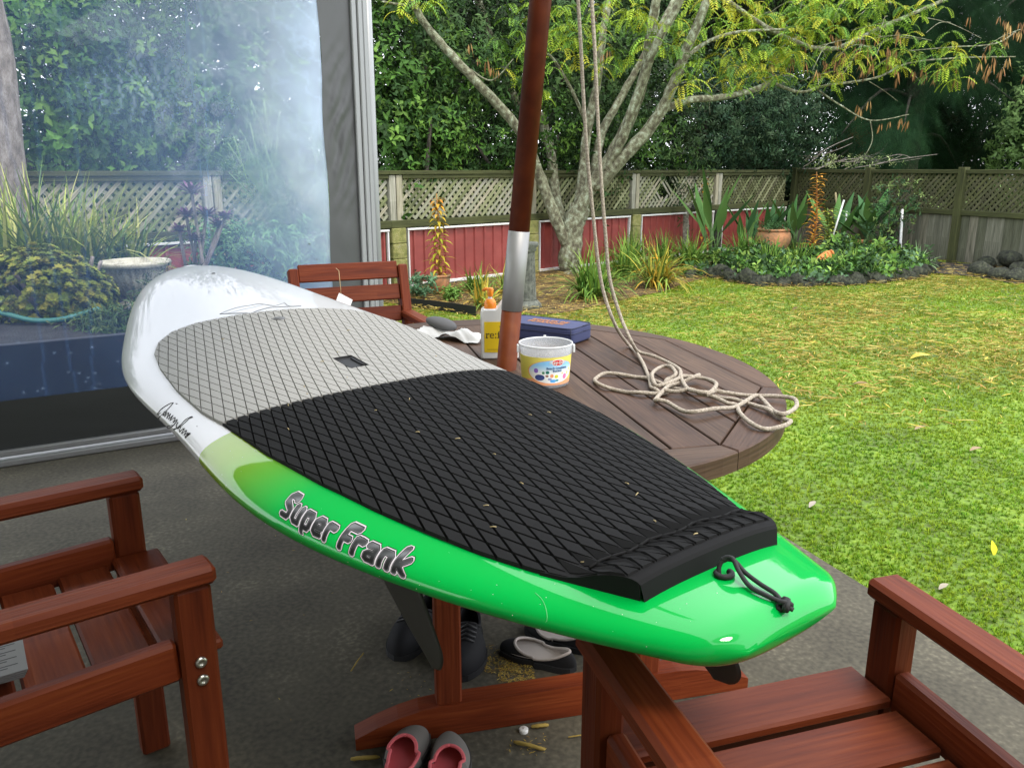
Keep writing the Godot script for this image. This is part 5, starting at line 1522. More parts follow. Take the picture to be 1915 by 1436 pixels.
func lettering_picture() -> ImageTexture:
	var L := [
		[[[0.52, 0.86, 0.48, 0.92, 0.18, 0.92, 0.08, 0.82, 0.08, 0.64, 0.5, 0.42, 0.5, 0.18, 0.4, 0.08, 0.06, 0.08]], 0.74],
		[[[0.1, 0.64, 0.1, 0.18, 0.2, 0.08, 0.48, 0.08], [0.48, 0.64, 0.48, 0.08]], 0.72],
		[[[0.1, 0.64, 0.1, -0.2], [0.1, 0.64, 0.42, 0.64, 0.5, 0.56, 0.5, 0.18, 0.42, 0.08, 0.1, 0.08]], 0.74],
		[[[0.5, 0.1, 0.2, 0.08, 0.1, 0.18, 0.1, 0.54, 0.2, 0.64, 0.4, 0.64, 0.5, 0.54, 0.5, 0.36, 0.1, 0.34]], 0.72],
		[[[0.1, 0.64, 0.1, 0.06], [0.1, 0.56, 0.24, 0.64, 0.44, 0.62]], 0.66],
		[[[0.0, 0.0, 0.0, 0.0]], 0.26],
		[[[0.1, 0.92, 0.1, 0.06], [0.1, 0.92, 0.54, 0.92], [0.1, 0.5, 0.42, 0.5]], 0.70],
		[[[0.1, 0.64, 0.1, 0.06], [0.1, 0.56, 0.24, 0.64, 0.44, 0.62]], 0.64],
		[[[0.12, 0.64, 0.4, 0.64, 0.5, 0.56, 0.5, 0.06], [0.5, 0.36, 0.2, 0.36, 0.1, 0.28, 0.1, 0.16, 0.2, 0.08, 0.5, 0.08]], 0.74],
		[[[0.1, 0.64, 0.1, 0.06], [0.1, 0.58, 0.2, 0.64, 0.4, 0.64, 0.5, 0.54, 0.5, 0.06]], 0.74],
		[[[0.1, 0.95, 0.1, 0.06], [0.5, 0.66, 0.14, 0.32], [0.2, 0.38, 0.52, 0.06]], 0.70]]
	var total := 0.0
	for l in L:
		total += l[1]
	var W := 900
	var H := 190
	var unit := 0.70 * H
	var kx := (W - 24) / (total * unit)
	var im := Image.create(W, H, false, Image.FORMAT_RGBA8)
	im.fill(Color(0, 0, 0, 0))
	var dist := PackedFloat32Array()
	dist.resize(W * H)
	dist.fill(9.0)
	var x0 := 0.12
	for l in L:
		for pl in l[0]:
			for i in range(0, pl.size() - 2, 2):
				var a := Vector2(x0 + pl[i], pl[i + 1])
				var b := Vector2(x0 + pl[i + 2], pl[i + 3])
				if a == b:
					continue
				var xa := int((minf(a.x, b.x) - 0.2) * unit * kx) + 8
				var xb := int((maxf(a.x, b.x) + 0.2) * unit * kx) + 8
				var ya := int(H - 44 - (maxf(a.y, b.y) + 0.2) * unit)
				var yb := int(H - 44 - (minf(a.y, b.y) - 0.2) * unit)
				for y in range(maxi(ya, 0), mini(yb, H)):
					for x in range(maxi(xa, 0), mini(xb, W)):
						var p := Vector2((x - 8) / (unit * kx), (H - 44 - y) / unit)
						var d := seg_dist(p, a, b)
						if d < dist[y * W + x]:
							dist[y * W + x] = d
		x0 += l[1]
	for y in H:
		var up := (H - 44 - y) / unit
		for x in W:
			var d := dist[y * W + x]
			if d < 0.198:
				var c := Color(0.02, 0.02, 0.02)
				if d < 0.088:
					var g := 0.07 + 0.42 * smoothstep(0.0, 0.9, up) * (0.75 + 0.25 * sin(x * 0.05 + y * 0.1))
					c = Color(g, g * 1.03, g * 1.06)
				elif d < 0.101:
					c = Color(0.5, 0.5, 0.51)
				elif d < 0.132:
					c = Color(0.05, 0.05, 0.055)
				elif d < 0.172:
					c = Color(0.82, 0.80, 0.82)
				c.a = clampf((0.198 - d) / 0.010, 0.0, 1.0)
				im.set_pixel(x, y, c)
	return ImageTexture.create_from_image(im)

func build_board() -> void:
	var t := thing("paddle_board", "stand-up paddle board fading from white nose to green tail, resting on table", "paddleboard", BO)
	var off := func(m: MeshInstance3D) -> MeshInstance3D:
		m.position = -BO
		return m
	# hull
	var st := begin()
	var S := []
	var x := 0.0
	while x < 0.03:
		S.append(x)
		x += 0.0025
	while x < 0.93:
		S.append(x)
		x += 0.0085
	while x < 0.9985:
		S.append(x)
		x += maxf(0.001, (1.0 - x) * 0.12)
	S.append(0.9992)
	var K0 := 0
	for i in S.size():
		if S[i] * BL < 1.135:
			K0 = i
	var sides := 56
	var shear := func(i: int, k: int) -> float:
		var s: float = S[i]
		var phi := TAU * k / sides
		return clampf(s - 0.036 * (0.5 - 0.5 * sin(phi)) * exp(-pow((s - 0.43) / 0.08, 2.0)), 0.0, 0.9995)
	var colour := func(i: int, k: int, green: bool) -> Color:
		if not green:
			return Color(0.55, 0.555, 0.56)
		var sm: float = shear.call(i, k) * BL
		var f := smoothstep(1.04, 0.70, sm)
		return Color(0.20, 0.32, 0.003).lerp(Color(0.001, 0.40, 0.062), f)
	for i in S.size() - 1:
		var green: bool = i < K0
		for k in sides:
			var c := []
			for q in [[i, k], [i + 1, k], [i + 1, k + 1], [i, k + 1]]:
				c.append([hull(shear.call(q[0], q[1]), TAU * q[1] / sides), colour.call(q[0], q[1], green)])
			for o in [0, 3, 2, 0, 2, 1]:
				st.set_color(c[o][1])
				st.add_vertex(c[o][0])
	for k in sides:
		for e in [[0, true], [S.size() - 1, false]]:
			var mid: Vector3 = BO + BD * (shear.call(e[0], 0) * BL) + BU * rocker(S[e[0]])
			var a := hull(shear.call(e[0], k), TAU * k / sides)
			var b := hull(shear.call(e[0], k + 1), TAU * (k + 1) / sides)
			st.set_color(colour.call(e[0], 0, e[1]))
			if e[1]:
				tri(st, mid, b, a)
			else:
				tri(st, mid, a, b)
	var hm := StandardMaterial3D.new()
	hm.vertex_color_use_as_albedo = true
	hm.roughness = 0.45
	hm.metallic_specular = 0.15
	hm.clearcoat_enabled = true
	hm.clearcoat = 0.85
	hm.clearcoat_roughness = 0.03
	off.call(put(t, "hull", done(st), hm))
	# deck pads
	var hole := PackedVector2Array([Vector2(1.31, 0.024), Vector2(1.415, 0.024), Vector2(1.415, 0.074), Vector2(1.31, 0.074)])
	var foam_grey := plain(lin(0.34, 0.335, 0.315), 0.9)
	foam_grey.metallic_specular = 0.25
	var foam_black := plain(lin(0.011, 0.011, 0.0112), 0.8)
	foam_black.metallic_specular = 0.25
	var grey := PackedVector2Array([Vector2(1.153, -0.338), Vector2(1.263, -0.350), Vector2(1.45, -0.356), Vector2(1.628, -0.350), Vector2(1.75, -0.335), Vector2(1.83, -0.305), Vector2(1.89, -0.255), Vector2(1.925, -0.18), Vector2(1.942, -0.06), Vector2(1.944, 0.03), Vector2(1.935, 0.12), Vector2(1.917, 0.2), Vector2(1.885, 0.29), Vector2(1.83, 0.345), Vector2(1.75, 0.375), Vector2(1.6, 0.392), Vector2(1.4, 0.392), Vector2(1.153, 0.385)])
	off.call(put(t, "grey_deck_pad", pad_mesh(scalloped(grey), hole, 0.0, 9.0, 0.00125), foam_grey))
	var dark := PackedVector2Array([Vector2(1.150, -0.338), Vector2(0.929, -0.322), Vector2(0.74, -0.295), Vector2(0.591, -0.266), Vector2(0.469, -0.238), Vector2(0.365, -0.21), Vector2(0.28, -0.182), Vector2(0.15, -0.130), Vector2(0.148, 0.135), Vector2(0.24, 0.192), Vector2(0.365, 0.25), Vector2(0.513, 0.302), Vector2(0.74, 0.352), Vector2(0.929, 0.374), Vector2(1.150, 0.385)])
	off.call(put(t, "black_deck_pad", pad_mesh(scalloped(dark), PackedVector2Array(), 0.0, 9.0), foam_black))
	# raised tail kick with its sides and back
	var kt := begin(false)
	var rows := [0.27, 0.235, 0.215, 0.2, 0.185, 0.17, 0.155, 0.145, 0.138, 0.134]
	var edge_l := func(sm: float) -> float:
		return -0.182 + (0.28 - sm) * 0.40
	var edge_r := func(sm: float) -> float:
		return 0.205 - (0.27 - sm) * 0.52
	var topz := func(i: int) -> float:
		return [0.003, 0.0045, 0.010, 0.0165, 0.0225, 0.0265, 0.028, 0.0275, 0.025, 0.021][i] as float
	for i in rows.size() - 1:
		for j in 12:
			var p := []
			for q in [[i, j], [i, j + 1], [i + 1, j + 1], [i + 1, j]]:
				var sm: float = rows[q[0]]
				p.append(deck(sm, lerpf(edge_l.call(sm), edge_r.call(sm), q[1] / 12.0), topz.call(q[0]) + 0.0015))
			tri_up(kt, p[0], p[1], p[2])
			tri_up(kt, p[0], p[2], p[3])
		for e in [[edge_l, 0.004], [edge_r, -0.004]]:
			var f: Callable = e[0]
			var cen := deck(0.2, 0.02, 0.0)
			quad_from(kt, deck(rows[i], f.call(rows[i]), topz.call(i) + 0.0015), deck(rows[i + 1], f.call(rows[i + 1]), topz.call(i + 1) + 0.0015), deck(rows[i + 1], f.call(rows[i + 1]) - e[1] * 0.5, -0.002), deck(rows[i], f.call(rows[i]) - e[1] * 0.5, -0.002), cen)
	for j in 12:
		var cen := deck(0.2, 0.02, 0.0)
		var ta := lerpf(edge_l.call(0.134), edge_r.call(0.134), j / 12.0)
		var tb := lerpf(edge_l.call(0.134), edge_r.call(0.134), (j + 1) / 12.0)
		quad_from(kt, deck(0.134, ta, 0.0225), deck(0.134, tb, 0.0225), deck(0.128, tb, -0.002), deck(0.128, ta, -0.002), cen)
	off.call(put(t, "tail_kick", done(kt), foam_black))
	var gr := []
	for j in 15:
		gr.append(deck(0.218 + 0.004 * sin(j * 1.5), lerpf(-0.135, 0.168, j / 14.0), 0.0145))
	off.call(put(t, "kick_groove", tube_mesh(gr, 0.0022, 6), foam_black))
	# carry handle slot
	var slot := begin(false)
	var hz := []
	for q in hole:
		hz.append(q)
	var floor_c := deck(1.36, 0.049, -0.02)
	for i in 4:
		var a: Vector2 = hz[i]
		var b: Vector2 = hz[(i + 1) % 4]
		quad_from(slot, deck(a.x, a.y, 0.007), deck(b.x, b.y, 0.007), deck(b.x, b.y, -0.0 + 0.0015), deck(a.x, a.y, 0.0015), deck(1.36, 0.049, 0.004) + (deck(a.x, a.y) + deck(b.x, b.y)) - 2.0 * deck(1.36, 0.049))
	tri_up(slot, deck(1.31, 0.024, 0.0012), deck(1.415, 0.024, 0.0012), deck(1.415, 0.074, 0.0012))
	tri_up(slot, deck(1.31, 0.024, 0.0012), deck(1.415, 0.074, 0.0012), deck(1.31, 0.074, 0.0012))
	off.call(put(t, "carry_handle", done(slot), M.black))
	var bar := []
	for i in 7:
		bar.append(deck(1.325 + 0.075 * i / 6.0, 0.068, 0.0035))
	off.call(put(t, "handle_grip", tube_mesh(bar, 0.0035, 8), M.black))
	# vent, nose plug
	var vp := deck(1.853, 0.041, 0.0065)
	var ve := begin()
	lathe(ve, [Vector2(0.0001, 0.002), Vector2(0.012, 0.002), Vector2(0.013, 0.0), Vector2(0.02, 0.001), Vector2(0.021, -0.001)], 20)
	var vent := put(t, "vent_plug", done(ve), plain(lin(0.12, 0.12, 0.12), 0.5), vp - BO)
	vent.basis = Basis(Quaternion(Vector3.UP, BU))
	var np := deck(2.455, 0.03, 0.0004)
	var ne := begin()
	lathe(ne, [Vector2(0.0001, 0.001), Vector2(0.006, 0.001), Vector2(0.0065, 0.0)], 14)
	put(t, "nose_plug", done(ne), M.black, np - BO).basis = Basis(Quaternion(Vector3.UP, BU))
	# leash loop
	var cord := plain(lin(0.014, 0.016, 0.015), 0.7)
	var lp := [deck(0.108, -0.012, 0.001), deck(0.112, -0.008, 0.012), deck(0.110, -0.001, 0.022), deck(0.10, 0.002, 0.024), deck(0.085, -0.003, 0.014), deck(0.06, -0.012, 0.006), deck(0.035, -0.014, 0.005), deck(0.017, -0.008, 0.006)]
	var lq := [deck(0.113, -0.004, 0.020), deck(0.10, 0.004, 0.021), deck(0.08, 0.003, 0.012), deck(0.055, 0.002, 0.006), deck(0.03, -0.002, 0.005), deck(0.015, -0.007, 0.006)]
	var lo := begin()
	tube(lo, spline(lp, 5), 0.0031, 9)
	off.call(put(t, "leash_cord", done(lo), cord))
	off.call(put(t, "leash_cord", tube_mesh(spline(lq, 5), 0.0031, 9), cord))
	var kn := []
	var kc := deck(0.012, -0.008, 0.0075)
	for i in 40:
		var a := TAU * i / 13.0
		kn.append(kc + BD * (0.0055 * cos(a) - 0.003 + 0.0001 * i) + BR * (0.0055 * sin(a * 1.5)) + BU * (0.0055 * sin(a)))
	off.call(put(t, "leash_knot", tube_mesh(kn, 0.0034, 8), cord))
	off.call(put(t, "cord_end", tube_mesh([kc + BD * -0.004, kc + BD * -0.012 + BU * -0.002 + BR * 0.002], 0.003, 8), cord))
	var plug := []
	for i in 9:
		plug.append(deck(0.105 + 0.010 * cos(i * 0.6), -0.006 - 0.010 * sin(i * 0.6), 0.003))
	off.call(put(t, "leash_plug", tube_mesh(plug, 0.0042, 8), cord))
	# fins
	var fin := func(s0: float, s1: float, tip: float, tt: float, depth: float) -> void:
		var f := begin()
		var n := 24
		var prof := []
		for i in n + 1:
			var v := i / float(n)
			var lead := lerpf(s0, tip + 0.02, pow(v, 1.7))
			var trail := lerpf(s1, tip - 0.055, pow(v, 0.9))
			var c := maxf(lead - trail, 0.004)
			if v > 0.72:
				c *= sqrt(maxf(1.0 - pow((v - 0.72) / 0.28, 2.0), 0.004))
			var th := 0.0055 * (1.0 - 0.7 * v)
			var row := []
			for k in 10:
				var a := TAU * k / 10.0
				var sm := lead - c * (0.5 - 0.5 * cos(a))
				row.append(deck_low(s0 * 0.5 + s1 * 0.5, tt) + BD * (sm - (s0 + s1) * 0.5) - BU * (depth * v - 0.012) + BR * (sin(a) * th))
			prof.append(row)
		for i in n:
			for k in 10:
				quad(f, prof[i][k], prof[i][(k + 1) % 10], prof[i + 1][(k + 1) % 10], prof[i + 1][k])
		off.call(put(t, "fin", done(f), plain(lin(0.05, 0.05, 0.042), 0.5)))
	fin.call(0.82, 0.62, 0.51, -0.205, 0.20)
	fin.call(0.38, 0.22, 0.165, 0.09, 0.165)
	# lettering on the rail
	var lt := begin()
	var c00: Vector2 = Vector2(0.2897, 2.4800)
	var c01: Vector2 = Vector2(0.2698, 2.9672)
	var c10: Vector2 = Vector2(0.1647, 2.4887)
	var c11: Vector2 = Vector2(0.1567, 3.1587)
	for i in 40:
		for j in 8:
			for q in [[0, 0], [1, 0], [1, 1], [0, 0], [1, 1], [0, 1]]:
				var u: float = (i + q[0]) / 40.0
				var v: float = (j + q[1]) / 8.0
				var w := c00.lerp(c10, u).lerp(c01.lerp(c11, u), v)
				lt.set_uv(Vector2(u, v))
				lt.add_vertex(hull(w.x, w.y, 0.0006))
	var lm := plain(Color.WHITE, 0.3)
	lm.albedo_texture = lettering_picture()
	lm.transparency = BaseMaterial3D.TRANSPARENCY_ALPHA
	lm.texture_repeat = false
	off.call(put(t, "lettering", done(lt), lm))
	# handwriting on the white rail
	for pl in [[Vector2(0.5258, 2.6627), Vector2(0.5277, 2.7062), Vector2(0.5277, 2.7845), Vector2(0.5277, 2.8889), Vector2(0.5277, 3.0281), Vector2(0.5277, 3.0629), Vector2(0.5258, 3.0629), Vector2(0.5238, 2.9672)], [Vector2(0.5258, 2.6627), Vector2(0.5218, 2.7323), Vector2(0.5178, 2.8889), Vector2(0.5218, 3.0977), Vector2(0.5277, 3.2370), Vector2(0.5238, 3.2457), Vector2(0.5178, 3.2457)], [Vector2(0.5198, 2.8802), Vector2(0.5158, 2.9759), Vector2(0.5158, 2.8541), Vector2(0.5119, 2.9672), Vector2(0.5119, 2.8367), Vector2(0.5059, 2.9672)], [Vector2(0.5059, 2.9672), Vector2(0.5079, 2.8280), Vector2(0.5019, 2.9411), Vector2(0.5019, 2.8193), Vector2(0.4980, 2.9411), Vector2(0.4960, 2.8193), Vector2(0.4900, 2.9237)], [Vector2(0.4900, 2.9237), Vector2(0.4900, 2.8193), Vector2(0.4861, 2.8976), Vector2(0.4881, 3.0542), Vector2(0.5000, 3.2283), Vector2(0.5019, 3.2283), Vector2(0.4980, 3.1326), Vector2(0.4881, 2.9933)], [Vector2(0.4841, 2.8454), Vector2(0.4821, 2.9063), Vector2(0.4762, 2.9585), Vector2(0.4742, 2.8193), Vector2(0.4781, 2.6801), Vector2(0.4781, 2.6366), Vector2(0.4801, 2.6366), Vector2(0.4801, 2.7236), Vector2(0.4762, 2.8715), Vector2(0.4781, 3.0020), Vector2(0.4821, 3.0629), Vector2(0.4801, 3.0107), Vector2(0.4742, 2.9324)], [Vector2(0.4742, 2.9324), Vector2(0.4742, 2.8628), Vector2(0.4682, 2.9672), Vector2(0.4662, 2.8454), Vector2(0.4623, 2.9585), Vector2(0.4603, 2.8367), Vector2(0.4563, 2.9411)], [Vector2(0.4563, 2.9411), Vector2(0.4543, 2.8454), Vector2(0.4523, 2.9150), Vector2(0.4523, 2.8367), Vector2(0.4504, 2.8280), Vector2(0.4504, 2.8715), Vector2(0.4504, 2.9498), Vector2(0.4523, 2.9585), Vector2(0.4523, 2.9150), Vector2(0.4504, 2.8367)], [Vector2(0.5218, 2.6453), Vector2(0.5198, 2.6366)], [Vector2(0.4563, 2.6801), Vector2(0.4563, 2.6714)]]:
		stroke(t, "signature_stroke", pl, 0.0011, M.black)
	under(t.get_node("tail_kick"), t.get_node("kick_groove"))
	under(t.get_node("carry_handle"), t.get_node("handle_grip"))
	under(t.get_node("leash_plug"), t.get_node("leash_knot"))
	# scuff on the rail and dust specks
	stroke(t, "scuff_mark", [Vector2(0.0932, 2.5409), Vector2(0.0873, 2.6105), Vector2(0.0813, 2.7584), Vector2(0.0774, 3.0107), Vector2(0.0813, 3.3327)], 0.0005, plain(lin(0.09, 0.5, 0.16), 0.6))
	rng.seed = 4100
	var du := begin()
	for i in 70:
		var s := rr(0.02, 0.42)
		var c := hull(s, rr(1.5, 3.3), 0.0)
		var r := rr(0.0003, 0.0008)
		for k in 5:
			var a := TAU * k / 5.0
			var b := TAU * (k + 1) / 5.0
			tri_up(du, c + BU * r, c + BD * cos(a) * r + BR * sin(a) * r, c + BD * cos(b) * r + BR * sin(b) * r)
	var dm := off.call(put(t, "dust_specks", done(du), plain(lin(0.6, 0.65, 0.6), 0.8))) as MeshInstance3D
	dm.set_meta("kind", "stuff")
	var dc := begin()
	for i in 26:
		var p := Vector2(rr(0.16, 1.8), rr(-0.26, 0.3))
		if absf(p.y) > 0.12 + p.x * 0.16:
			continue
		var c := deck(p.x, p.y, 0.0075 + kick(p.x))
		var d := (BD * rr(-1, 1) + BR * rr(-1, 1)).normalized() * rr(0.002, 0.006)
		tube(dc, [c - d, c + d * 0.2 + BU * 0.0008, c + d], 0.0009, 5)
	var cm := off.call(put(t, "leaf_crumbs", done(dc), plain(lin(0.4, 0.32, 0.16), 0.9))) as MeshInstance3D
	cm.set_meta("kind", "stuff")
	# line drawing on the nose
	stroke(t, "nose_emblem", [Vector2(0.7539, 1.7318), Vector2(0.7599, 1.6883), Vector2(0.7698, 1.6012), Vector2(0.7718, 1.5577), Vector2(0.7737, 1.5142), Vector2(0.7718, 1.4794), Vector2(0.7599, 1.4272), Vector2(0.7618, 1.3750), Vector2(0.7658, 1.3141), Vector2(0.7519, 1.3228), Vector2(0.7480, 1.2271)], 0.0012, plain(lin(0.2, 0.21, 0.22), 0.4))
	stroke(t, "nose_emblem", [Vector2(0.7480, 1.2271), Vector2(0.7499, 1.3315), Vector2(0.7539, 1.4446), Vector2(0.7519, 1.5055), Vector2(0.7440, 1.5664), Vector2(0.7400, 1.5751), Vector2(0.7440, 1.5925), Vector2(0.7499, 1.6622), Vector2(0.7539, 1.7318)], 0.0016, plain(lin(0.13, 0.14, 0.15), 0.4))
	stroke(t, "nose_emblem", [Vector2(0.7519, 1.6970), Vector2(0.7579, 1.6099), Vector2(0.7638, 1.5403), Vector2(0.7678, 1.4794)], 0.0009, plain(lin(0.3, 0.31, 0.33), 0.4))

# ---------- the table ----------
func prism(poly: PackedVector2Array, y0: float, y1: float, ch := 0.003) -> ArrayMesh:
	var st := begin(false)
	var up := inset_convex(poly, ch)
	if up.is_empty():
		up = poly
	var ix := Geometry2D.triangulate_polygon(up)
	for k in range(0, ix.size(), 3):
		for lay in [[up, y1, 1.0], [poly, y0, -1.0]]:
			var a := Vector3(lay[0][ix[k]].x, lay[1], lay[0][ix[k]].y)
			var b := Vector3(lay[0][ix[k + 1]].x, lay[1], lay[0][ix[k + 1]].y)
			var c := Vector3(lay[0][ix[k + 2]].x, lay[1], lay[0][ix[k + 2]].y)
			if (a - c).cross(a - b).y * lay[2] < 0.0:
				tri(st, a, c, b)
			else:
				tri(st, a, b, c)
	var mid := Vector2.ZERO
	for p in poly:
		mid += p / poly.size()
	var inside := Vector3(mid.x, (y0 + y1) / 2.0, mid.y)
	for i in poly.size():
		var j := (i + 1) % poly.size()
		var a := Vector3(poly[i].x, y1 - ch, poly[i].y)
		var b := Vector3(poly[j].x, y1 - ch, poly[j].y)
		quad_from(st, a, b, Vector3(b.x, y0, b.z), Vector3(a.x, y0, a.z), inside)
		quad_from(st, Vector3(up[i].x, y1, up[i].y), Vector3(up[j].x, y1, up[j].y), b, a, inside)
	return done(st)

func build_table() -> void:
	var t := thing("garden_table", "oval brown slatted wooden garden table on trestle legs under the board", "table", Vector3(0, 0, -2.46), 0.237)
	var octo := PackedVector2Array([Vector2(0.30, 0.785), Vector2(0.66, 0.345), Vector2(0.66, -0.345), Vector2(0.30, -0.785), Vector2(-0.30, -0.785), Vector2(-0.66, -0.345), Vector2(-0.66, 0.345), Vector2(-0.30, 0.785)])
	for i in 11:
		var a := -0.66 + i * 0.12
		var strip := PackedVector2Array([Vector2(a, -1), Vector2(a + 0.12, -1), Vector2(a + 0.12, 1), Vector2(a, 1)])
		for piece in Geometry2D.intersect_polygons(octo, strip):
			var cut := inset_convex(tidy(piece), 0.003)
			if cut.size() < 3 or absf(cut[0].y - cut[cut.size() / 2].y) < 0.01:
				continue
			var q := PackedVector2Array()
			for v in cut:
				q.append(Vector2(v.y, -v.x))
			var o := put(t, "table_slat", prism(q, 0.716, 0.74, 0.002), M.table[(i * 3) % 5])
			o.basis = Basis(Vector3.UP, -PI / 2)
	for i in 8:
		var v0 := octo[i]
		var v1 := octo[(i + 1) % 8]
		var e := PackedVector2Array([v1, v0])
		var a0 := atan2(v0.x / 0.77, v0.y / 0.92)
		var a1 := atan2(v1.x / 0.77, v1.y / 0.92)
		while a1 > a0 + PI:
			a1 -= TAU
		while a1 < a0 - PI:
			a1 += TAU
		for k in 13:
			var a := lerpf(a0, a1, k / 12.0)
			e.append(Vector2(0.77 * sin(a), 0.92 * cos(a)))
		e = inset_convex(tidy(e), 0.0012)
		var turn := atan2(v1.y - v0.y, v1.x - v0.x)
		var q := PackedVector2Array()
		for v in e:
			q.append(v.rotated(-turn))
		var o := put(t, "table_rim", prism(q, 0.694, 0.7405, 0.004), M.table[(i + 1) % 5])
		o.basis = Basis(Vector3.UP, -turn)
	for x in [-0.33, 0.33]:
		plank(t, "under_beam", Vector3(x, 0.675, -0.62), Vector3(x, 0.675, 0.62), 0.045, 0.05, M.red[3])
	for z in [-0.655, 0.655]:
		plank(t, "cross_beam", Vector3(-0.36, 0.66, z), Vector3(0.36, 0.66, z), 0.05, 0.07, M.red[1])
		for x in [-0.32, 0.20]:
			plank(t, "table_leg", Vector3(x, 0.075, z), Vector3(x, 0.64, z), 0.062, 0.045, M.red[0], Vector3.BACK, 0.005)
		# foot beam with curved ends
		var pr := PackedVector2Array()
		for i in 21:
			var f := i / 20.0
			var x := lerpf(-0.55, 0.485, f)
			var fall := 0.055 * (pow(clampf((0.2 - f) / 0.2, 0, 1), 1.8) + pow(clampf((f - 0.8) / 0.2, 0, 1), 1.8))
			pr.append(Vector2(x, 0.085 - fall))
		pr.append(Vector2(0.485, 0.0))
		pr.append(Vector2(-0.55, 0.0))
		var o := put(t, "foot_beam", prism(pr, -0.03, 0.03, 0.004), M.red[2])
		o.basis = Basis(Vector3.RIGHT, Vector3.BACK, Vector3.UP)
		o.position = Vector3(0, 0.0, z)
		o.transform = Transform3D(Basis(Vector3.RIGHT, Vector3(0, 0, -1), Vector3(0, 1, 0)), Vector3(0, 0.002, z))

func text_mesh(s: String, size: float, font := "Droid Sans", bold := false) -> TextMesh:
	var tm := TextMesh.new()
	var f := SystemFont.new()
	f.font_names = PackedStringArray([font])
	f.font_weight = 700 if bold else 400
	tm.font = f
	tm.text = s
	tm.font_size = 64
	tm.pixel_size = size / 64.0
	tm.depth = 0.0006
	return tm

# text wrapped round a cylinder standing at the origin, its middle at the given angle
func wrapped(tm: TextMesh, radius: float, angle: float, y: float) -> ArrayMesh:
	var out := ArrayMesh.new()
	for s in tm.get_surface_count():
		var ar := tm.surface_get_arrays(s)
		var v: PackedVector3Array = ar[Mesh.ARRAY_VERTEX]
		var n: PackedVector3Array = ar[Mesh.ARRAY_NORMAL]
		for i in v.size():
			var a := angle + v[i].x / radius
			var r := radius + v[i].z
			v[i] = Vector3(sin(a) * r, y + v[i].y, cos(a) * r)
			n[i] = Basis(Vector3.UP, a) * n[i]
		ar[Mesh.ARRAY_VERTEX] = v
		ar[Mesh.ARRAY_NORMAL] = n
		out.add_surface_from_arrays(Mesh.PRIMITIVE_TRIANGLES, ar)
	return out

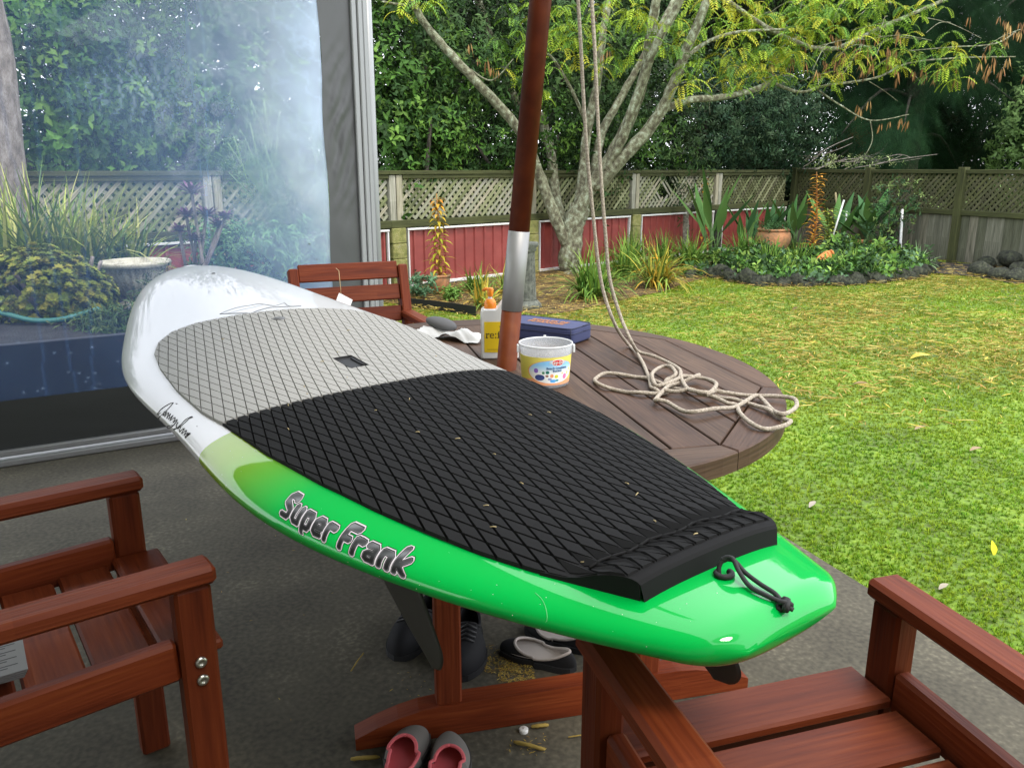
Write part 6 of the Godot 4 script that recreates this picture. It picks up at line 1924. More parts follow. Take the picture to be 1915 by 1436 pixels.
func build_table_things() -> void:
	# umbrella pole
	var foot := Vector3(-0.018, 0.740, -2.494)
	var up: Vector3 = (Vector3(0.080, 1.808, -2.494) - foot).normalized()
	var bottom := foot - up * (foot.y / up.y)
	var pole := thing("umbrella_pole", "tall brown wooden umbrella pole with silver sleeve leaning through the table", "umbrella pole", bottom)
	var wood: StandardMaterial3D = M.red[0].duplicate()
	wood.uv1_scale = Vector3(3.0, 0.6, 3.0)
	wood.albedo_color = Color(0.72, 0.68, 0.66)
	var pale_wood: StandardMaterial3D = wood.duplicate()
	pale_wood.albedo_color = Color(0.92, 1.0, 1.0)
	var s0 := Vector3(-0.009, 0.930, -2.494)
	var s1 := Vector3(0.012, 1.166, -2.494)
	var low := up * ((s0.y) / up.y)
	var high := up * ((s1.y) / up.y)
	put(pole, "lower_pole", tube_mesh([Vector3.ZERO, low], 0.0315, 28), pale_wood)
	put(pole, "metal_sleeve", tube_mesh([low - up * 0.002, high + up * 0.002], 0.0328, 28), plain(lin(0.30, 0.30, 0.295), 0.5, 0.5))
	put(pole, "upper_pole", tube_mesh([high, up * 2.75], 0.0315, 28), wood)
	# pump bottle
	var b := thing("pump_bottle", "white pump bottle with yellow label and orange pump behind the pole", "bottle", Vector3(-0.042, 0.740, -2.660), 0.03)
	var prof := PackedVector2Array([Vector2(-0.060, 0.004), Vector2(-0.054, 0.0), Vector2(0.058, 0.0), Vector2(0.063, 0.004), Vector2(0.065, 0.15), Vector2(0.062, 0.178), Vector2(0.05, 0.190), Vector2(0.028, 0.196), Vector2(0.012, 0.194), Vector2(0.002, 0.182), Vector2(-0.006, 0.171), Vector2(-0.014, 0.167), Vector2(-0.052, 0.167), Vector2(-0.060, 0.160), Vector2(-0.062, 0.15)])
	var sb := begin(false)
	var rim := [[0.0, -0.034], [0.006, -0.031]]
	var ring_at := func(p: Vector2, inset: float, z: float) -> Vector3:
		var c := Vector2(0.0, 0.09)
		return Vector3(c.x + (p.x - c.x) * (1.0 - inset * 12.0), c.y + (p.y - c.y) * (1.0 - inset * 8.0), z)
	for i in prof.size():
		var p := prof[i]
		var q := prof[(i + 1) % prof.size()]
		var inside := Vector3(0, 0.09, 0)
		quad_from(sb, ring_at.call(p, 0.0, -0.026), ring_at.call(q, 0.0, -0.026), ring_at.call(q, 0.0, 0.026), ring_at.call(p, 0.0, 0.026), inside)
		for sg in [-1.0, 1.0]:
			quad_from(sb, ring_at.call(p, 0.0, sg * 0.026), ring_at.call(q, 0.0, sg * 0.026), ring_at.call(q, 0.006, sg * 0.032), ring_at.call(p, 0.006, sg * 0.032), inside)
	var ix := Geometry2D.triangulate_polygon(prof)
	for k in range(0, ix.size(), 3):
		for sg in [-1.0, 1.0]:
			var a: Vector3 = ring_at.call(prof[ix[k]], 0.006, sg * 0.032)
			var c: Vector3 = ring_at.call(prof[ix[k + 1]], 0.006, sg * 0.032)
			var d: Vector3 = ring_at.call(prof[ix[k + 2]], 0.006, sg * 0.032)
			if ((a - d).cross(a - c)).z * sg < 0.0:
				tri(sb, a, d, c)
			else:
				tri(sb, a, c, d)
	put(b, "bottle_body", done(sb), plain(lin(0.68, 0.68, 0.64), 0.4))
	put(b, "label", box_mesh(Vector3(0.092, 0.102, 0.0012), 0.0003), plain(lin(0.80, 0.56, 0.012), 0.5), Vector3(-0.004, 0.075, 0.0327))
	put(b, "label_text", text_mesh("re:f", 0.030, "Droid Serif"), M.black, Vector3(-0.022, 0.082, 0.0338))
	put(b, "label_line", box_mesh(Vector3(0.07, 0.0012, 0.0006), 0.0001), plain(lin(0.15, 0.10, 0.01), 0.5), Vector3(-0.006, 0.034, 0.0336))
	put(b, "label_mark", tube_mesh([Vector3(-0.002, 0.112, 0.0335), Vector3(0.004, 0.108, 0.0335), Vector3(0.009, 0.112, 0.0335)], 0.0008, 5), M.black)
	var orange := plain(lin(0.85, 0.25, 0.012), 0.35)
	put(b, "pump_collar", lathe_mesh([Vector2(0.0205, 0.0), Vector2(0.0205, 0.012), Vector2(0.019, 0.020), Vector2(0.013, 0.031), Vector2(0.0001, 0.032)], 24), orange, Vector3(-0.030, 0.166, 0))
	put(b, "pump_stem", lathe_mesh([Vector2(0.007, 0.0), Vector2(0.0055, 0.008), Vector2(0.0001, 0.009)], 14), M.white, Vector3(-0.030, 0.197, 0))
	var ph := begin()
	lathe(ph, [Vector2(0.008, 0.0), Vector2(0.0095, 0.006), Vector2(0.0105, 0.024), Vector2(0.009, 0.028), Vector2(0.0001, 0.030)], 18)
	tube(ph, [Vector3(-0.002, 0.022, 0), Vector3(-0.016, 0.024, -0.004), Vector3(-0.026, 0.018, -0.008)], [0.006, 0.005, 0.004], 10)
	put(b, "pump_head", done(ph), orange, Vector3(-0.029, 0.205, 0))
	for q in ["label_text", "label_line", "label_mark"]:
		under(b.get_node("label"), b.get_node(q))
	under(b.get_node("pump_head"), b.get_node("pump_stem"))
	# bucket
	var k := thing("toy_bucket", "translucent plastic toy bucket with colourful label in front of the case", "bucket", Vector3(0.098, 0.740, -2.316))
	var milky := plain(Color(0.80, 0.81, 0.82, 0.34), 0.3)
	milky.transparency = BaseMaterial3D.TRANSPARENCY_ALPHA
	put(k, "bucket_body", lathe_mesh([Vector2(0.0001, 0.002), Vector2(0.066, 0.002), Vector2(0.0685, 0.006), Vector2(0.076, 0.122), Vector2(0.0735, 0.122), Vector2(0.066, 0.008), Vector2(0.0001, 0.005)], 56), milky)
	var rimm := plain(lin(0.72, 0.74, 0.74), 0.35)
	var br := []
	for i in 49:
		br.append(Vector3(cos(TAU * i / 48.0) * 0.077, 0.1225, sin(TAU * i / 48.0) * 0.077))
	put(k, "bucket_rim", tube_mesh(br, 0.0022, 8), rimm)
	put(k, "skirt", lathe_mesh([Vector2(0.0772, 0.096), Vector2(0.0792, 0.1205), Vector2(0.0782, 0.1215)], 56), milky)
	put(k, "handle_lug", box_mesh(Vector3(0.006, 0.022, 0.018), 0.002), rimm, Vector3(0.081, 0.108, 0.01))
	put(k, "handle_lug", box_mesh(Vector3(0.006, 0.022, 0.018), 0.002), rimm, Vector3(-0.081, 0.108, 0.01))
	put(k, "rim_tab", box_mesh(Vector3(0.008, 0.006, 0.004), 0.001), rimm, Vector3(0.0, 0.126, -0.077))
	var lw := 400
	var lh := 140
	var im := Image.create(lw, lh, false, Image.FORMAT_RGB8)
	for y in lh:
		for x in lw:
			var c := Color(0.93, 0.88, 0.42).lerp(Color(0.84, 0.80, 0.30), clampf(1.0 - x / 150.0, 0, 1))
			var low_band := y - (118.0 - 18.0 * sin(PI * (x / 400.0)) + 8.0)
			if low_band > 0:
				c = Color(0.97, 0.68, 0.50)
			var e := pow((x - 245.0) / 125.0, 2.0) + pow((y - 72.0) / 58.0, 2.0)
			if e < 1.08:
				c = Color(0.97, 0.62, 0.42)
			if e < 1.0:
				c = Color(0.55, 0.80, 0.97).lerp(Color(0.96, 0.97, 0.96), smoothstep(25.0, 85.0, y))
			im.set_pixel(x, y, c)
	var blob := func(cx: float, cy: float, rx: float, ry: float, c: Color) -> void:
		for y in range(maxi(0, int(cy - ry)), mini(lh, int(cy + ry) + 1)):
			for x in range(maxi(0, int(cx - rx)), mini(lw, int(cx + rx) + 1)):
				if pow((x - cx) / rx, 2.0) + pow((y - cy) / ry, 2.0) < 1.0:
					im.set_pixel(x, y, c)
	for q in [[160, 66, 11, 12, Color(0.55, 0.42, 0.78)], [196, 76, 7, 7, Color(0.3, 0.55, 0.4)], [216, 74, 9, 8, Color(0.08, 0.45, 0.4)], [214, 92, 8, 6, Color(0.6, 0.42, 0.36)], [238, 92, 9, 9, Color(0.95, 0.62, 0.45)], [262, 96, 10, 9, Color(0.85, 0.86, 0.25)], [312, 100, 13, 14, Color(0.97, 0.50, 0.68)], [330, 84, 8, 10, Color(0.98, 0.85, 0.55)], [245, 118, 16, 8, Color(0.35, 0.68, 0.93)], [266, 116, 9, 5, Color(0.1, 0.6, 0.68)], [228, 108, 10, 6, Color(0.6, 0.65, 0.82)], [292, 112, 12, 7, Color(0.9, 0.93, 0.95)], [345, 68, 8, 9, Color(0.95, 0.9, 0.5)], [295, 82, 6, 6, Color(0.98, 0.8, 0.6)]]:
		blob.call(q[0], q[1], q[2], q[3], q[4])
	blob.call(178, 100, 26, 17, Color(0.97, 0.97, 0.97))
	blob.call(178, 100, 24, 15, Color(0.12, 0.22, 0.50))
	for yy in [94, 101, 107]:
		for x in range(160, 197):
			if (x * 7 + yy) % 5 > 1:
				im.set_pixel(x, yy, Color(0.85, 0.87, 0.93))
	blob.call(268, 26, 34, 17, Color(0.97, 0.97, 0.97))
	blob.call(268, 27, 31, 14, Color(0.84, 0.16, 0.14))
	var lbm := plain(Color.WHITE, 0.35)
	lbm.albedo_texture = ImageTexture.create_from_image(im)
	lbm.texture_repeat = false
	var ls := begin()
	for i in 60:
		for q in [[0, 0], [1, 1], [1, 0], [0, 0], [0, 1], [1, 1]]:
			var u: float = (i + q[0]) / 60.0
			var a := lerpf(-1.75, 1.55, u)
			var r := 0.0693 if q[1] == 0 else 0.0751
			ls.set_uv(Vector2(u, 1.0 - q[1]))
			ls.add_vertex(Vector3(sin(a) * r, 0.012 + 0.082 * q[1], cos(a) * r))
	put(k, "label", done(ls), lbm)
	put(k, "label_text", wrapped(text_mesh("Play-Doh", 0.0125, "Droid Sans", true), 0.0745, 0.46, 0.0785), M.white)
	put(k, "label_text", wrapped(text_mesh("Beach Creations", 0.0085, "Droid Sans", true), 0.0738, 0.44, 0.0625), plain(lin(0.03, 0.10, 0.25), 0.5))
	put(k, "label_text", wrapped(text_mesh("Bucket", 0.0085, "Droid Sans", true), 0.0732, 0.44, 0.0545), plain(lin(0.03, 0.10, 0.25), 0.5))
	for q in ["label_text"]:
		for ch in k.get_children():
			if String(ch.name).begins_with(q):
				under(k.get_node("label"), ch)
	under(k.get_node("bucket_rim"), k.get_node("rim_tab"))
	# navy case
	var turn := atan2(0.57, 0.82)
	var cp := Vector3(0.209, 0.740, -2.829)
	var c := thing("navy_case", "navy fabric carry case with orange embroidered words on its lid", "case", Vector3(cp.x, 0.74, cp.z), -turn + 0.02)
	var navy := plain(lin(0.028, 0.036, 0.105), 0.75)
	navy.rim_enabled = true
	navy.rim = 0.3
	var cs := begin()
	var CL := 0.32
	var CW := 0.165
	var CH := 0.062
	var shape := func(u: float, v: float) -> Vector3:
		# superellipsoid: rounded soft box, slightly sagging
		var d := Vector3(spow(cos(u) * cos(v), 0.22), spow(sin(v), 0.22), spow(sin(u) * cos(v), 0.22))
		return Vector3(-CL / 2 + d.x * CL / 2, CH / 2 + d.y * CH / 2 * (1.0 - 0.04 * cos(d.x * 2.0) * cos(d.z * 2.0)), -CW / 2 + d.z * CW / 2)
	for i in 72:
		for j in 36:
			var u0 := TAU * i / 72.0
			var u1 := TAU * (i + 1) / 72.0
			var v0 := -PI / 2 + PI * j / 36.0
			var v1 := -PI / 2 + PI * (j + 1) / 36.0
			quad(cs, shape.call(u0, v0), shape.call(u1, v0), shape.call(u1, v1), shape.call(u0, v1))
	put(c, "case_body", done(cs), navy)
	for y in [CH - 0.002, CH * 0.66]:
		var pp := []
		for i in 73:
			var a := TAU * i / 72.0
			pp.append(Vector3(-CL / 2 + spow(cos(a), 0.22) * (CL / 2 - (0.002 if y > 0.05 else -0.0008)), y, -CW / 2 + spow(sin(a), 0.22) * (CW / 2 - (0.002 if y > 0.05 else -0.0008))))
		put(c, "piping" if y > 0.05 else "zipper", tube_mesh(pp, 0.0022 if y > 0.05 else 0.0016, 6), plain(lin(0.018, 0.022, 0.06), 0.6))
	put(c, "corner_seam", tube_mesh([Vector3(-0.004, 0.006, -0.004), Vector3(-0.003, CH - 0.004, -0.003)], 0.0016, 6), plain(lin(0.012, 0.015, 0.04), 0.6))
	for i in 2:
		var tx := put(c, "embroidered_word", text_mesh(["BOULES DE", "PETANQUE"][i], 0.03, "Droid Sans", true), plain(lin(0.52, 0.2, 0.05), 0.7), Vector3(-0.145, CH + 0.0005, -0.10 + i * 0.034))
		tx.basis = Basis(Vector3.RIGHT, -PI / 2)
	# cloth and grey pebble shape
	var cl := begin()
	var nz := FastNoiseLite.new()
	nz.seed = 5
	nz.frequency = 1.0
	var fold := func(i: int, j: int) -> Vector3:
		var u := i / 24.0
		var v := j / 14.0
		return Vector3(-0.11 + 0.25 * u, 0.012 + 0.011 * sin(u * 9.0 + v * 3.0) + 0.014 * nz.get_noise_2d(u * 4.0, v * 3.0) + 0.016 * sin(PI * v), (-0.05 + 0.10 * v) * (1.0 - 0.35 * u) - 0.02 * sin(u * 5.0))
	for i in 24:
		for j in 14:
			quad(cl, fold.call(i, j), fold.call(i + 1, j), fold.call(i + 1, j + 1), fold.call(i, j + 1))
	var clo := put(self, "white_cloth", done(cl), plain(lin(0.55, 0.55, 0.53), 0.9), Vector3(-0.236, 0.742, -2.951))
	clo.rotation.y = -0.35
	tag(clo, "crumpled white cloth on the table's far left beside the bottle", "cloth")
	var peb := put(self, "grey_pad", lump(Vector3(0.062, 0.022, 0.036), 44, 0.05, false), plain(lin(0.09, 0.09, 0.09), 0.8), Vector3(-0.265, 0.742, -3.021) + Vector3(0, 0.046, 0.005))
	peb.rotation = Vector3(0.1, -0.25, -0.22)
	tag(peb, "smooth grey oval pad resting on the white cloth", "pad")
	# rope: two strands hang from above and end in loose coils on the table
	var rope := thing("rope", "beige cord hanging from above and coiled loosely on the table", "rope", Vector3(0.534, 0.740, -2.298))
	var lie := func(pts: Array, lift: float) -> Array:
		var out := []
		for i in pts.size():
			out.append(Vector3(pts[i].x, 0.7475 + lift + 0.004 * sin(i * 1.9), pts[i].y) - rope.position)
		return out
	var M1 := [Vector3(0.182, 2.002, -2.620), Vector3(0.196, 1.833, -2.630), Vector3(0.207, 1.716, -2.640), Vector3(0.220, 1.565, -2.655), Vector3(0.239, 1.374, -2.670), Vector3(0.266, 1.174, -2.685), Vector3(0.283, 1.053, -2.690), Vector3(0.305, 0.948, -2.685), Vector3(0.344, 0.845, -2.660)]
	var M2 := [Vector3(0.224, 1.997, -2.600), Vector3(0.234, 1.827, -2.600), Vector3(0.246, 1.696, -2.600), Vector3(0.259, 1.531, -2.610), Vector3(0.277, 1.326, -2.620), Vector3(0.298, 1.144, -2.630), Vector3(0.315, 1.008, -2.630), Vector3(0.352, 0.888, -2.620), Vector3(0.387, 0.808, -2.580)]
	var a1 := []
	var a2 := []
	for p in M1:
		a1.append(p - rope.position)
	for p in M2:
		a2.append(p - rope.position)
	a1 += lie.call([Vector2(0.409, -2.815), Vector2(0.416, -2.683), Vector2(0.419, -2.545), Vector2(0.411, -2.405), Vector2(0.402, -2.306)], 0.004)
	a1 += lie.call([Vector2(0.396, -2.240), Vector2(0.402, -2.202), Vector2(0.413, -2.184), Vector2(0.432, -2.190)], 0.002)
	a1 += lie.call([Vector2(0.403, -2.175), Vector2(0.352, -2.175), Vector2(0.322, -2.200), Vector2(0.290, -2.227), Vector2(0.256, -2.251), Vector2(0.244, -2.320), Vector2(0.254, -2.369), Vector2(0.282, -2.398), Vector2(0.324, -2.391), Vector2(0.372, -2.379), Vector2(0.402, -2.348), Vector2(0.424, -2.293), Vector2(0.446, -2.266), Vector2(0.467, -2.234), Vector2(0.493, -2.202), Vector2(0.538, -2.184), Vector2(0.572, -2.147), Vector2(0.599, -2.106), Vector2(0.627, -2.072)], 0.0)
	a1 += lie.call([Vector2(0.643, -2.040), Vector2(0.656, -2.002), Vector2(0.671, -1.956), Vector2(0.682, -1.927), Vector2(0.679, -1.898), Vector2(0.657, -1.877), Vector2(0.607, -1.861), Vector2(0.580, -1.893), Vector2(0.577, -1.977), Vector2(0.592, -2.067), Vector2(0.569, -2.072), Vector2(0.544, -2.124)], 0.003)
	a1 += lie.call([Vector2(0.511, -2.135), Vector2(0.492, -2.165), Vector2(0.453, -2.165), Vector2(0.423, -2.177)], 0.012)
	a2 += lie.call([Vector2(0.425, -2.665), Vector2(0.459, -2.587), Vector2(0.494, -2.529), Vector2(0.510, -2.458), Vector2(0.506, -2.376), Vector2(0.493, -2.320)], 0.010)
	a2 += lie.call([Vector2(0.477, -2.286), Vector2(0.458, -2.293), Vector2(0.443, -2.279), Vector2(0.456, -2.320), Vector2(0.475, -2.327)], 0.006)
	a2 += lie.call([Vector2(0.486, -2.348), Vector2(0.484, -2.413), Vector2(0.468, -2.443), Vector2(0.440, -2.405), Vector2(0.411, -2.320), Vector2(0.404, -2.253), Vector2(0.410, -2.215), Vector2(0.455, -2.240), Vector2(0.495, -2.293), Vector2(0.539, -2.320), Vector2(0.550, -2.323), Vector2(0.525, -2.286)], 0.016)
	a2 += lie.call([Vector2(0.491, -2.273), Vector2(0.444, -2.221), Vector2(0.406, -2.153), Vector2(0.381, -2.089), Vector2(0.386, -2.072), Vector2(0.409, -2.067), Vector2(0.436, -1.997), Vector2(0.462, -1.968), Vector2(0.519, -1.997), Vector2(0.576, -2.029), Vector2(0.618, -2.072), Vector2(0.659, -2.118), Vector2(0.671, -2.095), Vector2(0.666, -1.997), Vector2(0.673, -1.944), Vector2(0.711, -1.987), Vector2(0.746, -2.050), Vector2(0.749, -2.089), Vector2(0.713, -2.118), Vector2(0.641, -2.144), Vector2(0.581, -2.159), Vector2(0.560, -2.165)], 0.008)
	a2 += lie.call([Vector2(0.534, -2.124), Vector2(0.501, -2.118), Vector2(0.486, -2.165), Vector2(0.487, -2.253), Vector2(0.491, -2.286), Vector2(0.521, -2.300), Vector2(0.562, -2.286), Vector2(0.572, -2.215), Vector2(0.558, -2.165), Vector2(0.525, -2.112)], 0.018)
	var cordm := textured(noise_pic([[grain(51, 64, 64, Vector2i(64, 64)), 1.0]], Vector2i(64, 64), 1.0), Vector3(18, 18, 18), 0.9)
	cordm.albedo_color = Color.WHITE
	cordm.albedo_texture = dye([[grain(51, 64, 64, Vector2i(64, 64)), 1.0]], ramp_of([lin(0.24, 0.20, 0.15), lin(0.47, 0.41, 0.33)]), Vector2i(64, 64), 2.0)
	put(rope, "strand", tube_mesh(spline(a1, 6), 0.0057, 9), cordm)
	put(rope, "strand", tube_mesh(spline(a2, 6), 0.0057, 9), cordm)

func build_chairs() -> void:
	make_chair("reddish wooden armchair, arms and seat nearest the right picture corner, supporting the board's tail", Vector3(0.4544, 0, -0.8802), 0.2975, 1.0)
	make_chair("reddish wooden armchair at lower left with newspaper on its seat", Vector3(-0.9091, 0, -1.3243), -0.9346)
	var far := make_chair("reddish wooden armchair beyond the board with a white tag on its back", Vector3(-0.62, 0, -3.51), 3.553)
	var tagp := thing("paper_tag", "white paper tag hanging by string from the far chair's back", "tag", Vector3(-0.80, 0.80, -3.745), 0.41)
	put(tagp, "string", tube_mesh([Vector3(0.0, 0.105, -0.03), Vector3(0.002, 0.10, 0.02), Vector3(0.004, 0.02, 0.03), Vector3(0.004, -0.005, 0.03)], 0.0014, 5), plain(lin(0.5, 0.36, 0.18), 0.8))
	var tc := put(tagp, "card", box_mesh(Vector3(0.075, 0.055, 0.0012), 0.0003), plain(lin(0.75, 0.75, 0.74), 0.7), Vector3(0.015, -0.042, 0.032))
	tc.rotation = Vector3(-0.2, 0.3, -0.55)
	# newspaper on the left seat
	var np := thing("newspaper", "folded grey newspaper on the lower left chair's seat", "newspaper", Vector3(-0.920, 0.524, -1.206), 0.6)
	for i in 4:
		put(np, "page", box_mesh(Vector3(0.16, 0.0035, 0.13), 0.001), plain(lin(0.2, 0.2, 0.19), 0.9), Vector3(0.002 * i, 0.003 + i * 0.0042, 0.001 * i))
	for i in 14:
		put(np, "print_line", box_mesh(Vector3(0.13 - 0.03 * (i % 3), 0.0006, 0.0022), 0.0001), plain(lin(0.06, 0.06, 0.06), 0.9), Vector3(0.008, 0.0175, -0.055 + i * 0.008))
	put(np, "picture_block", box_mesh(Vector3(0.05, 0.0007, 0.05), 0.0001), plain(lin(0.02, 0.05, 0.05), 0.8), Vector3(-0.045, 0.0179, 0.0))

func build_floor_things() -> void:
	var grey_suede := plain(lin(0.13, 0.12, 0.105), 0.9)
	var pink := plain(lin(0.55, 0.10, 0.11), 0.85)
	var white_sole := plain(lin(0.05, 0.045, 0.04), 0.8)
	make_shoe("slip_on_shoe", "grey slip-on shoe with pink lining, left of its pair", "grey slip-on shoes with pink lining", Vector3(-0.262, 0, -1.49), -0.14, 0.245, grey_suede, pink, white_sole, -1.0, 0.058, 0.10, 0.66, false, 0.36)
	make_shoe("slip_on_shoe", "grey slip-on shoe with pink lining, right of its pair", "grey slip-on shoes with pink lining", Vector3(-0.158, 0, -1.455), -0.02, 0.245, grey_suede, pink, white_sole, 1.0, 0.058, 0.10, 0.66, false, 0.36)
	var blk := plain(lin(0.012, 0.012, 0.013), 0.75)
	blk.metallic_specular = 0.3
	var blk2 := plain(lin(0.01, 0.01, 0.011), 0.8)
	make_shoe("black_boot", "black laced boot behind the table leg, left of the pair", "black laced boots", Vector3(-0.22, 0, -2.30), 2.75, 0.29, blk, blk2, blk2, 1.0, 0.105, 0.06, 0.52, true, 0.36)
	make_shoe("black_boot", "black laced boot behind the table leg, right of the pair", "black laced boots", Vector3(-0.125, 0, -2.22), 3.05, 0.29, blk, blk2, blk2, -1.0, 0.105, 0.06, 0.52, true, 0.36)
	var cream := plain(lin(0.42, 0.37, 0.33), 0.85)
	make_shoe("flat_shoe", "black flat shoe with pale insole beside the table's foot beam, nearer one", "black flat shoes", Vector3(0.178, 0, -1.985), 1.12, 0.235, blk, cream, blk2, 1.0, 0.046, 0.09, 0.80, false, 0.42)
	make_shoe("flat_shoe", "black flat shoe with pale insole half hidden under the board's edge", "black flat shoes", Vector3(0.235, 0, -2.075), 0.95, 0.235, blk, cream, blk2, -1.0, 0.046, 0.09, 0.80, false, 0.42)
	var bow := []
	for i in 12:
		bow.append(Vector3(-0.012 + 0.02 * sin(i * 1.7), 0.056 + 0.006 * sin(i * 2.6), -2.085 + 0.016 * cos(i * 1.7)))
	# dead catkins and seeds blown onto the concrete
	rng.seed = 2001
	var st := begin()
	blade(st, Vector3(-0.5, 0, 0), Vector3(1, 0.1, 0), Vector3(0, 0, 1), 1.0, 0.25, 0.2, 3, Color.WHITE, Color.WHITE, 0.4, 0.5)
	var crumb := done(st)
	var wh := []
	var ti := []
	var drop := func(c: Vector3, n: int, r: float, s0: float, s1: float) -> void:
		for i in n:
			var p := c + Vector3(rr(-1, 1) * r, 0.004, rr(-1, 1) * r * 0.8)
			wh.append(Transform3D(Basis(Vector3.UP, rr(0, TAU)) * rr(s0, s1), p))
			ti.append(pick([Color(0.35, 0.24, 0.04), Color(0.28, 0.17, 0.05), Color(0.42, 0.32, 0.08)]))
	drop.call(Vector3(0.011, 0.000, -1.971), 260, 0.05, 0.007, 0.014)
	drop.call(Vector3(-0.026, 0.000, -2.013), 200, 0.05, 0.007, 0.014)
	drop.call(Vector3(-0.081, 0.000, -2.065), 40, 0.06, 0.007, 0.014)
	drop.call(Vector3(0.036, 0.000, -1.684), 30, 0.05, 0.006, 0.012)
	drop.call(Vector3(-0.226, 0.000, -1.904), 30, 0.09, 0.005, 0.010)
	drop.call(Vector3(-0.679, 0.000, -2.642), 60, 1.1, 0.006, 0.016)
	drop.call(Vector3(0.306, 0.000, -1.638), 30, 0.5, 0.006, 0.014)
	copies(self, "seed_litter", crumb, M.matt_leaf, wh, ti)
	var spots := [Vector3(-0.346, 0.002, -1.635), Vector3(0.042, 0.002, -1.678), Vector3(0.070, 0.002, -1.750), Vector3(-0.436, 0.002, -2.023), Vector3(0.167, 0.002, -1.714)]
	var say := ["yellow dried catkin on the concrete left of the slip-on shoes", "longest dried catkin, below the bottle cap", "short yellow catkin right above the bottle cap", "dried twig on the concrete left of the boots", "thin dry stalk near the right chair's leg"]
	for i in 5:
		var a := [0.1, -0.35, 0.15, 1.35, 0.2][i] as float
		var l := [0.034, 0.04, 0.022, 0.045, 0.03][i] as float
		var d := Vector3(cos(a), 0, -sin(a)) * l
		var o := put(self, "dry_catkin", tube_mesh(spline([-d, Vector3(0, 0.004, 0.004), d], 6), [0.0028, 0.004, 0.005, 0.005, 0.005, 0.005, 0.005, 0.005, 0.005, 0.005, 0.0045, 0.0035, 0.002] if i < 3 else 0.0018, 7, 0.2), plain(lin(0.30, 0.21, 0.045), 0.9), spots[i] + Vector3(0, 0.004, 0))
		tag(o, say[i], "catkin", "dried catkins on the concrete")
	var cap := thing("bottle_cap", "small white bottle cap on the concrete between the shoes and the chair", "bottle cap", Vector3(0.029, -0.000, -1.736))
	put(cap, "cap_top", lathe_mesh([Vector2(0.011, 0.0), Vector2(0.0115, 0.008), Vector2(0.010, 0.0095), Vector2(0.0001, 0.0095)], 20), M.white)
	put(cap, "screw_head", lathe_mesh([Vector2(0.003, 0.0095), Vector2(0.002, 0.011), Vector2(0.0001, 0.0112)], 10), M.steel)

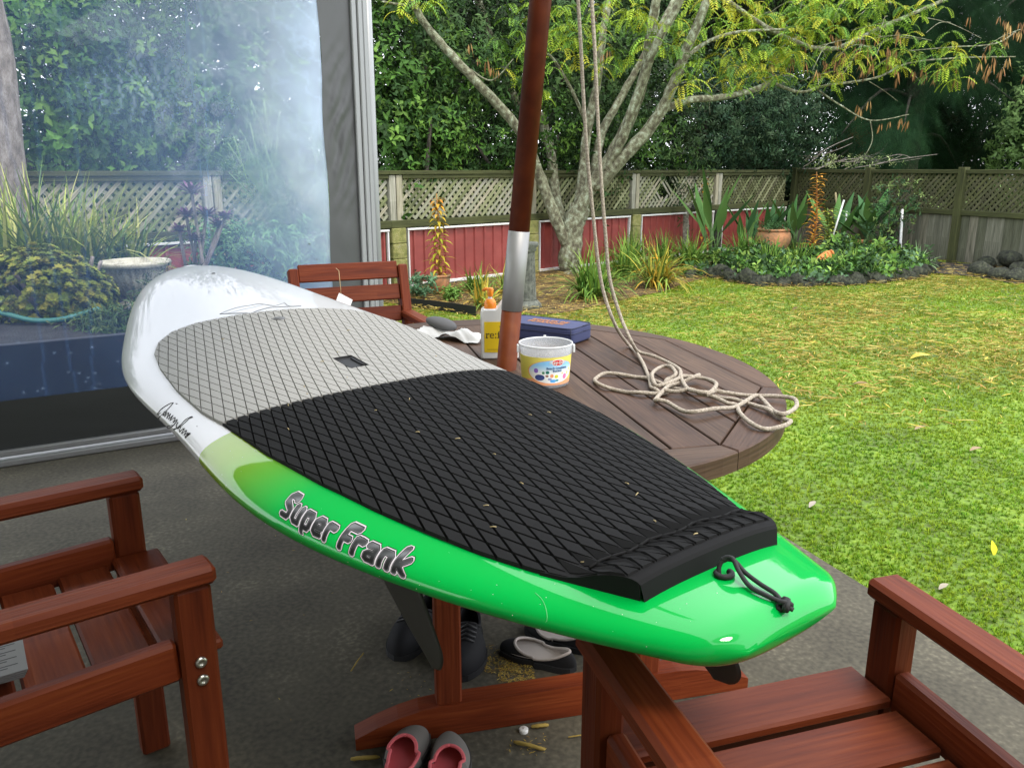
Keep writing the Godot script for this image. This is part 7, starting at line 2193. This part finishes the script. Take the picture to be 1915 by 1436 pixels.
func build_lawn_cover() -> void:
	# short mossy grass and fallen leaflets
	rng.seed = 3001
	var variants := [strap_mesh(9, 0.035, 0.0045, [Color.WHITE], 3002, 1.3, 1.2), strap_mesh(8, 0.028, 0.005, [Color.WHITE], 3003, 1.5, 1.0)]
	var nz := FastNoiseLite.new()
	nz.seed = 9
	nz.frequency = 0.8
	var sets := [[[], []], [[], []]]
	var n := 0
	while n < 170000:
		var z := -1.2 - 13.8 * pow(rng.randf(), 1.25)
		var x := rr(-0.22, 0.78) * -z + rr(-0.3, 0.3)
		n += 1
		var p2 := Vector2(x, z)
		if Geometry2D.is_point_in_polygon(p2, patio_poly) or Geometry2D.is_point_in_polygon(p2, bed_poly) or Geometry2D.is_point_in_polygon(p2, grav_poly):
			continue
		var s := rr(0.3, 0.62) * (1.0 + 0.08 * -z)
		var k := nz.get_noise_2d(x, z) * 0.5 + 0.5
		var c := Color(0.085, 0.21, 0.012).lerp(Color(0.24, 0.32, 0.02), clampf(k + rr(-0.4, 0.4), 0, 1))
		c = c * rr(0.8, 1.4)
		var thatch := smoothstep(3.6, 6.5, -z) * clampf(0.55 + nz.get_noise_2d(x * 0.6 + 40.0, z * 0.6) * 1.3, 0.1, 0.9)
		c = c.lerp(Color(0.26, 0.22, 0.035), thatch * 0.75)
		var v := n % 2
		sets[v][0].append(Transform3D(Basis(Vector3.UP, rr(0, TAU)) * s, Vector3(x, -0.062, z)))
		sets[v][1].append(c)
	for v in 2:
		copies(self, "grass", variants[v], M.matt_leaf, sets[v][0], sets[v][1])
	var st := begin()
	blade(st, Vector3(-0.5, 0, 0), Vector3(1, 0.08, 0), Vector3(0, 0, 1), 1.0, 0.085, 0.15, 3, Color.WHITE, Color.WHITE, 0.3, 0.5)
	var leaflet := done(st)
	var wh := []
	var ti := []
	for i in 30000:
		var z := -rr(4.2, 13.5)
		if rng.randf() > smoothstep(3.8, 7.0, -z) * 0.95 + 0.06:
			continue
		var x := rr(-0.2, 0.72) * -z
		if Geometry2D.is_point_in_polygon(Vector2(x, z), patio_poly):
			continue
		var f := nz.get_noise_2d(x * 0.6 + 40.0, z * 0.6)
		if f < rr(-0.5, 0.15):
			continue
		wh.append(Transform3D(Basis(Vector3.UP, rr(0, TAU)) * Basis(Vector3.RIGHT, rr(-0.4, 0.4)) * rr(0.05, 0.13), Vector3(x, -0.018 + rr(-0.008, 0.012), z)))
		ti.append(pick([Color(0.38, 0.28, 0.07), Color(0.33, 0.21, 0.055), Color(0.48, 0.38, 0.12), Color(0.26, 0.15, 0.04), Color(0.42, 0.34, 0.06)]))
	copies(self, "fallen_leaves", leaflet, M.matt_leaf, wh, ti)
	# dry leaflets on the bark mulch
	wh = []
	ti = []
	var tries := 0
	while wh.size() < 3200 and tries < 60000:
		tries += 1
		var x := rr(-1.6, 6.0)
		var z := -rr(7.8, 15.5)
		if not Geometry2D.is_point_in_polygon(Vector2(x, z), bed_poly):
			continue
		wh.append(Transform3D(Basis(Vector3.UP, rr(0, TAU)) * Basis(Vector3.RIGHT, rr(-0.5, 0.5)) * rr(0.05, 0.14), Vector3(x, -0.035 + rr(0, 0.02), z)))
		ti.append(pick([Color(0.5, 0.36, 0.10), Color(0.40, 0.26, 0.07), Color(0.58, 0.46, 0.14), Color(0.28, 0.17, 0.06)]))
	copies(self, "mulch_litter", leaflet, M.matt_leaf, wh, ti)
	# a few big single leaves on the lawn
	var big := begin()
	blade(big, Vector3(-0.5, 0, 0), Vector3(1, 0.15, 0), Vector3(0, 0, 1), 1.0, 0.45, 0.4, 5, Color.WHITE, Color.WHITE, 0.5, 0.45)
	var bigm := done(big)
	var spots := [Vector3(2.266, -0.040, -4.311), Vector3(2.328, -0.040, -5.263), Vector3(3.122, -0.040, -6.079), Vector3(1.288, -0.040, -3.246), Vector3(2.378, -0.040, -3.955), Vector3(1.823, -0.040, -2.829), Vector3(1.486, -0.040, -2.535), Vector3(2.922, -0.040, -8.294)]
	var says := ["pale curled dry leaf on the lawn right of the table edge", "dry brown leaf on the lawn just beyond the rope's end", "large yellow leaf flat on the middle of the lawn", "pale crumpled leaf on the moss beside the board's rail", "tan leaf on the lawn near the right picture edge", "upright bright yellow leaf in the near lawn", "pale dry leaf scrap beside the right chair's armrest", "dark leaf on the lawn before the border stones"]
	for i in spots.size():
		var m := leafy(0.8, 0.2)
		m.albedo_color = [lin(0.30, 0.23, 0.14), lin(0.28, 0.19, 0.10), lin(0.5, 0.42, 0.08), lin(0.33, 0.29, 0.24), lin(0.3, 0.22, 0.14), lin(0.65, 0.6, 0.04), lin(0.34, 0.30, 0.23), lin(0.1, 0.07, 0.04)][i]
		var o := put(self, "fallen_leaf", bigm, m, spots[i])
		o.scale = Vector3.ONE * [0.075, 0.1, 0.16, 0.06, 0.07, 0.06, 0.05, 0.1][i]
		o.rotation = Vector3(0.1, [0.3, -0.5, 0.1, 0.8, 0.2, 1.5, 0.5, 0.4][i], 0.2 if i != 5 else 0.9)
		tag(o, says[i], "leaf")
